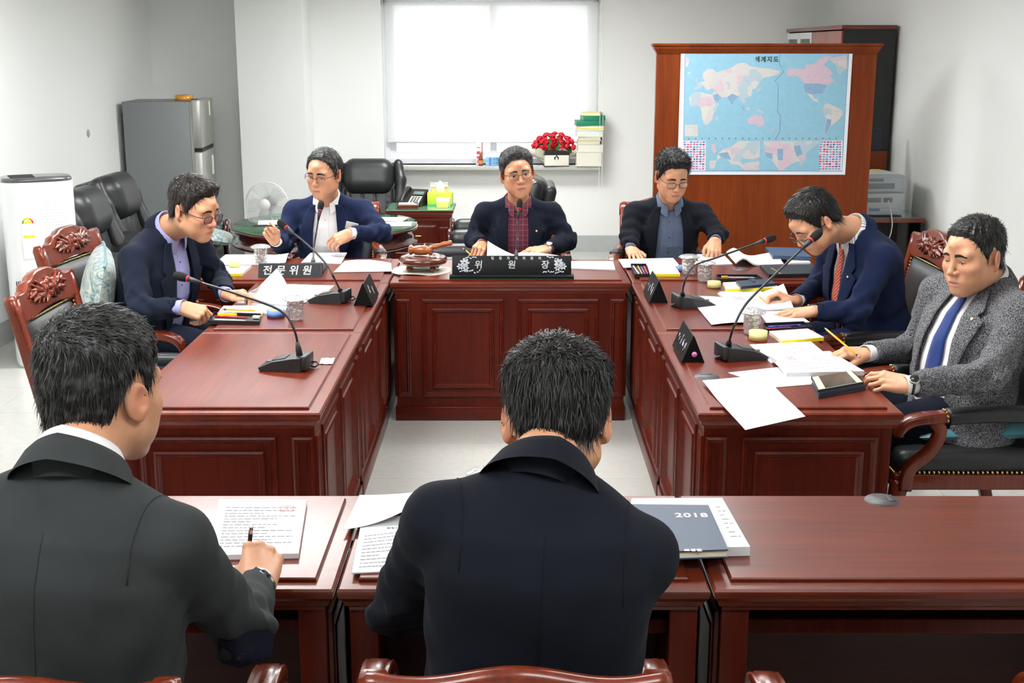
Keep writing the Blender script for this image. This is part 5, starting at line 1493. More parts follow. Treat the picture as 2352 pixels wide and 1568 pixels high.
    if shp is not None or sp.get('collar'):
        cm = shp['mat'] if shp else sp['collar']; op = shp.get('open', 0.10) if shp else 0.03
        rows = [lambda f_: (0.066, -0.045), lambda f_: (0.0665, I_(f_, (0, 0.3, 1), (-0.020, 0.006, 0.034))), lambda f_: (0.0695, I_(f_, (0, 0.3, 1), (-0.018, 0.008, 0.037))),
                lambda f_: (0.074, I_(f_, (0, 0.3, 1), (-0.026, 0.0, 0.028))), lambda f_: (I_(f_, (0, 0.12, 0.4, 1), (0.098, 0.098, 0.086, 0.079)), I_(f_, (0, 0.08, 0.16, 0.35, 0.6, 1), (-0.058, -0.066, -0.058, -0.028, -0.012, 0.0)))]
        cme = collar(rows, math.pi * op, 2 * math.pi - math.pi * op).mesh('shirt_collar')
        at = cme.attributes.new('cuv', 'FLOAT_VECTOR', 'POINT'); co = np.array([v_.co for v_ in cme.vertices]); at.data.foreach_set('vector', T.l(co).astype(np.float32).ravel())
        put('shirt_collar', cme, cm, so)
    # ---- jacket
    JS = SDF(); JS.ops = list(TS_.ops)
    for side in 'RL':
        j = J[side]; s_, e_, w_ = j['s'], j['e'], j['w']; ar = sp.get('arm', 1.0)
        fd = (w_ - e_) / np.linalg.norm(w_ - e_); end = w_ - fd * sp.get('cuffgap', 0.012)
        JS.cone(s_, e_, 0.060 * ar, 0.052 * ar, 0.026); JS.cone(e_, end, 0.052 * ar, 0.0405 * ar, 0.02)
    folds = []
    for side in 'RL':
        j = J[side]; ua = (j['e'] - j['s']); ua /= np.linalg.norm(ua); fa = j['w'] - j['e']; fa /= np.linalg.norm(fa)
        folds.append((j['e'], ua, fa, np.cross(ua, fa)))
    fa_ = sp.get('fold', 0.0075)
    def fold(P, D):
        q_ = T.l(P)
        low = np.exp(-((q_[..., 2] / L - 0.15) / 0.28) ** 2)
        out = D - 0.0022 * np.sin(q_[..., 2] * 23 + 3 * np.sin(q_[..., 0] * 13 + 1.0)) * np.sin(q_[..., 0] * 17 + q_[..., 1] * 11)
        out = out - 0.004 * low * np.sin(q_[..., 2] * 55 + 10 * np.abs(q_[..., 0]) + 2.5 * np.sin(q_[..., 0] * 21))
        for e_, ua, fa, cr in folds:
            r_ = P - e_; d2 = (r_ * r_).sum(-1); w_ = np.exp(-d2 / 0.0125)
            a = r_ @ ua; b = r_ @ fa; c = r_ @ cr
            out = out - fa_ * w_ * np.sin((a - b) * 95 + 14 * c + 1.6 * np.sin(c * 60)) - 0.4 * fa_ * np.exp(-d2 / 0.05) * np.sin((a + b) * 60 + 25 * c)
        return out
    JS.func(fold, op='d')
    opn = sp.get('open')
    if opn is not None:
        oz = np.array([p[0] for p in opn]) * L; ow = np.array([p[1] for p in opn])
        def wedge(P):
            q_ = T.l(P); return np.maximum(np.maximum((np.abs(q_[..., 0] - sp.get('openx', 0.0)) - np.interp(q_[..., 2], oz, ow)), 0.02 - q_[..., 1]), oz[0] - q_[..., 2])
        JS.func(wedge, op='s', k=0.002)
    JS.cone(neck - up * 0.03, nb, 0.062, 0.060, 0.004, 's')
    for side in 'RL':
        j = J[side]; fd = (j['w'] - j['e']) / np.linalg.norm(j['w'] - j['e']); end = j['w'] - fd * sp.get('cuffgap', 0.012)
        def cut(P, end=end, fd=fd): return np.maximum(-((P - end) @ fd), np.sqrt(((P - end) ** 2).sum(-1)) - 0.085)
        JS.func(cut, end, 0.085, 's', 0.002)
        JS.cone(end - fd * 0.03, end + fd * 0.03, 0.034, 0.034, 0.002, 's')
    jv, jq = sdf_mesh(JS, sp.get('jh', 0.0075))
    jo = put('jacket', mesh_np('jacket', jv, jq), sp['jacket'])
    # jacket collar and lapels
    rows = [lambda f_: (0.075, -0.05), lambda f_: (0.0765, I_(f_, (0.25, 0.5, 1), (-0.045, -0.006, 0.016))), lambda f_: (0.081, I_(f_, (0.25, 0.5, 1), (-0.042, -0.002, 0.020))),
            lambda f_: (0.091, I_(f_, (0.25, 0.5, 1), (-0.05, -0.012, 0.006))), lambda f_: (I_(f_, (0.25, 0.5, 1), (0.110, 0.112, 0.103)), I_(f_, (0.25, 0.5, 1), (-0.088, -0.052, -0.030)))]
    put('collar', collar(rows, math.pi * 0.27, 2 * math.pi - math.pi * 0.27).mesh('collar'), sp['jacket'], jo)
    if opn is not None:
        for sx in (-1, 1):
            vs = []; n = 22; mcol = 6
            lz0, lz1 = sp.get('lapel', (0.22, 0.99))
            for i in range(n + 1):
                u = i / n; z = L * (lz0 + (lz1 - lz0) * u); x0 = np.interp(z, oz, ow)
                wd = 0.088 * sp.get('lapw', 1.0) * (min(1, u / 0.72) ** 0.8)
                if u > 0.72: wd = 0.088 * sp.get('lapw', 1.0) * (0.62 if u < 0.76 else (0.80 - 0.45 * (u - 0.76) / 0.24))
                for k in range(mcol + 1):
                    vs.append(T.w((sp.get('openx', 0.0) + sx * (x0 - 0.004 + wd * k / mcol), 0.30, z)))
            M_ = TS_.march(np.array(vs), -fw, 0.007, 50, 0.8, 0.45)
            M_ += fw * np.tile(np.array([0.003 + 0.002 * (k / mcol) for k in range(mcol + 1)]), n + 1)[:, None]
            fs = [(i * (mcol + 1) + k, i * (mcol + 1) + k + 1, (i + 1) * (mcol + 1) + k + 1, (i + 1) * (mcol + 1) + k) for i in range(n) for k in range(mcol)]
            lo = put('lapel', MB().add(M_, fs, True).mesh('lapel'), sp['jacket'], jo)
            md = lo.modifiers.new('thickness', 'SOLIDIFY'); md.thickness = 0.004; md.offset = -1
            if sp.get('pin') == sx:
                c = TS_.march(np.array([T.w((sp.get('openx', 0.0) + sx * (np.interp(L * 0.70, oz, ow) + 0.04), 0.3, L * 0.70))]), -fw, 0.012)[0]
                Rz = Matrix(frame_from(up, fw).T.tolist()).to_4x4()
                pm = MB().lathe([(0.0, 0.003), (0.006, 0.003), (0.0085, 0.001), (0.0085, 0.0)], 5, caps=False, M=Matrix.Translation(Vector(c)) @ Rz)
                po_ = put('lapel_pin', pm.mesh('lapel_pin'), M_gold, jo)
                put('pin_centre', MB().lathe([(0.0, 0.0045), (0.004, 0.004), (0.0045, 0.003)], 8, caps=False, M=Matrix.Translation(Vector(c)) @ Rz).mesh('pin_centre'), mat('pin_white', (230, 226, 210), 0.4), po_)
    # shirt front: placket, buttons, tie
    if so is not None:
        tie = sp.get('tie')
        if tie is None:
            for zt2 in sp.get('buttons', (0.78, 0.60, 0.42, 0.24)):
                c = SS.march(np.array([T.w((0.004, 0.3, L * zt2))]), -fw, 0.001)[0]
                Rz = Matrix(frame_from(up, fw).T.tolist()).to_4x4()
                put('button', MB().lathe([(0.0, 0.002), (0.0035, 0.0022), (0.005, 0.002), (0.0055, 0.0)], 10, caps=False, M=Matrix.Translation(Vector(c)) @ Rz).mesh('button'), shp.get('button', mat('button_white', (225, 222, 215), 0.4)), so)
            vs = []
            for i in range(20):
                z = L * (0.05 + 0.84 * i / 19)
                for x in (-0.016, -0.0155, 0.0155, 0.016): vs.append(T.w((x, 0.3, z)))
            M_ = SS.march(np.array(vs), -fw, 0.0); M_[1::4] += fw * 0.0022; M_[2::4] += fw * 0.0022
            pme = MB().add(M_, [(i * 4 + k, i * 4 + k + 1, i * 4 + k + 5, i * 4 + k + 4) for i in range(19) for k in range(3)], False).mesh('placket')
            at = pme.attributes.new('cuv', 'FLOAT_VECTOR', 'POINT'); co = np.array([v_.co for v_ in pme.vertices]); at.data.foreach_set('vector', T.l(co).astype(np.float32).ravel())
            put('placket', pme, shp['mat'], so)
        else:
            vs = []
            for i in range(24):
                u = i / 23; z = L * (0.93 - 0.88 * u); wd = 0.014 + 0.026 * min(1, u * 1.1) if u > 0.09 else 0.020 - 0.06 * u
                for k in range(5): vs.append(T.w((wd * (k / 2 - 1) + sp.get('tiex', 0.0) * u, 0.3, z)))
            M_ = SS.march(np.array(vs), -fw, 0.005); M_[2::5] += fw * 0.004
            for i in range(3): M_[i * 5:(i + 1) * 5] += fw * 0.010
            tme_ = MB().add(M_, [(i * 5 + k, i * 5 + k + 1, i * 5 + k + 6, i * 5 + k + 5) for i in range(23) for k in range(4)], True).mesh('tie')
            at = tme_.attributes.new('cuv', 'FLOAT_VECTOR', 'POINT'); co = np.array([v_.co for v_ in tme_.vertices]); lc_ = T.l(co); lc_[:, 0] = lc_[:, 0] + lc_[:, 2]; at.data.foreach_set('vector', lc_.astype(np.float32).ravel())
            to_ = put('tie', tme_, tie)
            md = to_.modifiers.new('thickness', 'SOLIDIFY'); md.thickness = 0.006; md.offset = -1
    # cuffs
    cm = sp.get('cuff') or (shp['mat'] if shp else sp.get('collar'))
    if cm is not None:
        for side in 'RL':
            j = J[side]; fd = (j['w'] - j['e']) / np.linalg.norm(j['w'] - j['e']); e0 = j['w'] - fd * 0.05; e1 = j['w'] + fd * sp.get('cuffout', 0.004)
            m4 = Matrix.Translation(Vector(e0)) @ Matrix(frame_from(np.cross(fd, up if abs(fd @ up) < 0.9 else fw), fd).T.tolist()).to_4x4()
            ln4 = float(np.linalg.norm(e1 - e0))
            cme = MB().lathe([(0.031, 0.0), (0.0325, ln4), (0.030, ln4 + 0.001), (0.029, 0.0)], 20, caps=False, M=m4).mesh('shirt_cuff')
            put('shirt_cuff', cme, cm, so)
    JE = SDF(); JE.ops = [o for o in JS.ops]
    def seam(pts, d_, nm='seam', r_=0.0011):
        M_ = JE.march(np.array(pts), d_, 0.0003, 45, 0.7, 0.5)
        put(nm, MB().tube([Vector(p) for p in M_], r_, 5).mesh(nm), sp.get('seammat', sp['jacket']), jo)
    if sp.get('seams'):
        seam([T.w((0.0, -0.4, L * (0.05 + 0.80 * i / 24))) for i in range(25)], fw)
        for side in 'RL':
            j = J[side]; sx = j['sx']; c = j['s'] - rt_ * (sx * 0.028)
            ring = []; dirs = []
            for i in range(17):
                a = -0.5 + math.pi * 1.25 * i / 16
                d_ = up * math.sin(a + 0.0) * 1.0 - fw * math.cos(a); d_ /= np.linalg.norm(d_)
                ring.append(c - rt_ * (sx * 0.012 * math.cos(a)) + d_ * 0.25); dirs.append(-d_)
            M_ = JE.march(np.array(ring), np.array(dirs), 0.0003, 45, 0.7, 0.3)
            put('seam', MB().tube([Vector(p) for p in M_], 0.0012, 5).mesh('seam'), sp.get('seammat', sp['jacket']), jo)
    if sp.get('patch'):
        side, dv, mm_ = sp['patch']; j = J[side]; dv = vec(dv); dv /= np.linalg.norm(dv)
        ax = j['w'] - j['e']; ax = ax - dv * (ax @ dv); ax /= np.linalg.norm(ax); ay = np.cross(dv, ax)
        ctr = j['e'] + ax * 0.005
        vs = [ctr + dv * 0.15]; 
        for r_ in (0.33, 0.66, 1.0):
            for i in range(20): a = 2 * math.pi * i / 20; vs.append(ctr + dv * 0.15 + ax * (0.085 * r_ * math.cos(a)) + ay * (0.05 * r_ * math.sin(a)))
        M_ = JE.march(np.array(vs), -dv, 0.0025, 45, 0.7, 0.3)
        fs = [(0, 1 + i, 1 + (i + 1) % 20) for i in range(20)] + [(1 + k * 20 + i, 1 + (k + 1) * 20 + i, 1 + (k + 1) * 20 + (i + 1) % 20, 1 + k * 20 + (i + 1) % 20) for k in range(2) for i in range(20)]
        put('elbow_patch', MB().add(M_, fs, True).mesh('elbow_patch'), mm_, jo)
    if sp.get('watch'):
        side, band, dial = sp['watch']; j = J[side]; hf = tips[side][2]
        c = hf.w((0, -0.012, 0)); m4 = Matrix.Translation(Vector(c)) @ Matrix(frame_from(hf.d((0, 0, -1)), hf.d((0, 1, 0))).T.tolist()).to_4x4()
        wo = put('wristwatch', MB().lathe([(0.0285, -0.009), (0.030, -0.009), (0.030, 0.009), (0.0285, 0.009)], 24, caps=False, M=m4).mesh('wristwatch'), band)
        m5 = Matrix.Translation(Vector(hf.w((0, -0.012, 0.0285)))) @ Matrix(hf.R.T.tolist()).to_4x4()
        put('watch_case', MB().lathe([(0.0, 0.0), (0.018, 0.0), (0.0195, 0.003), (0.0185, 0.008), (0.016, 0.0085)], 24, caps=False, M=m5).mesh('watch_case'), M_chrome, wo)
        put('watch_dial', MB().lathe([(0.0, 0.0085), (0.016, 0.0085), (0.016, 0.0075)], 24, caps=False, M=m5).mesh('watch_dial'), dial, wo)
    # ---- trousers and shoes
    TR = SDF()
    TR.ell(T, (0, 0.0, 0.02), (0.17 * bk, 0.13, 0.10), 0.02)
    kn = []
    kfw = rotm(sp.get('legyaw', sp['yaw']))[1]; krt = np.cross(kfw, np.array((0, 0, 1.)))
    for sx in (1, -1):
        k_ = hip + kfw * 0.42 + krt * (sx * 0.12); k_[2] = 0.50
        an = k_ + kfw * sp.get('shin', 0.03); an[2] = 0.09
        TR.cone(hip + krt * (sx * 0.085), k_, 0.088, 0.066, 0.04); TR.cone(k_, an, 0.064, 0.050, 0.03); kn.append(an)
    tv_, tq_ = sdf_mesh(TR, 0.014); put('trousers', mesh_np('trousers', tv_, tq_), sp.get('trousers', sp['jacket']))
    for an in kn:
        SH = SDF(); g_ = np.array((an[0], an[1], 0.0))
        SH.cone(g_ + np.array((0, 0, 0.045)), g_ + kfw * 0.15 + np.array((0, 0, 0.034)), 0.042, 0.034, 0.02)
        SH.func(lambda P, D: np.maximum(D, 0.002 - P[..., 2]), op='d')
        a_, b_ = sdf_mesh(SH, 0.012); put('shoe', mesh_np('shoe', a_, b_), mat('black_shoe', (18, 17, 17), 0.3))
    PEOPLE.append(dict(root=root, T=T, L=L, HF=HF, tips=tips, J=J, put=put, jo=jo))
    return PEOPLE[-1]

M_navy1 = cloth('navy_dark', (20, 24, 37)); M_navy2 = cloth('navy_suit', (21, 30, 58)); M_navy3 = cloth('ink_suit', (20, 22, 30))
M_navy4 = cloth('slate_navy', (23, 29, 44)); M_navy5 = cloth('blue_navy', (20, 30, 58)); M_grey = cloth('charcoal_grey', (52, 55, 56)); M_navy8 = cloth('suit_navy', (20, 23, 32))
M_tweed = tweed_mat()
M_white = cloth('shirt_white', (236, 236, 238), 0.8, 0.1, 0.01); M_lilac = cloth('shirt_lilac', (158, 158, 204), 0.8, 0.1, 0.03); M_bluegrey = cloth('shirt_bluegrey', (92, 104, 128), 0.8, 0.1, 0.04, 60)
M_check = pattern_mat('shirt_check', (92, 28, 48), (150, 96, 112), 'check', 38.0, 0.07)
M_stripe = pattern_mat('shirt_stripe', (232, 232, 234), (120, 126, 140), 'stripe', 160.0, 0.35)
M_bluetie = cloth('tie_blue', (30, 52, 110), 0.5, 0.2, 0.05, 200); M_redtie = pattern_mat('tie_red', (168, 62, 44), (205, 160, 140), 'stripe', 60.0, 0.2)
H_black = hair_mat('hair_black', (19, 17, 17)); H_grey = hair_mat('hair_greying', (48, 47, 47), 0.8); H_mix = hair_mat('hair_pepper', (24, 23, 23), 0.45); H_brown = hair_mat('hair_dark_brown', (30, 24, 21), 0.15)
M_dtrous = cloth('trousers_dark', (26, 27, 33))
PI = math.pi
def P_(px, py, Y): return on_y(px, py, Y)

# chairman
p1 = person('man in a navy jacket and burgundy checked shirt behind the central desk', dict(
    seed=1, yaw=PI, hip=(0.035, 7.10, 0.57), neck=(0.035, 6.975, 1.005), head=P_(1188, 397, 6.87), headrot=(PI + 0.16, 0.04, 0.13), hs=1.05, bulk=1.06, sh=0.190, eye=0.8, gaze=(0.0, 0.05), jw=1.03,
    R=dict(e=(-0.215, 7.00, 0.775), w=(-0.165, 6.80, 0.775), dir=(-0.15, -0.75, -0.05), up=(0.25, -0.25, 0.9), pose='pen'),
    L=dict(e=(0.315, 6.96, 0.775), w=(0.195, 6.80, 0.752), dir=(-0.92, -0.33, -0.10), up=(0.0, -0.3, 0.95), pose='flat'),
    jacket=M_navy1, shirt=dict(mat=M_check, open=0.10), open=[(-0.06, 0.050), (0.3, 0.062), (0.7, 0.062), (0.98, 0.054)], lapel=(0.2, 0.95), pin=-1, cuff=M_check, watch=('L', M_chrome, mat('dial_cream', (226, 222, 208), 0.3)),
    hair=dict(mat=H_grey, top=0.022, side=0.009, front=0.070, fringe=0.006, sweep=(-0.9, -0.05, 0.1), len=0.034), trousers=M_dtrous,
    glasses=dict(mat=mat('frame_brown', (74, 58, 52), 0.3, metal=0.6), h=0.0145, r=0.0010, z=-0.005)))
# man with open white collar
p2 = person('man in a navy suit and white open collar shirt holding a pen up', dict(
    seed=2, yaw=PI - 0.05, hip=(-1.03, 7.10, 0.57), neck=(-1.04, 6.985, 1.02), head=P_(744, 397, 6.87), headrot=(PI - 0.38, 0.20, -0.05), hs=1.06, bulk=1.08, sh=0.196, eye=0.55, gaze=(0, 0.35), jw=1.04,
    R=dict(e=P_(650, 562, 6.92), w=P_(632, 553, 6.74), dir=(-0.35, -0.35, 0.75), up=(-0.45, 0.75, 0.2), pose='pen'),
    L=dict(e=P_(878, 535, 6.84), w=P_(806, 536, 6.70), dir=(-0.92, -0.15, -0.38), up=(-0.25, -0.75, 0.6), pose='relax'),
    jacket=M_navy2, shirt=dict(mat=M_white, open=0.12), open=[(-0.06, 0.075), (0.35, 0.082), (0.7, 0.072), (0.98, 0.056)], lapel=(0.2, 0.95), cuff=M_white, cuffout=0.010,
    hair=dict(mat=H_mix, top=0.013, side=0.010, front=0.078, temple=0.010, sweep=(0.9, -0.1, 0), bald=0.007, baldx=0.02, baldy=0.05, len=0.034), trousers=M_navy2,
    glasses=dict(mat=mat('frame_dark', (58, 40, 38), 0.3, metal=0.4), half=True, h=0.016, r=0.0015, z=-0.007)))
# man in blue-grey shirt
p3 = person('man in a black jacket and blue-grey shirt reading with both hands on the desk', dict(
    seed=3, yaw=PI + 0.06, hip=(0.87, 7.10, 0.57), neck=(0.885, 6.99, 1.005), head=P_(1544, 403, 6.87), headrot=(PI + 0.22, 0.38, 0.0), hs=1.05, bulk=1.04, sh=0.190, eye=0.0,
    R=dict(e=P_(1446, 546, 6.92), w=P_(1449, 572, 6.80), dir=(0.15, -0.95, -0.18), up=(0.0, -0.15, 0.95), pose='flat'),
    L=dict(e=P_(1648, 538, 6.90), w=P_(1643, 553, 6.76), dir=(-0.15, -0.75, -0.55), up=(0.1, -0.6, 0.8), pose='press'),
    jacket=M_navy3, shirt=dict(mat=M_bluegrey, open=0.08, button=mat('button_navy', (48, 56, 78), 0.4)), open=[(-0.06, 0.085), (0.3, 0.085), (0.7, 0.074), (0.98, 0.054)], lapel=(0.2, 0.95), cuff=None,
    hair=dict(mat=H_black, top=0.022, side=0.009, front=0.066, fringe=0.004, sweep=(-0.35, 0.2, 0.4), lift=0.003, len=0.026), trousers=M_navy3,
    glasses=dict(mat=mat('frame_dark2', (40, 36, 38), 0.3, metal=0.5), h=0.015, r=0.0011, z=-0.008)))
# man in lilac shirt
p4 = person('man in a navy jacket and lilac shirt turning a page at the left', dict(
    seed=4, yaw=-PI / 2 - 0.42, legyaw=-PI / 2, hip=(-1.71, 5.58, 0.57), neck=(-1.515, 5.45, 1.06), head=P_(447, 478, 5.33), headrot=(-PI / 2 - 0.42, 0.30, 0.05), hs=1.07, bulk=1.12, sh=0.198, eye=0.0, full=0.002, jw=1.05,
    R=dict(e=P_(322, 712, 5.12), w=P_(418, 706, 5.06), dir=(0.85, 0.08, -0.25), up=(0.1, -0.55, 0.8), pose='pen', sf=0.0, sz=-0.01),
    L=dict(e=(-1.36, 5.66, 0.79), w=P_(520, 676, 5.42), dir=(0.85, -0.25, 0.15), up=(-0.15, 0.2, 0.9), pose='hold', sf=0.02),
    jacket=M_navy4, shirt=dict(mat=M_lilac, open=0.10, button=mat('button_dark', (60, 60, 84), 0.4)), open=[(-0.06, 0.045), (0.3, 0.055), (0.7, 0.06), (0.98, 0.056)], lapel=(0.12, 0.95), cuff=M_lilac, cuffout=0.012, seams=False,
    hair=dict(mat=H_brown, top=0.020, side=0.008, front=0.068, fringe=0.010, sweep=(-0.3, 0.75, 0), crownx=0.0, len=0.036), trousers=M_navy4,
    glasses=dict(mat=mat('frame_black', (36, 33, 34), 0.3), h=0.015, r=0.0018, t=0.0022, z=-0.010, lens=glass_thin('lens_violet', (226, 214, 240), 0.10))))
# man bending over his papers
p5 = person('man in a navy suit and red tie bending over his papers at the right', dict(
    seed=5, yaw=PI / 2 + 0.30, legyaw=PI / 2, hip=(1.66, 5.50, 0.57), neck=(1.50, 5.42, 1.055), head=P_(1868, 507, 5.30), headrot=(PI / 2 + 0.30, 0.74, 0.0), hs=1.06, bulk=1.14, sh=0.198, eye=0.0, full=0.002, hump=0.02, tone=1.02,
    R=dict(e=(1.44, 5.66, 0.79), w=P_(1826, 693, 5.42), dir=(-0.72, 0.12, 0.28), up=(-0.2, 0.35, 0.9), pose='pen'),
    L=dict(e=P_(1968, 716, 5.14), w=P_(1868, 715, 5.16), dir=(-0.95, 0.1, -0.05), up=(0, -0.1, 1.0), pose='flat'),
    jacket=M_navy5, shirt=dict(mat=M_stripe, open=0.04), open=[(0.15, 0.004), (0.35, 0.028), (0.7, 0.05), (0.98, 0.054)], lapel=(0.15, 0.95), pin=-1, tie=M_redtie, cuff=M_white, cuffout=-0.02,
    hair=dict(mat=H_black, top=0.016, side=0.011, front=0.070, temple=0.006, fringe=0.010, sweep=(0.2, 0.85, 0), bald=0.005, baldy=-0.02, len=0.04), trousers=M_navy5,
    glasses=dict(mat=mat('frame_black', (36, 33, 34), 0.3), h=0.014, r=0.0018, t=0.0026, z=-0.016, y=0.104)))
# man in tweed
p6 = person('man in a grey tweed jacket, white shirt and blue tie reading at the right edge', dict(
    seed=6, yaw=PI / 2 + 0.40, legyaw=PI / 2, hip=(1.64, 4.34, 0.57), neck=(1.705, 4.375, 1.03), head=P_(2236, 586, 4.32), headrot=(PI / 2 + 0.46, 0.16, 0.02), hs=1.09, bulk=1.16, sh=0.205, eye=0.4, gaze=(0, 0.5), full=0.005, jw=1.10, skirt=-0.34,
    R=dict(e=P_(2105, 800, 4.62), w=P_(1990, 812, 4.42), dir=(-0.95, -0.05, 0.10), up=(0.15, -0.3, 0.95), pose='relax', sf=0.03),
    L=dict(e=P_(2275, 862, 4.02), w=P_(2088, 884, 3.98), dir=(-0.90, 0.32, 0.12), up=(-0.1, -0.55, 0.8), pose='relax', sf=0.02),
    jacket=M_tweed, shirt=dict(mat=M_white, open=0.03), open=[(-0.05, 0.075), (0.35, 0.080), (0.7, 0.066), (0.98, 0.054)], lapel=(0.15, 0.95), pin=-1, tie=M_bluetie, cuff=M_white, cuffout=0.014, cuffgap=0.02, fold=0.009, arm=1.06,
    watch=('L', mat('watch_strap', (22, 22, 24), 0.45), mat('dial_black', (24, 25, 28), 0.2)),
    hair=dict(mat=H_black, top=0.014, side=0.005, front=0.068, temple=0.006, sweep=(0.9, -0.45, 0), len=0.026, fade=0.026), trousers=M_navy1))
# man in grey jacket, seen from behind
p7 = person('man in a charcoal grey jacket writing, seen from behind at the lower left', dict(
    seed=7, yaw=-0.14, hip=(-0.765, 1.86, 0.57), neck=(-0.715, 1.945, 1.165), head=P_(236, 892, 2.06), headrot=(-0.42, 0.14, 0.0), hs=1.08, bulk=1.00, sh=0.175, arm=0.95, eye=0.0, face=True, h=0.0036, deep=0.95, wide=1.05, hump=0.012,
    R=dict(e=P_(562, 1455, 2.06), w=P_(592, 1340, 2.35), dir=(-0.02, 0.88, 0.34), up=(0.28, -0.40, 0.88), pose='pen', sf=0.0),
    L=dict(e=(-1.0, 2.08, 0.80), w=(-0.86, 2.42, 0.775), dir=(0.45, 0.85, -0.12), up=(0, 0, 1), pose='flat'),
    hand=1.14, jacket=M_grey, collar=M_white, cuff=M_white, cuffout=0.006, seams=True, seammat=cloth('grey_seam', (50, 52, 54)), patch=('R', (0.35, -0.75, -0.6), cloth('patch_navy', (26, 28, 46))),
    hair=dict(mat=H_mix, top=0.018, side=0.007, front=0.062, sweep=(0.4, 0.5, 0), fade=0.045, len=0.03, wid=0.0009), strands=2600, trousers=M_dtrous, jh=0.0075, cfw=0.0, fold=0.010))
# man in navy, seen from behind
p8 = person('man in a navy suit seen from behind at the bottom centre', dict(
    seed=8, yaw=0.0, hip=(0.025, 1.90, 0.57), neck=(0.055, 1.985, 1.145), head=P_(1278, 960, 2.10), headrot=(0.02, 0.42, 0.0), hs=1.05, bulk=1.02, sh=0.172, eye=0.0, h=0.0038, deep=0.95, wide=1.04, hump=0.02,
    R=dict(e=P_(1405, 1330, 2.20), w=(0.16, 2.44, 0.775), dir=(-0.55, 0.8, -0.1), up=(0, 0, 1), pose='flat', sz=-0.035),
    L=dict(e=P_(915, 1400, 2.15), w=(-0.175, 2.45, 0.775), dir=(0.4, 0.85, -0.1), up=(0, 0, 1), pose='flat', sz=0.01),
    jacket=M_navy8, seams=True, seammat=cloth('navy_seam', (18, 20, 30)), hair=dict(mat=H_black, top=0.024, side=0.010, front=0.06, nape=0.016, sweep=(0.1, 0.4, 0), lift=0.0016, len=0.035, wid=0.0010), strands=3000, trousers=M_navy8, jh=0.0075, cfw=0.0, fold=0.010))

# ------------------------------------------------------------------ papers
ZT = H + 0.0006
M_print = mat('print_grey', (104, 106, 114), 0.8)
M_stamp = mat('stamp_red', (196, 84, 84), 0.8)
def doc(label, cs, thick=0.002, z=ZT, bend=None, lines=0, stamp=None, name='document', material=None, cat='paper', world=False, droop=0.0, rows=None):
    """a sheet or stack lying on a desk; cs = four photo points far-left, far-right, near-right, near-left"""
    C = [Vector(c) if world else on_z(c[0], c[1], z) for c in cs]
    ctr = sum(C, Vector()) / 4
    n = 14
    def pt(u, v):
        p = C[0] * (1 - u) * (1 - v) + C[1] * u * (1 - v) + C[2] * u * v + C[3] * (1 - u) * v
        b = bend(u, v) if bend else 0.0
        return Vector((p.x, p.y, p.z + b)) - ctr
    top = [[pt(i / n, j / n) + Vector((0, 0, thick)) for i in range(n + 1)] for j in range(n + 1)]
    bot = [[pt(i / n, j / n) for i in range(n + 1)] for j in range(n + 1)]
    m = MB(); vs = [p for r in top for p in r] + [p for r in bot for p in r]; N = (n + 1) ** 2; fs = []
    for j in range(n):
        for i in range(n):
            a = j * (n + 1) + i; fs.append((a, a + 1, a + n + 2, a + n + 1)); fs.append((N + a, N + a + n + 1, N + a + n + 2, N + a + 1))
    ed = [i for i in range(n + 1)] + [j * (n + 1) + n for j in range(1, n + 1)] + [n * (n + 1) + i for i in range(n - 1, -1, -1)] + [j * (n + 1) for j in range(n - 1, 0, -1)]
    for k in range(len(ed)): a, b = ed[k], ed[(k + 1) % len(ed)]; fs.append((a, b, N + b, N + a))
    me = m.add(vs, fs, False).mesh(name)
    o = link(name, me, material or M_paper, None, ctr); tag(o, label, cat, 'papers on the desks')
    if lines:
        t = MB(); rl = random.Random(hash(label) % 1000)
        u0, u1, v0, v1 = rows or (0.1, 0.9, 0.16, 0.86)
        def P2(u, v): p = pt(u, v); return (p.x, p.y, p.z + thick + 0.0005)
        for k in range(lines):
            v = v0 + (v1 - v0) * k / max(1, lines - 1); u = u0; ue = u1 if rl.random() < 0.7 else u0 + (u1 - u0) * rl.uniform(0.3, 0.8)
            while u < ue:
                w_ = rl.uniform(0.03, 0.09); w2 = min(w_, ue - u); hh = 0.010 if (v1 - v0) > 0 else -0.01
                t.add([P2(u, v), P2(u + w2, v), P2(u + w2, v + hh), P2(u, v + hh)], [(0, 1, 2, 3)]); u += w_ + 0.014
        tag(t.build('printed_text', M_print, o), kind='stuff')
        if stamp:
            su, sv, sw, sh_ = stamp; s_ = MB()
            for a, b, c, d in ((su, sv, sw, 0.006), (su, sv + sh_, sw, 0.006), (su, sv, 0.006, sh_), (su + sw, sv, 0.006, sh_ + 0.006), (su + sw * 0.3, sv + sh_ * 0.3, sw * 0.4, 0.006), (su + sw * 0.2, sv + sh_ * 0.6, sw * 0.6, 0.006), (su + sw * 0.5, sv + sh_ * 0.2, 0.006, sh_ * 0.6)):
                s_.add([P2(a, b), P2(a + c, b), P2(a + c, b + d), P2(a, b + d)], [(0, 1, 2, 3)])
            tag(s_.build('red_seal_print', M_stamp, o), kind='stuff')
    return o
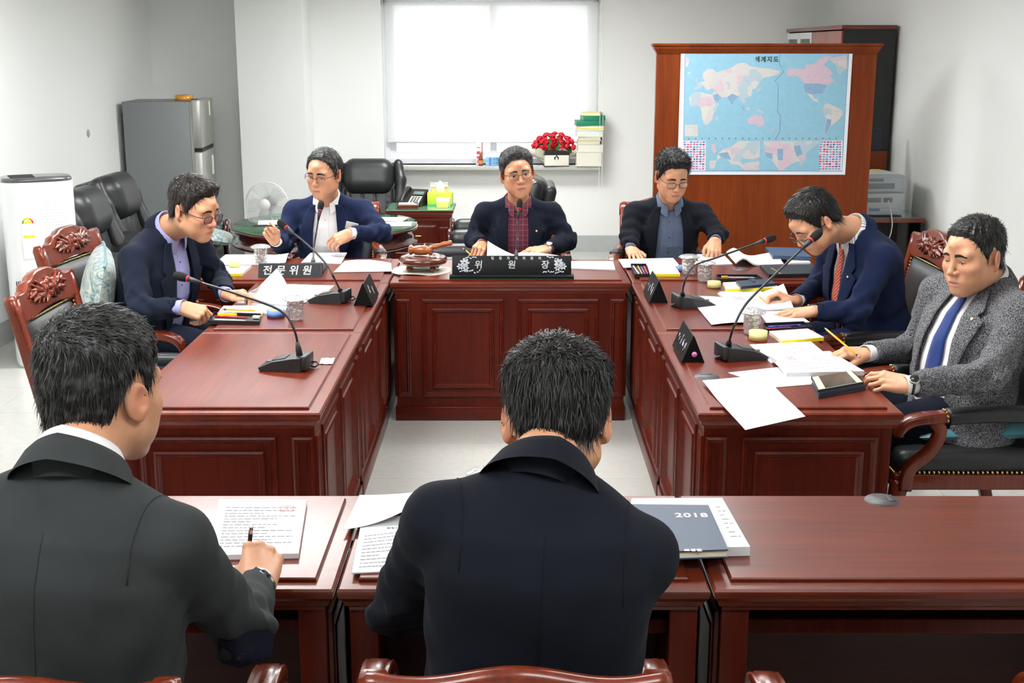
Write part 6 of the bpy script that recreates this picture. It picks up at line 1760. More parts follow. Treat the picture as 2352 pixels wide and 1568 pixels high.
# left-back desk
doc('open document left of the lidded glass on the far left desk', [(518, 586), (664, 586), (640, 608), (490, 610)], 0.004, lines=8)
doc('rolled up sheet beside the lidded glass on the far left desk', [(640, 586), (672, 592), (655, 606), (612, 607)], 0.0008, bend=lambda u, v: 0.035 * math.sin(math.pi * v) ** 2 * (0.4 + 0.6 * u) + 0.006)
doc('document under the hand of the man in a white shirt', [(713, 583), (797, 582), (783, 607), (692, 605)], 0.006, lines=12)
doc('wide blank sheet at the right end of the far left desk', [(792, 600), (898, 605), (900, 624), (766, 626)], 0.0007, bend=lambda u, v: 0.012 * math.sin(math.pi * u) * (1 - v) + 0.002)
# chairman
doc('raised booklet page leaning behind the large black nameplate', [(1120, 586), (1185, 588), (1184, 597), (1118, 597)], 0.002, bend=lambda u, v: 0.075 * (1 - u) ** 1.3 * (1 - v) + 0.004, lines=6)
doc('open booklet page under the hand with a steel watch', [(1190, 587), (1292, 590), (1298, 598), (1188, 598)], 0.003, bend=lambda u, v: 0.016 * math.sin(math.pi * (0.25 + 0.75 * u)) + 0.001)
doc('printed document right of the large black nameplate', [(1312, 602), (1408, 602), (1413, 621), (1311, 618)], 0.006, lines=7)
# right-back desk
doc('blank sheet under the flat hand on the far right desk', [(1420, 596), (1546, 593), (1562, 612), (1432, 615)], 0.0025)
doc('document under the raised hand on the far right desk', [(1600, 586), (1660, 585), (1682, 608), (1606, 611)], 0.006, lines=9)
doc('open book with curling white pages on the far right desk', [(1668, 588), (1780, 592), (1800, 609), (1690, 613)], 0.008, bend=lambda u, v: 0.040 * math.exp(-((u - 0.15) / 0.16) ** 2) + 0.030 * max(0, u - 0.55) * 2 * (1 - v))
doc('stack of papers under the dark blue planner', [(1800, 588), (1838, 590), (1862, 608), (1812, 610)], 0.014)
doc('dark blue planner on a stack beside the open book', [(1757, 575), (1835, 577), (1864, 598), (1775, 595)], 0.020, z=ZT + 0.016, name='planner', material=mat('planner_navy', (52, 70, 98), 0.5, bump=0.1), cat='planner')
fold_ = doc('black folder with gold lettering at the edge of the far right desk', [(1745, 616), (1868, 614), (1872, 636), (1766, 638)], 0.018, name='folder', material=mat('folder_black', (24, 28, 34), 0.4), cat='folder')
g_ = MB()
for k in range(4):
    a = on_z(1771 + k * 5.5, 616 + k * 3.5, ZT + 0.0195); b = on_z(1778 + k * 5.5, 618 + k * 3.5, ZT + 0.0195)
    g_.tube([a, (a + b) / 2 + Vector((0, 0.006, 0)), b], 0.0012, 5)
tag(g_.build('gold_lettering', M_gold, fold_, -fold_.location), kind='stuff')
# left-mid desk
doc('open document under the hands of the man in a lilac shirt', [(556, 690), (664, 697), (652, 724), (520, 716)], 0.008, lines=9)
doc('printed sheet between the raised page and the microphone', [(636, 652), (768, 656), (730, 690), (640, 684)], 0.0012, lines=10)
doc('small printed sheet behind the lidded glass of the left desk', [(650, 676), (712, 668), (704, 694), (640, 700)], 0.0012, z=ZT + 0.0016, lines=5)
pgA = on_y(562, 688, 5.42); pgB = on_z(664, 700, H + 0.010)
def raised_page():
    base0 = on_z(560, 694, H + 0.012); base1 = on_z(660, 704, H + 0.010); t0 = on_y(584, 668, 5.38); t1 = on_y(636, 616, 5.36)
    vs = []; n = 12
    for j in range(n + 1):
        v = j / n
        for i in range(n + 1):
            u = i / n; p = (base0 * (1 - u) + base1 * u) * (1 - v) + (t0 * (1 - u) + t1 * u) * v
            p = p + Vector((0.025 * math.sin(math.pi * v) * u, 0, 0.02 * math.sin(math.pi * v) * (1 - u))); vs.append(p)
    o = MB().add(vs, [(j * (n + 1) + i, j * (n + 1) + i + 1, (j + 1) * (n + 1) + i + 1, (j + 1) * (n + 1) + i) for j in range(n) for i in range(n)], True).build('page', M_paper)
    md = o.modifiers.new('thickness', 'SOLIDIFY'); md.thickness = 0.0006
    tag(o, 'curved white page lifted by the man in a lilac shirt', 'paper', 'papers on the desks')
raised_page()
# right-mid desk
doc('large blank sheet beside the microphone of the middle right desk', [(1580, 682), (1702, 690), (1742, 744), (1634, 748)], 0.0008, bend=lambda u, v: 0.006 * math.sin(math.pi * u) + 0.004)
doc('printed sheet at the desk edge below the stamped document', [(1742, 716), (1822, 713), (1860, 740), (1762, 743)], 0.0012, lines=9)
doc('stamped document lifted by the man in a navy suit', [(1648, 676), (1798, 682), (1822, 712), (1702, 716)], 0.008, bend=lambda u, v: 0.055 * max(0, (u - 0.5) * 2) ** 1.5 * (1 - 0.9 * v), lines=14, stamp=(0.17, 0.22, 0.11, 0.22))
doc('second stamped sheet under the lifted document', [(1652, 670), (1740, 664), (1780, 690), (1660, 690)], 0.001, lines=3)
# right-near desk
doc('printed document fan beside the nearest right microphone', [(1722, 793), (1862, 786), (1910, 826), (1772, 835)], 0.004, lines=13)
doc('thick stamped document held by the man in tweed', [(1765, 826), (1905, 815), (1985, 862), (1806, 866)], 0.016, bend=lambda u, v: 0.010 * math.sin(math.pi * v) * (1 - u), lines=15, stamp=(0.2, 0.2, 0.09, 0.22))
doc('printed sheet under the thick stamped document', [(1672, 856), (1802, 842), (1900, 880), (1774, 890)], 0.001, lines=12)
doc('blank sheet hanging over the near edge of the right desk', [(1613, 882), (1756, 869), (1850, 955), (1712, 986)], 0.0008, z=ZT + 0.0014, bend=lambda u, v: 0.012 * math.exp(-(v / 0.25) ** 2) - 0.012 * max(0, v - 0.6) ** 2)
# front desks
doc('thick stamped document under the writing hand', [(503, 1157), (705, 1158), (686, 1282), (480, 1286)], 0.012, lines=14, stamp=(0.72, 0.13, 0.14, 0.10))
doc('lifted top page on the nearest middle desk', [(826, 1137), (960, 1137), (946, 1196), (788, 1216)], 0.0008, z=ZT + 0.004, bend=lambda u, v: 0.028 * max(0, u * 1.1 - 0.1) ** 2 * (0.3 + v))
dt_ = doc('printed table document under the lifted page', [(830, 1200), (962, 1180), (950, 1312), (808, 1318)], 0.003, lines=10, rows=(0.1, 0.9, 0.32, 0.9))
p = on_z(922, 1212, ZT + 0.0036)
link('heading_print', text_mesh('행정자치위원회', 0.011, 0.0001), M_ink, dt_, p - dt_.location, (0, 0, 0.03))
st_ = doc('loose pile of papers under the dated navy planner', [(1450, 1163), (1658, 1162), (1722, 1276), (1440, 1282)], 0.022, lines=8, rows=(0.88, 0.97, 0.2, 0.8))
M_plan = mat('planner_slate', (58, 72, 92), 0.5, bump=0.15, bscale=90)
pz = ZT + 0.024
PC = [on_z(x, y, pz + 0.018) for x, y in ((1452, 1158), (1627, 1160), (1673, 1262), (1440, 1270))]
plr = thing('planner', 'slate blue planner dated on its cover at the nearest middle desk', 'planner', sum(PC, Vector()) / 4)
plc = sum(PC, Vector()) / 4
def plan_slab(nm, ins, z0, z1, m_):
    c = sum(PC, Vector()) / 4; q = [c + (p - c) * ins for p in PC]
    return MB().add([Vector((p.x, p.y, z)) - plc for z in (z0, z1) for p in q], [(0, 1, 2, 3), (7, 6, 5, 4), (0, 1, 5, 4), (1, 2, 6, 5), (2, 3, 7, 6), (3, 0, 4, 7)]).build(nm, m_, plr)
plan_slab('pages', 0.975, pz + 0.001, pz + 0.016, mat('page_edge', (226, 220, 196), 0.8))
plan_slab('cover', 1.0, pz + 0.016, pz + 0.019, M_plan); plan_slab('back_cover', 1.0, pz - 0.001, pz + 0.001, M_plan)
silver = mat('silver_foil', (222, 224, 226), 0.35, metal=0.3)
for s_, px_, py_, sz in (('2018', 1588, 1183, 0.036), ('보성군', 1592, 1263, 0.014)):
    p = on_z(px_, py_, pz + 0.0192)
    link('cover_print', text_mesh(s_, sz, 0.0002, offset=0.0006, space=1.1), silver, plr, p - plc, (0, 0, 0))
p = on_z(1548, 1263, pz + 0.0192) - plc
MB().prism([(p.x - 0.012, p.y), (p.x, p.y + 0.008), (p.x + 0.012, p.y), (p.x, p.y - 0.008)], 'z', p.z, p.z + 0.0003).build('cover_print', silver, plr)

# ------------------------------------------------------------------ microphones
M_mic = mat('mic_black', (38, 38, 40), 0.45, bump=0.1, bscale=700); M_foam = mat('mic_foam', (16, 16, 17), 0.95, bump=0.8, bscale=900); M_ring = mat('mic_red', (200, 40, 52), 0.4)
M_neck = mat('gooseneck', (30, 30, 31), 0.35)
def microphone(label, pos, yaw, path, lit=True):
    """pos base centre on desk, yaw: the low front points along local +Y; path: world points from root to head"""
    t = thing('gooseneck_microphone', label, 'microphone', pos, yaw, 'gooseneck microphones')
    pr_ = [(-0.075, 0.0), (0.078, 0.0), (0.085, 0.012), (0.03, 0.036), (-0.045, 0.050), (-0.075, 0.052)]
    m = MB(); rings = []
    for x, k in ((-0.052, 0.97), (-0.047, 1.0), (0.047, 1.0), (0.052, 0.97)):
        rings.append([Vector((x, y * k, z * k + (0 if z < 0.001 else 0))) for y, z in pr_])
    m.loft(rings, True, True, False).build('base', M_mic, t)
    MB().box(-0.05, 0.05, -0.092, -0.07, 0.006, 0.058, bev=0.005).build('rear_block', M_mic, t)
    MB().lathe([(0.0, 0.0), (0.012, 0.0), (0.012, 0.003), (0.0, 0.0035)], 16, (0.0, 0.058, 0.0255), False).build('talk_button', mat('mic_button', (92, 94, 96), 0.4), t)
    M_g = mat('mic_grille', (56, 57, 59), 0.6)
    MB().rbox(-0.03, 0.03, -0.02, 0.03, 0.043, 0.046, 0.001, Matrix.Translation((0, 0, -0.002)) @ Matrix.Rotation(-0.2, 4, 'X')).build('speaker_grille', M_g, t)
    MB().tube([(0.03, -0.09, 0.02), (0.035, -0.105, 0.02), (0.03, -0.115, 0.012), (0.015, -0.105, 0.006), (0.02, -0.09, 0.006)], 0.0035, 6).build('cable', M_black, t)
    inv = t.matrix_basis.copy(); inv = Matrix.Translation(pos) @ Matrix.Rotation(yaw, 4, 'Z'); inv.invert()
    P = [inv @ Vector(p) for p in path]; sp_ = spline(P, 7)
    r0 = sp_[0]; dr = (sp_[1] - sp_[0]).normalized()
    MB().tube([r0 - dr * 0.012, r0 + dr * 0.022, r0 + dr * 0.05], 0.011, 12, [1.15, 1.0, 0.55]).build('neck_socket', M_mic, t)
    MB().tube(sp_, 0.0045, 8).build('gooseneck', M_neck, t)
    e = sp_[-1]; d = (sp_[-1] - sp_[-3]).normalized()
    MB().tube([e - d * 0.045, e - d * 0.01, e + d * 0.012], 0.010, 12, [0.5, 0.9, 1.05]).build('capsule_holder', M_mic, t)
    if lit: MB().tube([e + d * 0.008, e + d * 0.016], 0.0118, 14).build('ring_light', M_ring, t)
    hd = MB(); fr2 = [(0.011, 0.012), (0.0145, 0.02), (0.0165, 0.034), (0.0165, 0.048), (0.013, 0.060), (0.007, 0.066), (0.0, 0.067)]
    q = d.to_track_quat('Z', 'Y').to_matrix().to_4x4()
    hd.lathe(fr2, 16, caps=False, M=Matrix.Translation(e) @ q).build('foam_windscreen', M_foam, t)
    return t
def mpos(px, py): p = on_z(px, py, ZT); return Vector((p.x, p.y, ZT))
def mic_at(label, bpx, yaw, root, mids, head, hY, rY):
    pos = mpos(*bpx); b = Matrix.Rotation(yaw, 3, 'Z') @ Vector((0, -0.055, 0.052)); r0 = pos + b
    path = [r0] + [on_y(x, y, Y) for x, y, Y in mids] + [on_y(head[0], head[1], hY)]
    return microphone(label, pos, yaw, path)
mic_at('gooseneck microphone on the bare left desk', (655, 846), math.radians(82), None, [(676, 758, 4.27), (645, 714, 4.29), (560, 680, 4.32)], (438, 642), 4.36, 0)
mic_at('gooseneck microphone on the desk of the man in a lilac shirt', (756, 692), math.radians(78), None, [(768, 640, 5.14), (752, 610, 5.17), (715, 570, 5.22)], (662, 526), 5.30, 0)
mic_at('upright gooseneck microphone before the man in a white shirt', (724, 622), math.radians(0), None, [(721, 570, 6.36), (727, 530, 6.40)], (734, 488), 6.45, 0)
mic_at('upright gooseneck microphone before the man in a burgundy shirt', (1186, 612), math.radians(0), None, [(1186, 565, 6.40), (1189, 520, 6.44)], (1192, 484), 6.48, 0)
mic_at('gooseneck microphone on the middle right desk', (1594, 703), math.radians(-80), None, [(1572, 650, 5.18), (1592, 612, 5.20), (1650, 590, 5.24)], (1752, 554), 5.32, 0)
mic_at('gooseneck microphone on the desk of the man in tweed', (1704, 822), math.radians(-78), None, [(1684, 755, 4.30), (1712, 700, 4.33), (1770, 640, 4.38)], (1858, 556), 4.45, 0)

# ------------------------------------------------------------------ nameplates
M_lac = mat('lacquer_black', (9, 10, 12), 0.45, spec=0.2); M_pearl = mat('mother_of_pearl', (190, 196, 205), 0.25, noise=0.35, nscale=160, coat=0.5)
M_nap = mat('plate_navy', (16, 19, 28), 0.45, spec=0.25)
def lie(o, x, y, z, rx, rz=0): o.location = (x, y, z); o.rotation_euler = (rx, 0, rz)
# four-syllable desk plate
a = on_z(592, 638, ZT); b = on_z(737, 636, ZT); w_ = (b - a).length
n1 = thing('nameplate', 'dark blue bar nameplate with four white letters on the far left desk', 'nameplate', ((a + b) / 2), 0, 'nameplates')
MB().prism([(0.0, 0.0), (0.062, 0.0), (0.040, 0.064), (0.030, 0.064)], 'x', -w_ / 2, w_ / 2).build('plate_body', M_nap, n1)
tl = math.atan2(0.064, 0.030)
for k, ch_ in enumerate('전문위원'):
    o = link('lettering', text_mesh(ch_, 0.052, 0.0006, offset=0.0008, shear=0.12), mat('letter_white', (226, 230, 228), 0.4), n1)
    lie(o, -0.112 + k * 0.066, 0.0135, 0.031, tl)
# chairman's inlaid plate
a = on_z(1030, 643, ZT); b = on_z(1320, 641, ZT); w_ = (b - a).length * 0.985
n3 = thing('nameplate', 'large black lacquered nameplate inlaid with pearl flowers on the central desk', 'nameplate', (a + b) / 2 + Vector((0, 0.005, 0)), 0, 'nameplates')
MB().prism([(0.0, 0.0), (0.09, 0.0), (0.09, 0.012), (0.06, 0.02), (0.012, 0.022), (0.0, 0.014)], 'x', -w_ / 2, w_ / 2).build('stand', M_lac, n3)
MB().box(-w_ / 2 + 0.004, w_ / 2 - 0.004, -0.002, 0.003, 0.0, 0.003).build('green_felt_edge', mat('felt_dark_green', (26, 88, 58), 0.8), n3)
pw2 = w_ / 2 - 0.012; th3 = math.radians(72)
PM = Matrix.Translation((0, 0.018, 0.018)) @ Matrix.Rotation(th3, 4, 'X')
MB().rbox(-pw2, pw2, 0.0, 0.098, -0.010, 0.0, 0.002, PM).build('plate', M_lac, n3)
def onplate(o, x, y, lift=0.0006): o.matrix_basis = PM @ Matrix.Translation((x, y, lift))
for k, ch_ in enumerate('행정자치위원의'):
    onplate(link('lettering', text_mesh(ch_, 0.0165, 0.0004, offset=0.0004), M_pearl, n3), -0.095 + k * 0.039, 0.084)
for ch_, x in (('위', -0.165), ('원', 0.0), ('장', 0.165)):
    onplate(link('lettering', text_mesh(ch_, 0.044, 0.0005, offset=0.0007, shear=0.08), M_pearl, n3), x, 0.050)
for sx in (-1, 1):
    fl_ = MB(); cx, cy = sx * (pw2 - 0.062), 0.062
    rl = random.Random(5)
    def petal(x, y, ang, l, w__, lift):
        vs = [(x, y, lift)]
        for i in range(7):
            t_ = i / 6; a_ = math.pi * t_; vs.append((x + math.cos(ang) * l * (0.5 - 0.5 * math.cos(a_)) - math.sin(ang) * w__ * math.sin(a_), y + math.sin(ang) * l * (0.5 - 0.5 * math.cos(a_)) + math.cos(ang) * w__ * math.sin(a_), lift))
        for i in range(5, 0, -1):
            t_ = i / 6; a_ = math.pi * t_; vs.append((x + math.cos(ang) * l * (0.5 - 0.5 * math.cos(a_)) + math.sin(ang) * w__ * math.sin(a_), y + math.sin(ang) * l * (0.5 - 0.5 * math.cos(a_)) - math.cos(ang) * w__ * math.sin(a_), lift))
        fl_.add([PM @ Vector(p) for p in vs[1:]], [tuple(range(len(vs) - 1))])
    for (fx, fy, rr_, np_) in ((cx, cy, 0.022, 7), (cx + sx * 0.022, cy - 0.018, 0.015, 6), (cx - sx * 0.006, cy - 0.026, 0.014, 6)):
        for k in range(np_): a_ = 2 * math.pi * k / np_; petal(fx + 0.003 * math.cos(a_), fy + 0.003 * math.sin(a_), a_, rr_, rr_ * 0.28, 0.0006)
    for k in range(9): petal(cx - sx * (0.004 + 0.012 * k) + sx * 0.03, 0.018 + 0.003 * math.sin(k * 1.7), math.pi * (0 if sx < 0 else 1) + rl.uniform(-0.8, 0.8), 0.013, 0.003, 0.0006)
    for k in range(5): petal(cx - sx * 0.012 * k, 0.084 + 0.0018 * k, math.pi * (0 if sx < 0 else 1) + rl.uniform(-0.6, 0.9), 0.013, 0.003, 0.0006)
    tag(fl_.build('pearl_flower_inlay', M_pearl, n3), kind='stuff')
# triangular desk plates with brush lettering
def tri_plate(label, cpx, ln, yaw, side, pink=False, marks=True, hgt=0.098):
    p = on_z(cpx[0], cpx[1], ZT)
    t = thing('nameplate', label, 'nameplate', p, yaw, 'nameplates')
    MB().prism([(-0.042, 0.0), (0.042, 0.0), (0.002, hgt), (-0.002, hgt)], 'y', -ln / 2, ln / 2).build('plate_body', M_lac, t)
    th = math.atan2(hgt, 0.040); nrm = Vector((side * math.sin(th), 0, math.cos(th))); upv = Vector((-side * math.cos(th), 0, math.sin(th)))
    rl = random.Random(int(cpx[0])); c = Vector((side * 0.022, 0, hgt / 2)) + nrm * 0.0012
    ys = (-0.30, -0.12, 0.06, 0.22, 0.32)
    for k, fy in enumerate(ys if side < 0 else (-0.2, 0.12)):
        big = k in (0, 1, 2)
        s_ = 0.016 if big else 0.009
        y0 = fy * ln
        for q in range(4):
            a0 = rl.uniform(-1, 1); b0 = rl.uniform(-1, 1)
            pts = [c + Vector((0, y0 + a0 * s_ * 0.6, 0)) + upv * (b0 * s_), c + Vector((0, y0 + (a0 + rl.uniform(-0.8, 0.8)) * s_ * 0.6, 0)) + upv * ((b0 + rl.uniform(-0.9, 0.9)) * s_), c + Vector((0, y0 + rl.uniform(-1, 1) * s_ * 0.6, 0)) + upv * (rl.uniform(-1, 1) * s_)]
            MB().tube(spline(pts, 5), 0.0011 if big else 0.0007, 5).build('brush_stroke', M_pearl, t)
    if pink:
        MB().lathe([(0.0, 0.002), (0.009, 0.0015), (0.010, 0.0)], 18, caps=False, M=Matrix.Translation((0.004, -ln / 2, 0.030)) @ Matrix.Rotation(math.pi / 2, 4, 'X')).build('round_sticker', mat('sticker_pink', (214, 130, 190), 0.4), t)
    return t
tri_plate('triangular black nameplate at the inner edge of the left desk', (842, 688), 0.27, 0.0, 1)
tri_plate('triangular black nameplate on the middle right desk', (1505, 682), 0.27, 0.0, -1)
tri_plate('triangular black nameplate with a round pink sticker on the nearest right desk', (1580, 812), 0.27, 0.0, -1, True)

# ------------------------------------------------------------------ crystal glasses with lids
def crystal():
    m = bpy.data.materials.new('cut_crystal'); m.use_nodes = True; nt = m.node_tree; nt.nodes.clear()
    o = nt.nodes.new('ShaderNodeOutputMaterial'); tr = nt.nodes.new('ShaderNodeBsdfTransparent'); gl = nt.nodes.new('ShaderNodeBsdfGlossy'); df = nt.nodes.new('ShaderNodeBsdfDiffuse')
    gl.inputs['Roughness'].default_value = 0.08; df.inputs[0].default_value = (0.9, 0.9, 0.92, 1); tr.inputs[0].default_value = (0.93, 0.93, 0.94, 1)
    tc = nt.nodes.new('ShaderNodeTexCoord'); vo = nt.nodes.new('ShaderNodeTexVoronoi'); vo.inputs['Scale'].default_value = 70
    nt.links.new(tc.outputs['Object'], vo.inputs['Vector'])
    bp = nt.nodes.new('ShaderNodeBump'); bp.inputs['Strength'].default_value = 0.9; bp.inputs['Distance'].default_value = 0.005
    nt.links.new(vo.outputs['Distance'], bp.inputs['Height']); nt.links.new(bp.outputs['Normal'], gl.inputs['Normal'])
    a = nt.nodes.new('ShaderNodeMixShader'); a.inputs[0].default_value = 0.38
    r = nt.nodes.new('ShaderNodeValToRGB'); r.color_ramp.elements[0].position = 0.1; r.color_ramp.elements[1].position = 0.55; r.color_ramp.elements[0].color = (0.06, 0.06, 0.06, 1); r.color_ramp.elements[1].color = (0.62, 0.62, 0.62, 1)
    nt.links.new(vo.outputs['Distance'], r.inputs['Fac']); nt.links.new(r.outputs['Color'], a.inputs[0])
    nt.links.new(tr.outputs[0], a.inputs[1]); nt.links.new(gl.outputs[0], a.inputs[2])
    b = nt.nodes.new('ShaderNodeMixShader'); b.inputs[0].default_value = 0.17
    nt.links.new(a.outputs[0], b.inputs[1]); nt.links.new(df.outputs[0], b.inputs[2]); nt.links.new(b.outputs[0], o.inputs[0])
    return m
M_crys = crystal()
def glass_proto():
    t = thing('lidded_glass', 'x', 'glass', group='cut crystal glasses with lids')
    m = MB(); rings = []
    for r_, z in ((0.028, 0.0), (0.031, 0.004), (0.0325, 0.02), (0.034, 0.06), (0.0345, 0.084)):
        rings.append([Vector((r_ * (1 + 0.03 * (j % 2)) * math.cos(2 * math.pi * j / 28), r_ * (1 + 0.03 * (j % 2)) * math.sin(2 * math.pi * j / 28), z)) for j in range(28)])
    for r_, z in ((0.0315, 0.084), (0.030, 0.02), (0.026, 0.012)):
        rings.append([Vector((r_ * math.cos(2 * math.pi * j / 28), r_ * math.sin(2 * math.pi * j / 28), z)) for j in range(28)])
    m.loft(rings, True, True, False).build('tumbler', M_crys, t)
    MB().lathe([(0.0, 0.013), (0.0295, 0.021), (0.0305, 0.05), (0.0, 0.05)], 24, caps=False).build('water', glass_thin('water', (226, 230, 234), 0.05), t)
    m = MB(); rings = []
    for r_, z in ((0.0, 0.085), (0.030, 0.086), (0.050, 0.085), (0.053, 0.089), (0.049, 0.094), (0.032, 0.101), (0.012, 0.102), (0.0, 0.103)):
        rings.append([Vector((r_ * (1 + 0.03 * math.cos(8 * math.pi * 2 * j / 32)) * math.cos(2 * math.pi * j / 32), r_ * (1 + 0.03 * math.cos(8 * math.pi * 2 * j / 32)) * math.sin(2 * math.pi * j / 32), z)) for j in range(32)])
    m.loft(rings, True, False, False).build('lid', M_crys, t)
    return t
g0 = glass_proto()
GL = [((600, 609), 'lidded glass on the far left desk behind the bar nameplate'), ((680, 738), 'lidded glass on the desk of the man in a lilac shirt'),
      ((1582, 634), 'lidded glass on the far right desk'), ((1618, 650), 'lidded glass beside a cream note block on the middle right desk'),
      ((1726, 770), 'lidded glass on the desk of the man in tweed'), ((1118, 1150), 'lidded glass half hidden behind the man in a navy suit')]
for k, (p, lb) in enumerate(GL):
    q = on_z(p[0], p[1] - 4, ZT)
    if k == 5: q = Vector((-0.062, 2.90, ZT))
    if k == 0: g0.location = q; g0['label'] = lb
    else: dup(g0, q, 0.3 * k, lb)

# ------------------------------------------------------------------ note pads, pen trays, note rolls, pens
M_cream = mat('pad_cream', (240, 236, 218), 0.8); M_yel = mat('pad_yellow', (236, 216, 30), 0.6); M_sticky = mat('sticky_cream', (226, 218, 150), 0.75); M_rollb = mat('roll_blue', (118, 148, 220), 0.6)
def slab(root, nm, C, z0, z1, m_, ins=1.0):
    c = sum(C, Vector()) / 4; q = [c + (p - c) * ins for p in C]; o_ = Vector(root.location)
    return MB().add([Vector((p.x, p.y, z)) - o_ for z in (z0, z1) for p in q], [(0, 1, 2, 3), (7, 6, 5, 4), (0, 1, 5, 4), (1, 2, 6, 5), (2, 3, 7, 6), (3, 0, 4, 7)]).build(nm, m_, root)
def pad(label, cs, zb=ZT):
    C = [on_z(x, y, zb) for x, y in cs]; t = thing('note_pad', label, 'note pad', sum(C, Vector()) / 4, 0, 'cream note pads')
    slab(t, 'pages', C, zb, zb + 0.014, M_cream); e = [C[3] * 1.0, C[2] * 1.0]
    d = Vector((0, -0.0015, 0)); q = [C[3], C[2], C[2] + d, C[3] + d]
    slab(t, 'yellow_binding', q, zb, zb + 0.0135, M_yel)
    return t
pad('cream note pad with yellow edge on the far left desk', [(518, 617), (578, 615), (556, 634), (492, 636)])
pad('cream note pad under the loose pencil', [(514, 709), (606, 709), (603, 726), (500, 726)])
pad('cream note pad with yellow edge on the far right desk', [(1486, 612), (1548, 613), (1562, 635), (1493, 635)])
pad('cream note pad under the dark phone case', [(1660, 655), (1762, 650), (1790, 666), (1668, 670)])
pad('cream note pad at the elbow of the man in tweed', [(1766, 768), (1855, 762), (1892, 782), (1795, 790)])
def tray(label, cs, pens):
    C = [on_z(x, y, ZT) for x, y in cs]; t = thing('pen_tray', label, 'tray', sum(C, Vector()) / 4, 0, 'black pen trays'); o_ = t.location.copy()
    slab(t, 'bottom', C, ZT, ZT + 0.003, M_black)
    for i in range(4):
        a, b = C[i], C[(i + 1) % 4]; c = sum(C, Vector()) / 4; n_ = (c - (a + b) / 2).normalized() * 0.002
        slab(t, 'side', [a, b, b + n_, a + n_], ZT + 0.003, ZT + 0.016, M_black)
    for nm, lb, m_, (u0, v0, u1, v1), r_ in pens:
        def Q(u, v): return C[0] * (1 - u) * (1 - v) + C[1] * u * (1 - v) + C[2] * u * v + C[3] * (1 - u) * v + Vector((0, 0, 0.003 + r_ + 0.0005))
        a, b = Q(u0, v0), Q(u1, v1); d = (b - a)
        if nm == 'eraser':
            tag(MB().rbox(-0.016, 0.016, -0.009, 0.009, -0.004, 0.008, 0.002).build('eraser', m_, None, (a + b) / 2 + Vector((0, 0, 0.002)), (0, 0, math.atan2(d.y, d.x))), lb, 'eraser'); continue
        pe = thing('pen', lb, 'pen', (a + b) / 2); c = (a + b) / 2
        MB().tube([a - c, b - c - d * 0.14], r_, 8).build('barrel', m_, pe); MB().tube([b - c - d * 0.14, b - c - d * 0.04, b - c], r_, 8, [0.9, 0.5, 0.15]).build('tip', m_, pe)
        MB().tube([a - c, a - c + d * 0.3], r_ * 1.12, 8).build('cap', m_, pe)
red = mat('pen_red', (208, 40, 50), 0.3); blu = mat('pen_blue', (70, 80, 190), 0.3); wht = mat('pen_white', (214, 220, 232), 0.3); ora = mat('pen_orange', (232, 150, 40), 0.4); eras = mat('eraser_white', (226, 224, 216), 0.7)
tray('black pen tray in front of the man in a lilac shirt', [(492, 724), (600, 728), (596, 746), (477, 744)], [('pen', 'red pen in the tray of the left desk', red, (0.06, 0.3, 0.80, 0.35), 0.004), ('pen', 'white capped pen beside the red one in the left tray', wht, (0.1, 0.68, 0.72, 0.72), 0.0035), ('eraser', 'white eraser in the left pen tray', eras, (0.86, 0.35, 0.98, 0.36), 0.004)])
tray('black pen tray standing on end of the far right desk', [(1448, 612), (1484, 612), (1492, 636), (1458, 636)], [('pen', 'pale blue pen in the far right tray', wht, (0.15, 0.1, 0.35, 0.95), 0.004), ('pen', 'orange pen in the far right tray', ora, (0.45, 0.1, 0.55, 0.9), 0.0035), ('pen', 'blue pen in the far right tray', blu, (0.65, 0.15, 0.72, 0.9), 0.0035), ('pen', 'red pen in the far right tray', red, (0.85, 0.1, 0.9, 0.85), 0.0035)])
tray('long black pen tray before the open black folder', [(1645, 637), (1738, 637), (1752, 646), (1652, 648)], [('pen', 'white pen in the tray before the black folder', wht, (0.25, 0.3, 0.9, 0.4), 0.0035), ('pen', 'pink red pen in the tray before the black folder', red, (0.3, 0.7, 0.97, 0.75), 0.0035), ('eraser', 'orange and white eraser in the tray before the black folder', ora, (0.13, 0.45, 0.2, 0.46), 0.004)])
tray('black pen tray behind the note pad of the man in tweed', [(1752, 750), (1845, 746), (1866, 758), (1760, 764)], [('pen', 'blue pen in the tray of the nearest right desk', blu, (0.1, 0.35, 0.92, 0.3), 0.0038), ('pen', 'red pen in the tray of the nearest right desk', red, (0.02, 0.7, 0.6, 0.62), 0.0038)])
o = MB().tube([on_z(488, 625, ZT + 0.004), on_z(500, 611, ZT + 0.004)], 0.004, 8).build('pen', red); tag(o, 'red pen beside the note pad on the far left desk', 'pen')
def roll(label, px, py, r_, hgt, m_, inner=None, zb=ZT):
    p = on_z(px, py, zb); t = thing('sticky_note_roll', label, 'note roll', (p.x, p.y, zb), 0, 'sticky note rolls')
    seg = [(r_ * 0.55, 0.001), (r_, 0.001), (r_, hgt), (r_ * 0.55, hgt)]
    MB().lathe(seg + [seg[0]], 28, caps=False).build('roll_body', m_, t)
    MB().lathe([(0.0, 0.001), (r_ * 0.55, 0.001), (r_ * 0.55, hgt - 0.001), (0.0, hgt - 0.001)], 24, caps=False).build('core', inner or m_, t)
roll('pale yellow note roll on the far left pad', 539, 612, 0.030, 0.026, M_sticky, zb=ZT + 0.015)
roll('blue note roll with yellow core beside the lidded glass', 634, 727, 0.038, 0.030, M_rollb, MATS['pad_yellow'])
roll('blue note roll behind the lidded glass of the far right desk', 1566, 622, 0.026, 0.028, M_rollb)
roll('pale yellow note block on the middle right desk', 1640, 660, 0.032, 0.030, M_sticky)
roll('pale yellow note block on the desk of the man in tweed', 1741, 780, 0.036, 0.036, M_sticky)

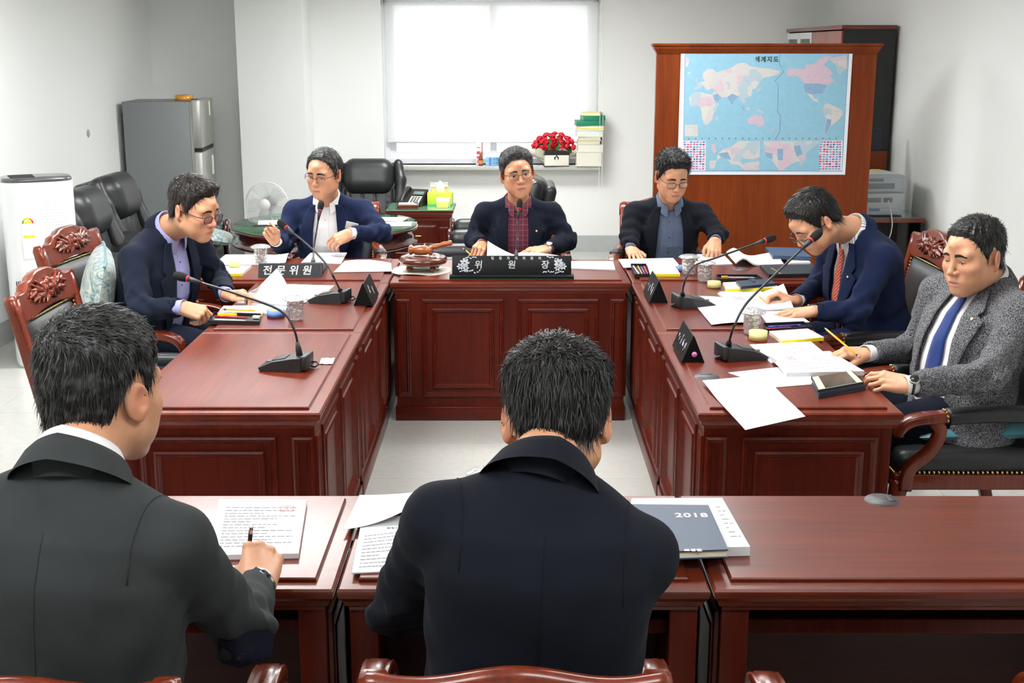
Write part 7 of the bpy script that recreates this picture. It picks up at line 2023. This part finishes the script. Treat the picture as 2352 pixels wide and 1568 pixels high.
# pencils
M_pencil = mat('pencil_orange', (236, 158, 32), 0.35); M_wtip = mat('pencil_wood', (226, 190, 140), 0.7); M_lead = mat('lead', (40, 40, 42), 0.5); M_eras = mat('eraser_pink', (226, 140, 150), 0.7)
def pencil(label, tip, end, dark_ferrule=True, r_=0.0037):
    tip = Vector(tip); end = Vector(end); d = (end - tip).normalized(); L_ = (end - tip).length
    t = thing('pencil', label, 'pencil', (tip + end) / 2, 0, 'orange pencils'); c = (tip + end) / 2
    P = lambda s: tip + d * s - c
    MB().tube([P(0.018), P(L_ - 0.020)], r_, 6).build('shaft', M_pencil, t)
    MB().tube([P(0.004), P(0.018)], r_, 8, [0.28, 1.0]).build('sharpened_tip', M_wtip, t)
    MB().tube([P(0.0), P(0.0045)], r_, 6, [0.05, 0.3]).build('lead', M_lead, t)
    MB().tube([P(L_ - 0.020), P(L_ - 0.009)], r_ * 1.05, 8).build('ferrule', M_black, t)
    MB().tube([P(L_ - 0.009), P(L_)], r_ * 0.98, 8).build('eraser', M_eras, t)
def grip(p, side, fwd=0.045, back=0.12, ax=None):
    tl_, th_, hf = p['tips'][side]; ts = -p['J'][side]['sx']
    g = (np.array(tl_[0]) + np.array(th_)) / 2; w__ = hf.w((ts * 0.034, 0.058, 0.016)) if ax is None else g + np.array(ax)
    d = w__ - g; d = d / np.linalg.norm(d)
    return Vector(g - d * fwd), Vector(g + d * back)
pencil('orange pencil in the hand of the man in a burgundy shirt', *grip(p1, 'R', 0.05, 0.115, (-0.75, 0.25, 0.55)))
pencil('loose orange pencil lying on the left note pad', on_z(594, 713, ZT + 0.0185), on_z(510, 710, ZT + 0.0185))
pencil('orange pencil in the hand of the man bending over papers', *grip(p5, 'R', 0.09, 0.08, (0.45, -0.75, -0.35)))
pencil('orange pencil held loosely by the man in tweed', P_(1893, 752, 4.52), P_(1974, 820, 4.30))
a, b = P_(575, 519, 6.655), P_(655, 517, 6.655)
t = thing('pen', 'thin black pen held up by the man in a white shirt', 'pen', (a + b) / 2); c = (a + b) / 2
MB().tube([b - c, a - c + (b - a) * 0.1], 0.0046, 8).build('barrel', M_black, t); MB().tube([a - c + (b - a) * 0.1, a - c], 0.0046, 8, [0.9, 0.2]).build('tip', M_black, t)
a, b = grip(p7, 'R', 0.035, 0.115, (0.18, -0.30, 0.90))
t = thing('pen', 'dark pen with silver end in the writing hand', 'pen', (a + b) / 2); c = (a + b) / 2; d = (b - a)
MB().tube([a - c, a - c + d * 0.12, b - c - d * 0.12], 0.0048, 10, [0.2, 0.9, 1.0]).build('barrel', mat('pen_brown', (44, 24, 22), 0.25), t); MB().tube([b - c - d * 0.12, b - c], 0.0049, 10).build('push_button', M_chrome, t)

# phone, wallet, foil, phone case
C = [on_z(x, y, ZT) for x, y in ((1864, 884), (1960, 868), (1988, 896), (1880, 916))]
wl = thing('wallet', 'navy leather wallet under the smartphone', 'wallet', sum(C, Vector()) / 4)
M_wal = mat('wallet_navy', (34, 44, 58), 0.45, bump=0.2)
slab(wl, 'lower_flap', C, ZT, ZT + 0.009, M_wal); slab(wl, 'upper_flap', C, ZT + 0.010, ZT + 0.019, M_wal, 0.98)
C2 = [p + Vector((-0.004, 0.006, 0)) for p in C]
ph = thing('smartphone', 'smartphone with a dark screen lying on the wallet', 'phone', sum(C2, Vector()) / 4)
slab(ph, 'body', C2, ZT + 0.0195, ZT + 0.027, mat('phone_case', (28, 32, 38), 0.4), 0.98)
slab(ph, 'front', C2, ZT + 0.027, ZT + 0.0276, mat('phone_bezel', (198, 192, 178), 0.3), 0.93)
Ci = [C2[0] * 0.86 + C2[1] * 0.14, C2[0] * 0.12 + C2[1] * 0.88, C2[3] * 0.12 + C2[2] * 0.88, C2[3] * 0.86 + C2[2] * 0.14]
slab(ph, 'screen', Ci, ZT + 0.0276, ZT + 0.028, mat('phone_screen', (66, 68, 66), 0.06, coat=1.0), 0.9)
C = [on_z(x, y, ZT + 0.015) for x, y in ((1690, 651), (1764, 645), (1782, 656), (1702, 664))]
pc = thing('phone_case', 'dark navy flip phone case on the note pad', 'phone', sum(C, Vector()) / 4)
slab(pc, 'cover', C, ZT + 0.015, ZT + 0.028, mat('case_navy', (32, 42, 62), 0.4)); 
cc = sum(C, Vector()) / 4; slab(pc, 'clasp', [C[0] * 0.6 + C[1] * 0.4 + Vector((0, 0.008, 0)), C[0] * 0.4 + C[1] * 0.6 + Vector((0, 0.008, 0)), cc, cc + Vector((-0.012, 0, 0))], ZT + 0.028, ZT + 0.031, MATS['case_navy'])
m = MB(); C = [on_z(x, y, ZT) for x, y in ((738, 823), (770, 823), (764, 837), (734, 837))]; c = sum(C, Vector()) / 4; vs = []; rl = random.Random(3)
for j in range(9):
    for i in range(9):
        u, v = i / 8, j / 8; p = C[0] * (1 - u) * (1 - v) + C[1] * u * (1 - v) + C[2] * u * v + C[3] * (1 - u) * v - c; vs.append(p + Vector((0, 0, 0.001 + 0.003 * rl.random())))
o = m.add(vs, [(j * 9 + i, j * 9 + i + 1, (j + 1) * 9 + i + 1, (j + 1) * 9 + i) for j in range(8) for i in range(8)]).build('foil_sachet', mat('foil', (200, 196, 178), 0.3, metal=0.6), None, c)
tag(o, 'small crumpled silver sachet on the bare left desk', 'sachet')

# ------------------------------------------------------------------ gavel set
gp = on_z(972, 622, ZT); GX, GY = gp.x, gp.y
vs = []; fs = []; NR, NA = 10, 72
for i in range(NR + 1):
    for j in range(NA):
        a_ = 2 * math.pi * j / NA; r_ = 0.150 * i / NR * (1 + (0.03 * abs(math.sin(a_ * 14)) if i == NR else 0))
        vs.append((r_ * math.cos(a_), r_ * 0.92 * math.sin(a_), 0.0015 + 0.008 * max(0, math.sin(a_ * 3 + 0.6)) * (i / NR) ** 3))
for i in range(NR):
    for j in range(NA): fs.append((i * NA + j, i * NA + (j + 1) % NA, (i + 1) * NA + (j + 1) % NA, (i + 1) * NA + j))
o = MB().add(vs, fs, True).build('lace_doily', mat('lace_cream', (222, 216, 200), 0.9, bump=0.9, bscale=160), None, (GX - 0.01, GY, ZT))
md = o.modifiers.new('thickness', 'SOLIDIFY'); md.thickness = 0.003; md.offset = 1; tag(o, 'cream crocheted doily under the gavel block', 'doily')
M_gv = wood('gavel_wood', (138, 72, 28), (172, 98, 44), 0.18, 0.9, 0, 20); M_gb = wood('block_wood', (70, 30, 18), (96, 46, 28), 0.2, 0.8, 0, 14)
gb = thing('gavel_block', 'round dark wooden sounding block on small feet', 'gavel block', (GX, GY, ZT + 0.008))
MB().lathe([(0.0, 0.028), (0.105, 0.028), (0.118, 0.034), (0.124, 0.045), (0.124, 0.056), (0.116, 0.066), (0.104, 0.070), (0.098, 0.066), (0.092, 0.066), (0.085, 0.071), (0.066, 0.072), (0.060, 0.068), (0.054, 0.068), (0.048, 0.072), (0.0, 0.072)], 56, caps=False).build('disc', M_gb, gb)
for k in range(4):
    a_ = math.radians(40 + 90 * k); MB().lathe([(0.0, 0.0), (0.012, 0.0), (0.017, 0.006), (0.020, 0.016), (0.016, 0.025), (0.018, 0.029), (0.0, 0.029)], 16, (0.085 * math.cos(a_), 0.085 * math.sin(a_), 0), False).build('foot', M_gb, gb)
gv = thing('gavel', 'glossy turned wooden gavel lying on its block', 'gavel', (GX + 0.005, GY, ZT + 0.008 + 0.072))
hx = Matrix.Translation((-0.015, -0.01, 0.029)) @ Matrix.Rotation(math.radians(-12), 4, 'Z') @ Matrix.Rotation(math.pi / 2, 4, 'Y')
MB().lathe([(0.0, -0.062), (0.020, -0.062), (0.026, -0.056), (0.026, -0.048), (0.020, -0.042), (0.018, -0.038), (0.023, -0.030), (0.025, -0.012), (0.0255, 0.0), (0.025, 0.012), (0.023, 0.030), (0.018, 0.038), (0.020, 0.042), (0.026, 0.048), (0.026, 0.056), (0.020, 0.062), (0.0, 0.062)], 28, caps=False, M=hx).build('head', M_gv, gv)
hm4 = Matrix.Translation((-0.015, -0.01, 0.029)) @ Matrix.Rotation(math.radians(22), 4, 'Z') @ Matrix.Rotation(math.radians(80), 4, 'Y')
MB().lathe([(0.008, 0.0), (0.009, 0.03), (0.012, 0.04), (0.009, 0.05), (0.012, 0.065), (0.014, 0.09), (0.011, 0.105), (0.013, 0.115), (0.015, 0.13), (0.012, 0.15), (0.015, 0.158), (0.013, 0.17), (0.0, 0.173)], 20, caps=False, M=hm4).build('handle', M_gv, gv)

# ------------------------------------------------------------------ cushions
def brocade():
    m, nt, b = _nodes('brocade'); tc = nt.nodes.new('ShaderNodeTexCoord')
    n = nt.nodes.new('ShaderNodeTexNoise'); n.inputs['Scale'].default_value = 16; n.inputs['Detail'].default_value = 6; n.inputs['Distortion'].default_value = 2.5
    nt.links.new(tc.outputs['Object'], n.inputs['Vector'])
    r = nt.nodes.new('ShaderNodeValToRGB'); e = r.color_ramp.elements
    e[0].position = 0.36; e[0].color = lin((64, 104, 112)); e[1].position = 0.60; e[1].color = lin((176, 188, 180)); k = e.new(0.68); k.color = lin((196, 188, 158))
    nt.links.new(n.outputs['Fac'], r.inputs['Fac']); nt.links.new(r.outputs['Color'], b.inputs['Base Color']); b.inputs['Roughness'].default_value = 0.45; setin(b, 'Sheen Weight', 0.3)
    return m
M_broc = brocade(); M_teal = mat('teal_satin', (54, 118, 132), 0.38, noise=0.12, nscale=12, sheen=0.3)
def cushion(label, loc, rot, sx=0.22, sz=0.22, th=0.07, split=True):
    t = thing('cushion', label, 'cushion', loc, 0, 'teal cushions', rot=rot); n = 20
    def pt(u, v, s):
        e = (1 - abs(u) ** 2.6) * (1 - abs(v) ** 2.6); pin = 1 - 0.05 * (abs(u) * abs(v)) ** 2 - 0.04 * (1 - abs(u * v))
        return Vector((u * sx * pin, s * th * max(0, e) ** 0.42, v * sz * pin))
    for nm, m_, rng in (('centre_panel', M_broc, (-0.62, 1.0)), ('border_panel', M_teal, (-1.0, -0.62))) if split else (('cover', M_teal, (-1.0, 1.0)),):
        m = MB(); vs = []
        for s in (-1, 1):
            for j in range(n + 1):
                v = -1 + 2 * j / n
                for i in range(n + 1): u = rng[0] + (rng[1] - rng[0]) * i / n; vs.append(pt(u, v, s))
        N = (n + 1) ** 2; fs = []
        for s in range(2):
            for j in range(n):
                for i in range(n): a = s * N + j * (n + 1) + i; fs.append((a, a + 1, a + n + 2, a + n + 1))
        m.add(vs, fs, True).build(nm, m_, t)
    if split:
        m = MB(); m.tube(spline([pt(u, 0.999, 1) for u in [-1 + 0.2 * k for k in range(11)]], 2), 0.006, 6).build('piping', M_teal, t)
    return t
cushion('brocade and teal cushion behind the man in a lilac shirt', (-1.865, 5.46, 0.725), (math.radians(-12), math.radians(6), math.radians(-72)), 0.235, 0.235, 0.075)
cushion('teal cushion on the seat of the empty carved armchair', (-1.50, 4.62, 0.565), (math.radians(72), 0, math.radians(-80)), 0.2, 0.2, 0.05, False)
cushion('teal seat cushion under the man in grey tweed', (1.66, 4.33, 0.518), (math.radians(86), 0, math.radians(86)), 0.20, 0.23, 0.045, False)
cushion('teal and pale cushion on the lounge armchair by the refrigerator', (-2.22, 8.92, 0.52), (math.radians(78), 0, math.radians(-80)), 0.20, 0.20, 0.05)

# ------------------------------------------------------------------ papers on the round table
for lb, x, y, a, w_, d_ in (('white sheet lying at the left of the round glass table', -1.66, 8.82, 10, 0.30, 0.21), ('stapled papers on the right of the round glass table', -0.92, 8.98, -8, 0.30, 0.21), ('printed page under glass glare at the right rim of the round table', -0.86, 8.72, 4, 0.30, 0.21), ('small paper pile nearest the man in a white shirt on the round table', -0.98, 8.58, 12, 0.24, 0.18)):
    o = MB().rbox(-w_ / 2, w_ / 2, -d_ / 2, d_ / 2, 0, 0.004, 0.0006).build('document', M_paper, None, (x, y, 0.645 * 0.965 + 0.001), (0, 0, math.radians(a))); tag(o, lb, 'paper', 'papers on the round table')

# ------------------------------------------------------------------ telephone cabinet top
cz = 0.588
te = thing('telephone', 'black desk telephone on the side cabinet', 'telephone', (-0.80, 10.10, cz), math.radians(-18))
MB().prism([(-0.09, 0.0), (0.09, 0.0), (0.10, 0.115), (0.085, 0.125), (-0.095, 0.03)], 'x', -0.09, 0.09).build('body', M_black, te)
fm4 = Matrix.Translation((0, 0, 0.0)) @ Matrix.Rotation(math.atan2(0.095, 0.18), 4, 'X')
MB().rbox(-0.01, 0.082, -0.075, 0.02, 0.073, 0.079, 0.002, fm4).build('key_panel', mat('phone_keys_panel', (206, 202, 186), 0.5), te)
for i in range(3):
    for j in range(4): MB().rbox(0.005 + i * 0.024, 0.022 + i * 0.024, -0.068 + j * 0.021, -0.055 + j * 0.021, 0.079, 0.083, 0.001, fm4).build('key', mat('phone_key', (60, 60, 60), 0.5), te)
MB().rbox(-0.01, 0.08, 0.045, 0.09, 0.073, 0.078, 0.002, fm4).build('display', mat('phone_display', (90, 104, 100), 0.15), te)
MB().sweep(spline([fm4 @ Vector((-0.06, -0.10, 0.085)), fm4 @ Vector((-0.06, -0.085, 0.105)), fm4 @ Vector((-0.06, 0.0, 0.118)), fm4 @ Vector((-0.06, 0.085, 0.105)), fm4 @ Vector((-0.06, 0.10, 0.085))], 5), rprof(0.042, 0.03, 0.012, 4), (0, 0, 1), scales=[1.15] * 5 + [0.85] * 11 + [1.15] * 5).build('handset', M_black, te)
mb = thing('memo_box', 'brown memo box with loose notes in front of the telephone', 'memo box', (-0.83, 9.90, cz), math.radians(2))
MB().box(-0.085, 0.085, -0.06, 0.06, 0.0, 0.035, bev=0.002).build('box', M_gb, mb); MB().rbox(-0.075, 0.07, -0.05, 0.05, 0.035, 0.042, 0.001).build('notes', M_cream, mb)
MB().rbox(0.05, 0.08, -0.02, 0.05, 0.042, 0.048, 0.001).build('blue_clip', mat('clip_blue', (60, 64, 110), 0.4), mb)
M_tb = mat('tissue_green', (196, 214, 60), 0.6, noise=0.18, nscale=14)
tb = thing('tissue_box', 'lime green tissue box with a white tissue', 'tissue box', (-0.585, 10.12, cz), math.radians(-3))
MB().box(-0.10, 0.10, -0.055, 0.055, 0, 0.105, bev=0.002).build('box', M_tb, tb); MB().box(-0.101, 0.101, -0.056, 0.056, 0, 0.012).build('green_base', mat('tissue_base', (80, 176, 84), 0.6), tb)
S = SDF(); f9 = Fr((0, 0, 0)); S.ell(f9, (0.0, 0, 0.14), (0.042, 0.018, 0.055), 0.01); S.func(lambda P, D: D - 0.005 * np.sin(P[..., 0] * 160 + 40 * P[..., 2]), op='d'); S.func(lambda P, D: np.maximum(D, 0.100 - P[..., 2]), op='d')
sdf_obj('tissue', S, 0.005, M_white, tb)
for k, (x, y, z, a, m_) in enumerate(((-0.60, 10.235, cz, 2, 'a'),)):
    for q in range(5):
        o = thing('paperback', ['thin white notebook, lowest of the pile behind the tissue box', 'cream notebook, second in the pile behind the tissue box', 'white notebook in the middle of the pile behind the tissue box', 'yellowed notebook, fourth in the pile behind the tissue box', 'small top notebook of the pile behind the tissue box'][q], 'book', (x + 0.01 * (q % 2), y, cz + 0.034 * q), math.radians(a + 2 * (q % 2)), 'notebooks behind the tissue box')
        cc_ = [(230, 230, 226), (232, 226, 196), (236, 236, 232), (226, 216, 150), (228, 226, 214)][q]
        MB().box(-0.072, 0.072, -0.02, 0.032, 0.002, 0.032).build('pages', mat('nb_%d' % q, cc_, 0.8), o); MB().box(-0.074, 0.074, -0.022, 0.034, 0.0, 0.002).build('cover', mat('nbc_%d' % q, tuple(int(v * 0.8) for v in cc_), 0.7), o); MB().box(-0.074, 0.074, -0.022, 0.034, 0.032, 0.034).build('cover', MATS['nbc_%d' % q], o)
nb_ = thing('note_cube', 'white cube box with a pad of yellow notes before the tissue box', 'note box', (-0.555, 9.97, cz), math.radians(-2))
MB().box(-0.055, 0.055, 0.0, 0.05, 0, 0.075, bev=0.002).build('holder', mat('holder_white', (226, 226, 226), 0.4), nb_); MB().box(-0.045, 0.045, -0.045, -0.002, 0, 0.05, bev=0.001).build('yellow_notes', mat('notes_yellow', (230, 230, 120), 0.7), nb_)

# ------------------------------------------------------------------ things on the window sill
SZ = WZ0 + 0.001; SY = YB - 0.05
def sillx(px, py=372): return on_y(px, py, SY).x
x = sillx(1101)
bx_ = thing('carton', 'tall slim white carton with red print standing on the sill', 'carton', (x, SY + 0.02, SZ), math.radians(-10))
MB().box(-0.026, 0.026, -0.026, 0.026, 0, 0.205, bev=0.001).build('box', mat('carton_white', (232, 226, 228), 0.5), bx_)
for z0, z1, c_ in ((0.155, 0.163, (90, 160, 100)), (0.10, 0.125, (205, 60, 80)), (0.06, 0.08, (205, 60, 80)), (0.02, 0.05, (214, 120, 130))): MB().box(-0.018, 0.016, -0.0275, -0.0262, z0, z1).build('print_band', mat('band_%d%d' % (int(z0 * 1000), c_[0]), c_, 0.6), bx_)
MB().box(0.0262, 0.0275, -0.024, 0.024, 0.0, 0.204).build('red_side', mat('carton_red', (176, 70, 70), 0.5), bx_)
bt = thing('medicine_bottle', 'small brown glass bottle with an orange cap on the sill', 'bottle', (sillx(1104.5), SY - 0.06, SZ))
MB().lathe([(0.0, 0.0), (0.019, 0.0), (0.0205, 0.004), (0.0205, 0.066), (0.017, 0.080), (0.010, 0.094), (0.0095, 0.108), (0.0, 0.108)], 20, caps=False).build('glass', mat('brown_glass', (96, 46, 14), 0.08, coat=1.0), bt)
MB().lathe([(0.0, 0.107), (0.0115, 0.107), (0.0115, 0.124), (0.0, 0.125)], 18, caps=False).build('cap', mat('cap_orange', (232, 120, 48), 0.5), bt)
MB().lathe([(0.0209, 0.016), (0.0209, 0.05)], 20, caps=False).build('label_band', mat('bottle_label', (190, 120, 60), 0.6), bt)
for q in range(2):
    c_ = thing('medicine_carton', ['lower blue medicine carton lying on the sill', 'upper blue medicine carton lying on the sill'][q], 'carton', (sillx(1150), SY - 0.01, SZ + 0.0375 * q), 0, 'blue medicine cartons')
    MB().box(-0.135, 0.135, -0.03, 0.03, 0, 0.036, bev=0.001).build('box', mat('carton_blue', (126, 190, 226), 0.5), c_); MB().box(-0.105, -0.085, -0.0312, -0.0302, 0.002, 0.034).build('purple_band', mat('carton_purple', (98, 96, 168), 0.5), c_)
    link('lettering', text_mesh('이젠장스', 0.030, 0.0003, offset=0.0005), mat('carton_text', (36, 84, 120), 0.6), c_, (-0.02, -0.0312, 0.018), (math.pi / 2, 0, 0))
# big book with a black ribbon clasp
bk_ = thing('thick_book', 'thick white book with a black fabric cover flap on the sill', 'book', (sillx(1277), SY - 0.06, SZ), math.radians(4))
MB().box(-0.108, 0.108, -0.06, 0.05, 0.004, 0.098, bev=0.002).build('pages', mat('book_pages', (232, 228, 212), 0.8), bk_); MB().box(-0.115, 0.112, -0.06, 0.055, 0, 0.004).build('cover', M_black, bk_)
MB().prism([(-0.115, 0.098), (0.118, 0.098), (0.112, 0.128), (0.06, 0.134), (-0.07, 0.136), (-0.105, 0.118)], 'y', -0.055, 0.05).build('cover_flap', M_black, bk_)
MB().tube(spline([(-0.012, -0.064, 0.085), (-0.022, -0.066, 0.078), (-0.018, -0.066, 0.062)], 4), 0.005, 6).build('clasp', M_black, bk_); MB().tube(spline([(-0.006, -0.064, 0.112), (-0.004, -0.068, 0.092), (0.008, -0.066, 0.082), (0.012, -0.066, 0.064)], 4), 0.005, 6).build('clasp', M_black, bk_)
# book pile
M_green = mat('book_green', (22, 116, 84), 0.5)
zz = SZ; bxx = sillx(1352)
PB = [(0.128, 0.115, (226, 224, 210), 'cream directory, lowest of the tall pile on the sill', 0), (0.066, 0.115, (230, 228, 216), 'cream directory, second of the tall pile on the sill', 2), (0.034, 0.105, (212, 208, 180), 'thin cream book with dark spine, third in the tall pile', 0), (0.034, 0.105, (208, 206, 176), 'thin cream book with dark spine, fourth in the tall pile', -2),
      (0.055, 0.118, (226, 232, 224), 'pale volume above the thin cream books', 3), (0.040, 0.120, (232, 232, 214), 'volume with a yellow band below the green books', 0), (0.046, 0.125, None, 'larger dark green book in the tall pile', 4), (0.042, 0.098, None, 'smaller dark green book near the top of the pile', 9), (0.030, 0.085, (230, 222, 176), 'pale yellow flowered book on top of the pile', -8)]
for q, (hh, hw_, c_, lb, an) in enumerate(PB):
    o = thing('stacked_book', lb, 'book', (bxx + (0.005 if q % 2 else -0.004) + (0.02 if q >= 7 else 0), SY - 0.035, zz), math.radians(an), 'tall book pile on the sill')
    m_ = M_green if c_ is None else mat('spine_%d' % q, c_, 0.75)
    MB().box(-hw_ + 0.003, hw_ - 0.003, -0.085, 0.075, 0.003, hh - 0.003).build('pages', m_ if c_ is not None else mat('green_pages', (120, 160, 140), 0.8), o)
    MB().box(-hw_, hw_, -0.088, 0.078, 0, 0.003).build('cover', m_, o); MB().box(-hw_, hw_, -0.088, 0.078, hh - 0.003, hh).build('cover', m_, o)
    if c_ is None: MB().box(-hw_, hw_, -0.092, -0.085, 0, hh, bev=0.002).build('spine', M_green, o)
    if q in (2, 3): MB().box(hw_ - 0.01, hw_ + 0.001, -0.089, -0.07, 0.004, hh - 0.004).build('dark_spine', M_black, o)
    if q == 5: MB().box(-hw_ + 0.002, hw_ - 0.002, -0.0885, -0.085, 0.012, 0.020).build('yellow_band', mat('band_yellow', (232, 214, 90), 0.6), o)
    zz += hh + 0.0005
# roses
rs = thing('rose_bouquet', 'dome of red artificial roses wrapped in cream mesh on the sill', 'bouquet', (sillx(1272), YB + 0.005, SZ))
rs.scale = (1.15, 0.58, 1.0)
M_rose = mat('rose_red', (196, 22, 44), 0.55, noise=0.2, nscale=60); M_leaf = mat('leaf_green', (96, 150, 36), 0.5); M_mesh = mat('mesh_cream', (226, 222, 200), 0.7, alpha=0.8)
rm = MB()
for k in range(5):
    r0 = 0.006 + 0.005 * k; ring = []
    for (f_, z) in ((0.55, -0.012), (1.0, 0.0), (1.0, 0.012 - 0.002 * k), (0.86, 0.019 - 0.003 * k)):
        ring.append([Vector((r0 * f_ * math.cos(2 * math.pi * j / 10 + k) * (1 + 0.08 * math.cos(3 * 2 * math.pi * j / 10 + k)), r0 * f_ * math.sin(2 * math.pi * j / 10 + k) * (1 + 0.08 * math.cos(3 * 2 * math.pi * j / 10 + k)), z)) for j in range(10)])
    rm.loft(ring, True, k == 0)
rose_me = rm.mesh('rose'); rose_me.materials.append(M_rose)
lf = MB().add([(0, 0, 0), (0.012, 0.010, 0.004), (0.0, 0.034, 0.002), (-0.012, 0.010, 0.004), (0, 0.016, -0.002)], [(0, 1, 4), (1, 2, 4), (2, 3, 4), (3, 0, 4)], True).mesh('leaf'); lf.materials.append(M_leaf)
rl = random.Random(9); cnt = 0
for ring_, (el, nn) in enumerate(((88, 1), (66, 6), (46, 11), (28, 14), (12, 16))):
    for k in range(nn):
        az = 2 * math.pi * (k + 0.5 * (ring_ % 2)) / nn + rl.uniform(-0.1, 0.1); e_ = math.radians(el + rl.uniform(-4, 4))
        d = Vector((math.cos(e_) * math.cos(az), math.cos(e_) * math.sin(az), math.sin(e_)))
        if d.y > 0.55: continue
        p = Vector((0.165 * d.x, 0.105 * d.y, 0.135 + 0.165 * d.z * 0.9))
        o = bpy.data.objects.new('rose', rose_me); col.objects.link(o); o.parent = rs; o.location = p; o.rotation_euler = d.to_track_quat('Z', 'Y').to_euler(); s_ = rl.uniform(0.9, 1.15); o.scale = (s_, s_, s_)
        if rl.random() < 0.7:
            l_ = bpy.data.objects.new('leaf', lf); col.objects.link(l_); l_.parent = rs; l_.location = p * 0.93 + Vector((rl.uniform(-0.015, 0.015), 0, rl.uniform(-0.015, 0.0))); l_.rotation_euler = (rl.uniform(-0.6, 0.6) + 0.6, rl.uniform(-0.5, 0.5), az + rl.uniform(-1, 1) + math.pi / 2)
MB().sphere((0, 0, 0.13), 0.12, 18, 10, (1.2, 0.72, 0.9)).build('leafy_core', mat('leaf_dark', (52, 92, 30), 0.7), rs)
vs = []; fs = []; N = 60
for i in range(5):
    for j in range(N):
        a_ = 2 * math.pi * j / N; r_ = 0.06 + 0.032 * i; w_ = (0.03 if i > 2 else 0.008) * math.sin(a_ * 7 + i)
        vs.append((r_ * 1.15 * math.cos(a_), r_ * 0.62 * math.sin(a_), 0.02 + 0.026 * i + w_))
for i in range(4):
    for j in range(N): fs.append((i * N + j, i * N + (j + 1) % N, (i + 1) * N + (j + 1) % N, (i + 1) * N + j))
MB().add(vs, fs, True).build('mesh_wrap', M_mesh, rs)
MB().lathe([(0.0, 0.0), (0.06, 0.0), (0.055, 0.02), (0.04, 0.06), (0.05, 0.10)], 20, caps=False).build('stem_wrap', M_mesh, rs)

# dark smudge on the left wall, built as a thin disc, name tag of the man in a white shirt
sm = on_x(203, 306, XL + 0.002)
tag(MB().lathe([(0.0, 0.002), (0.028, 0.002), (0.032, 0.0)], 16, caps=False, M=Matrix.Translation(sm) @ Matrix.Rotation(math.pi / 2, 4, 'Y')).build('wall_smudge', mat('smudge_grey', (150, 152, 148), 0.8)), 'small grey smudge on the left wall', 'wall smudge')
pp_ = p2; Tn = pp_['T']
c = Tn.w((-0.085, 0.30, pp_['L'] * 0.36)); 
q = np.array(P_(808, 519, 6.74))
ob = MB().rbox(-0.034, 0.034, -0.002, 0.002, -0.022, 0.022, 0.001).build('name_tag', mat('tag_grey', (188, 190, 190), 0.3), pp_['root'])
ob.location = Vector(q) - Vector(pp_['root'].location); ob.rotation_euler = (0.3, 0.25, 0.05)
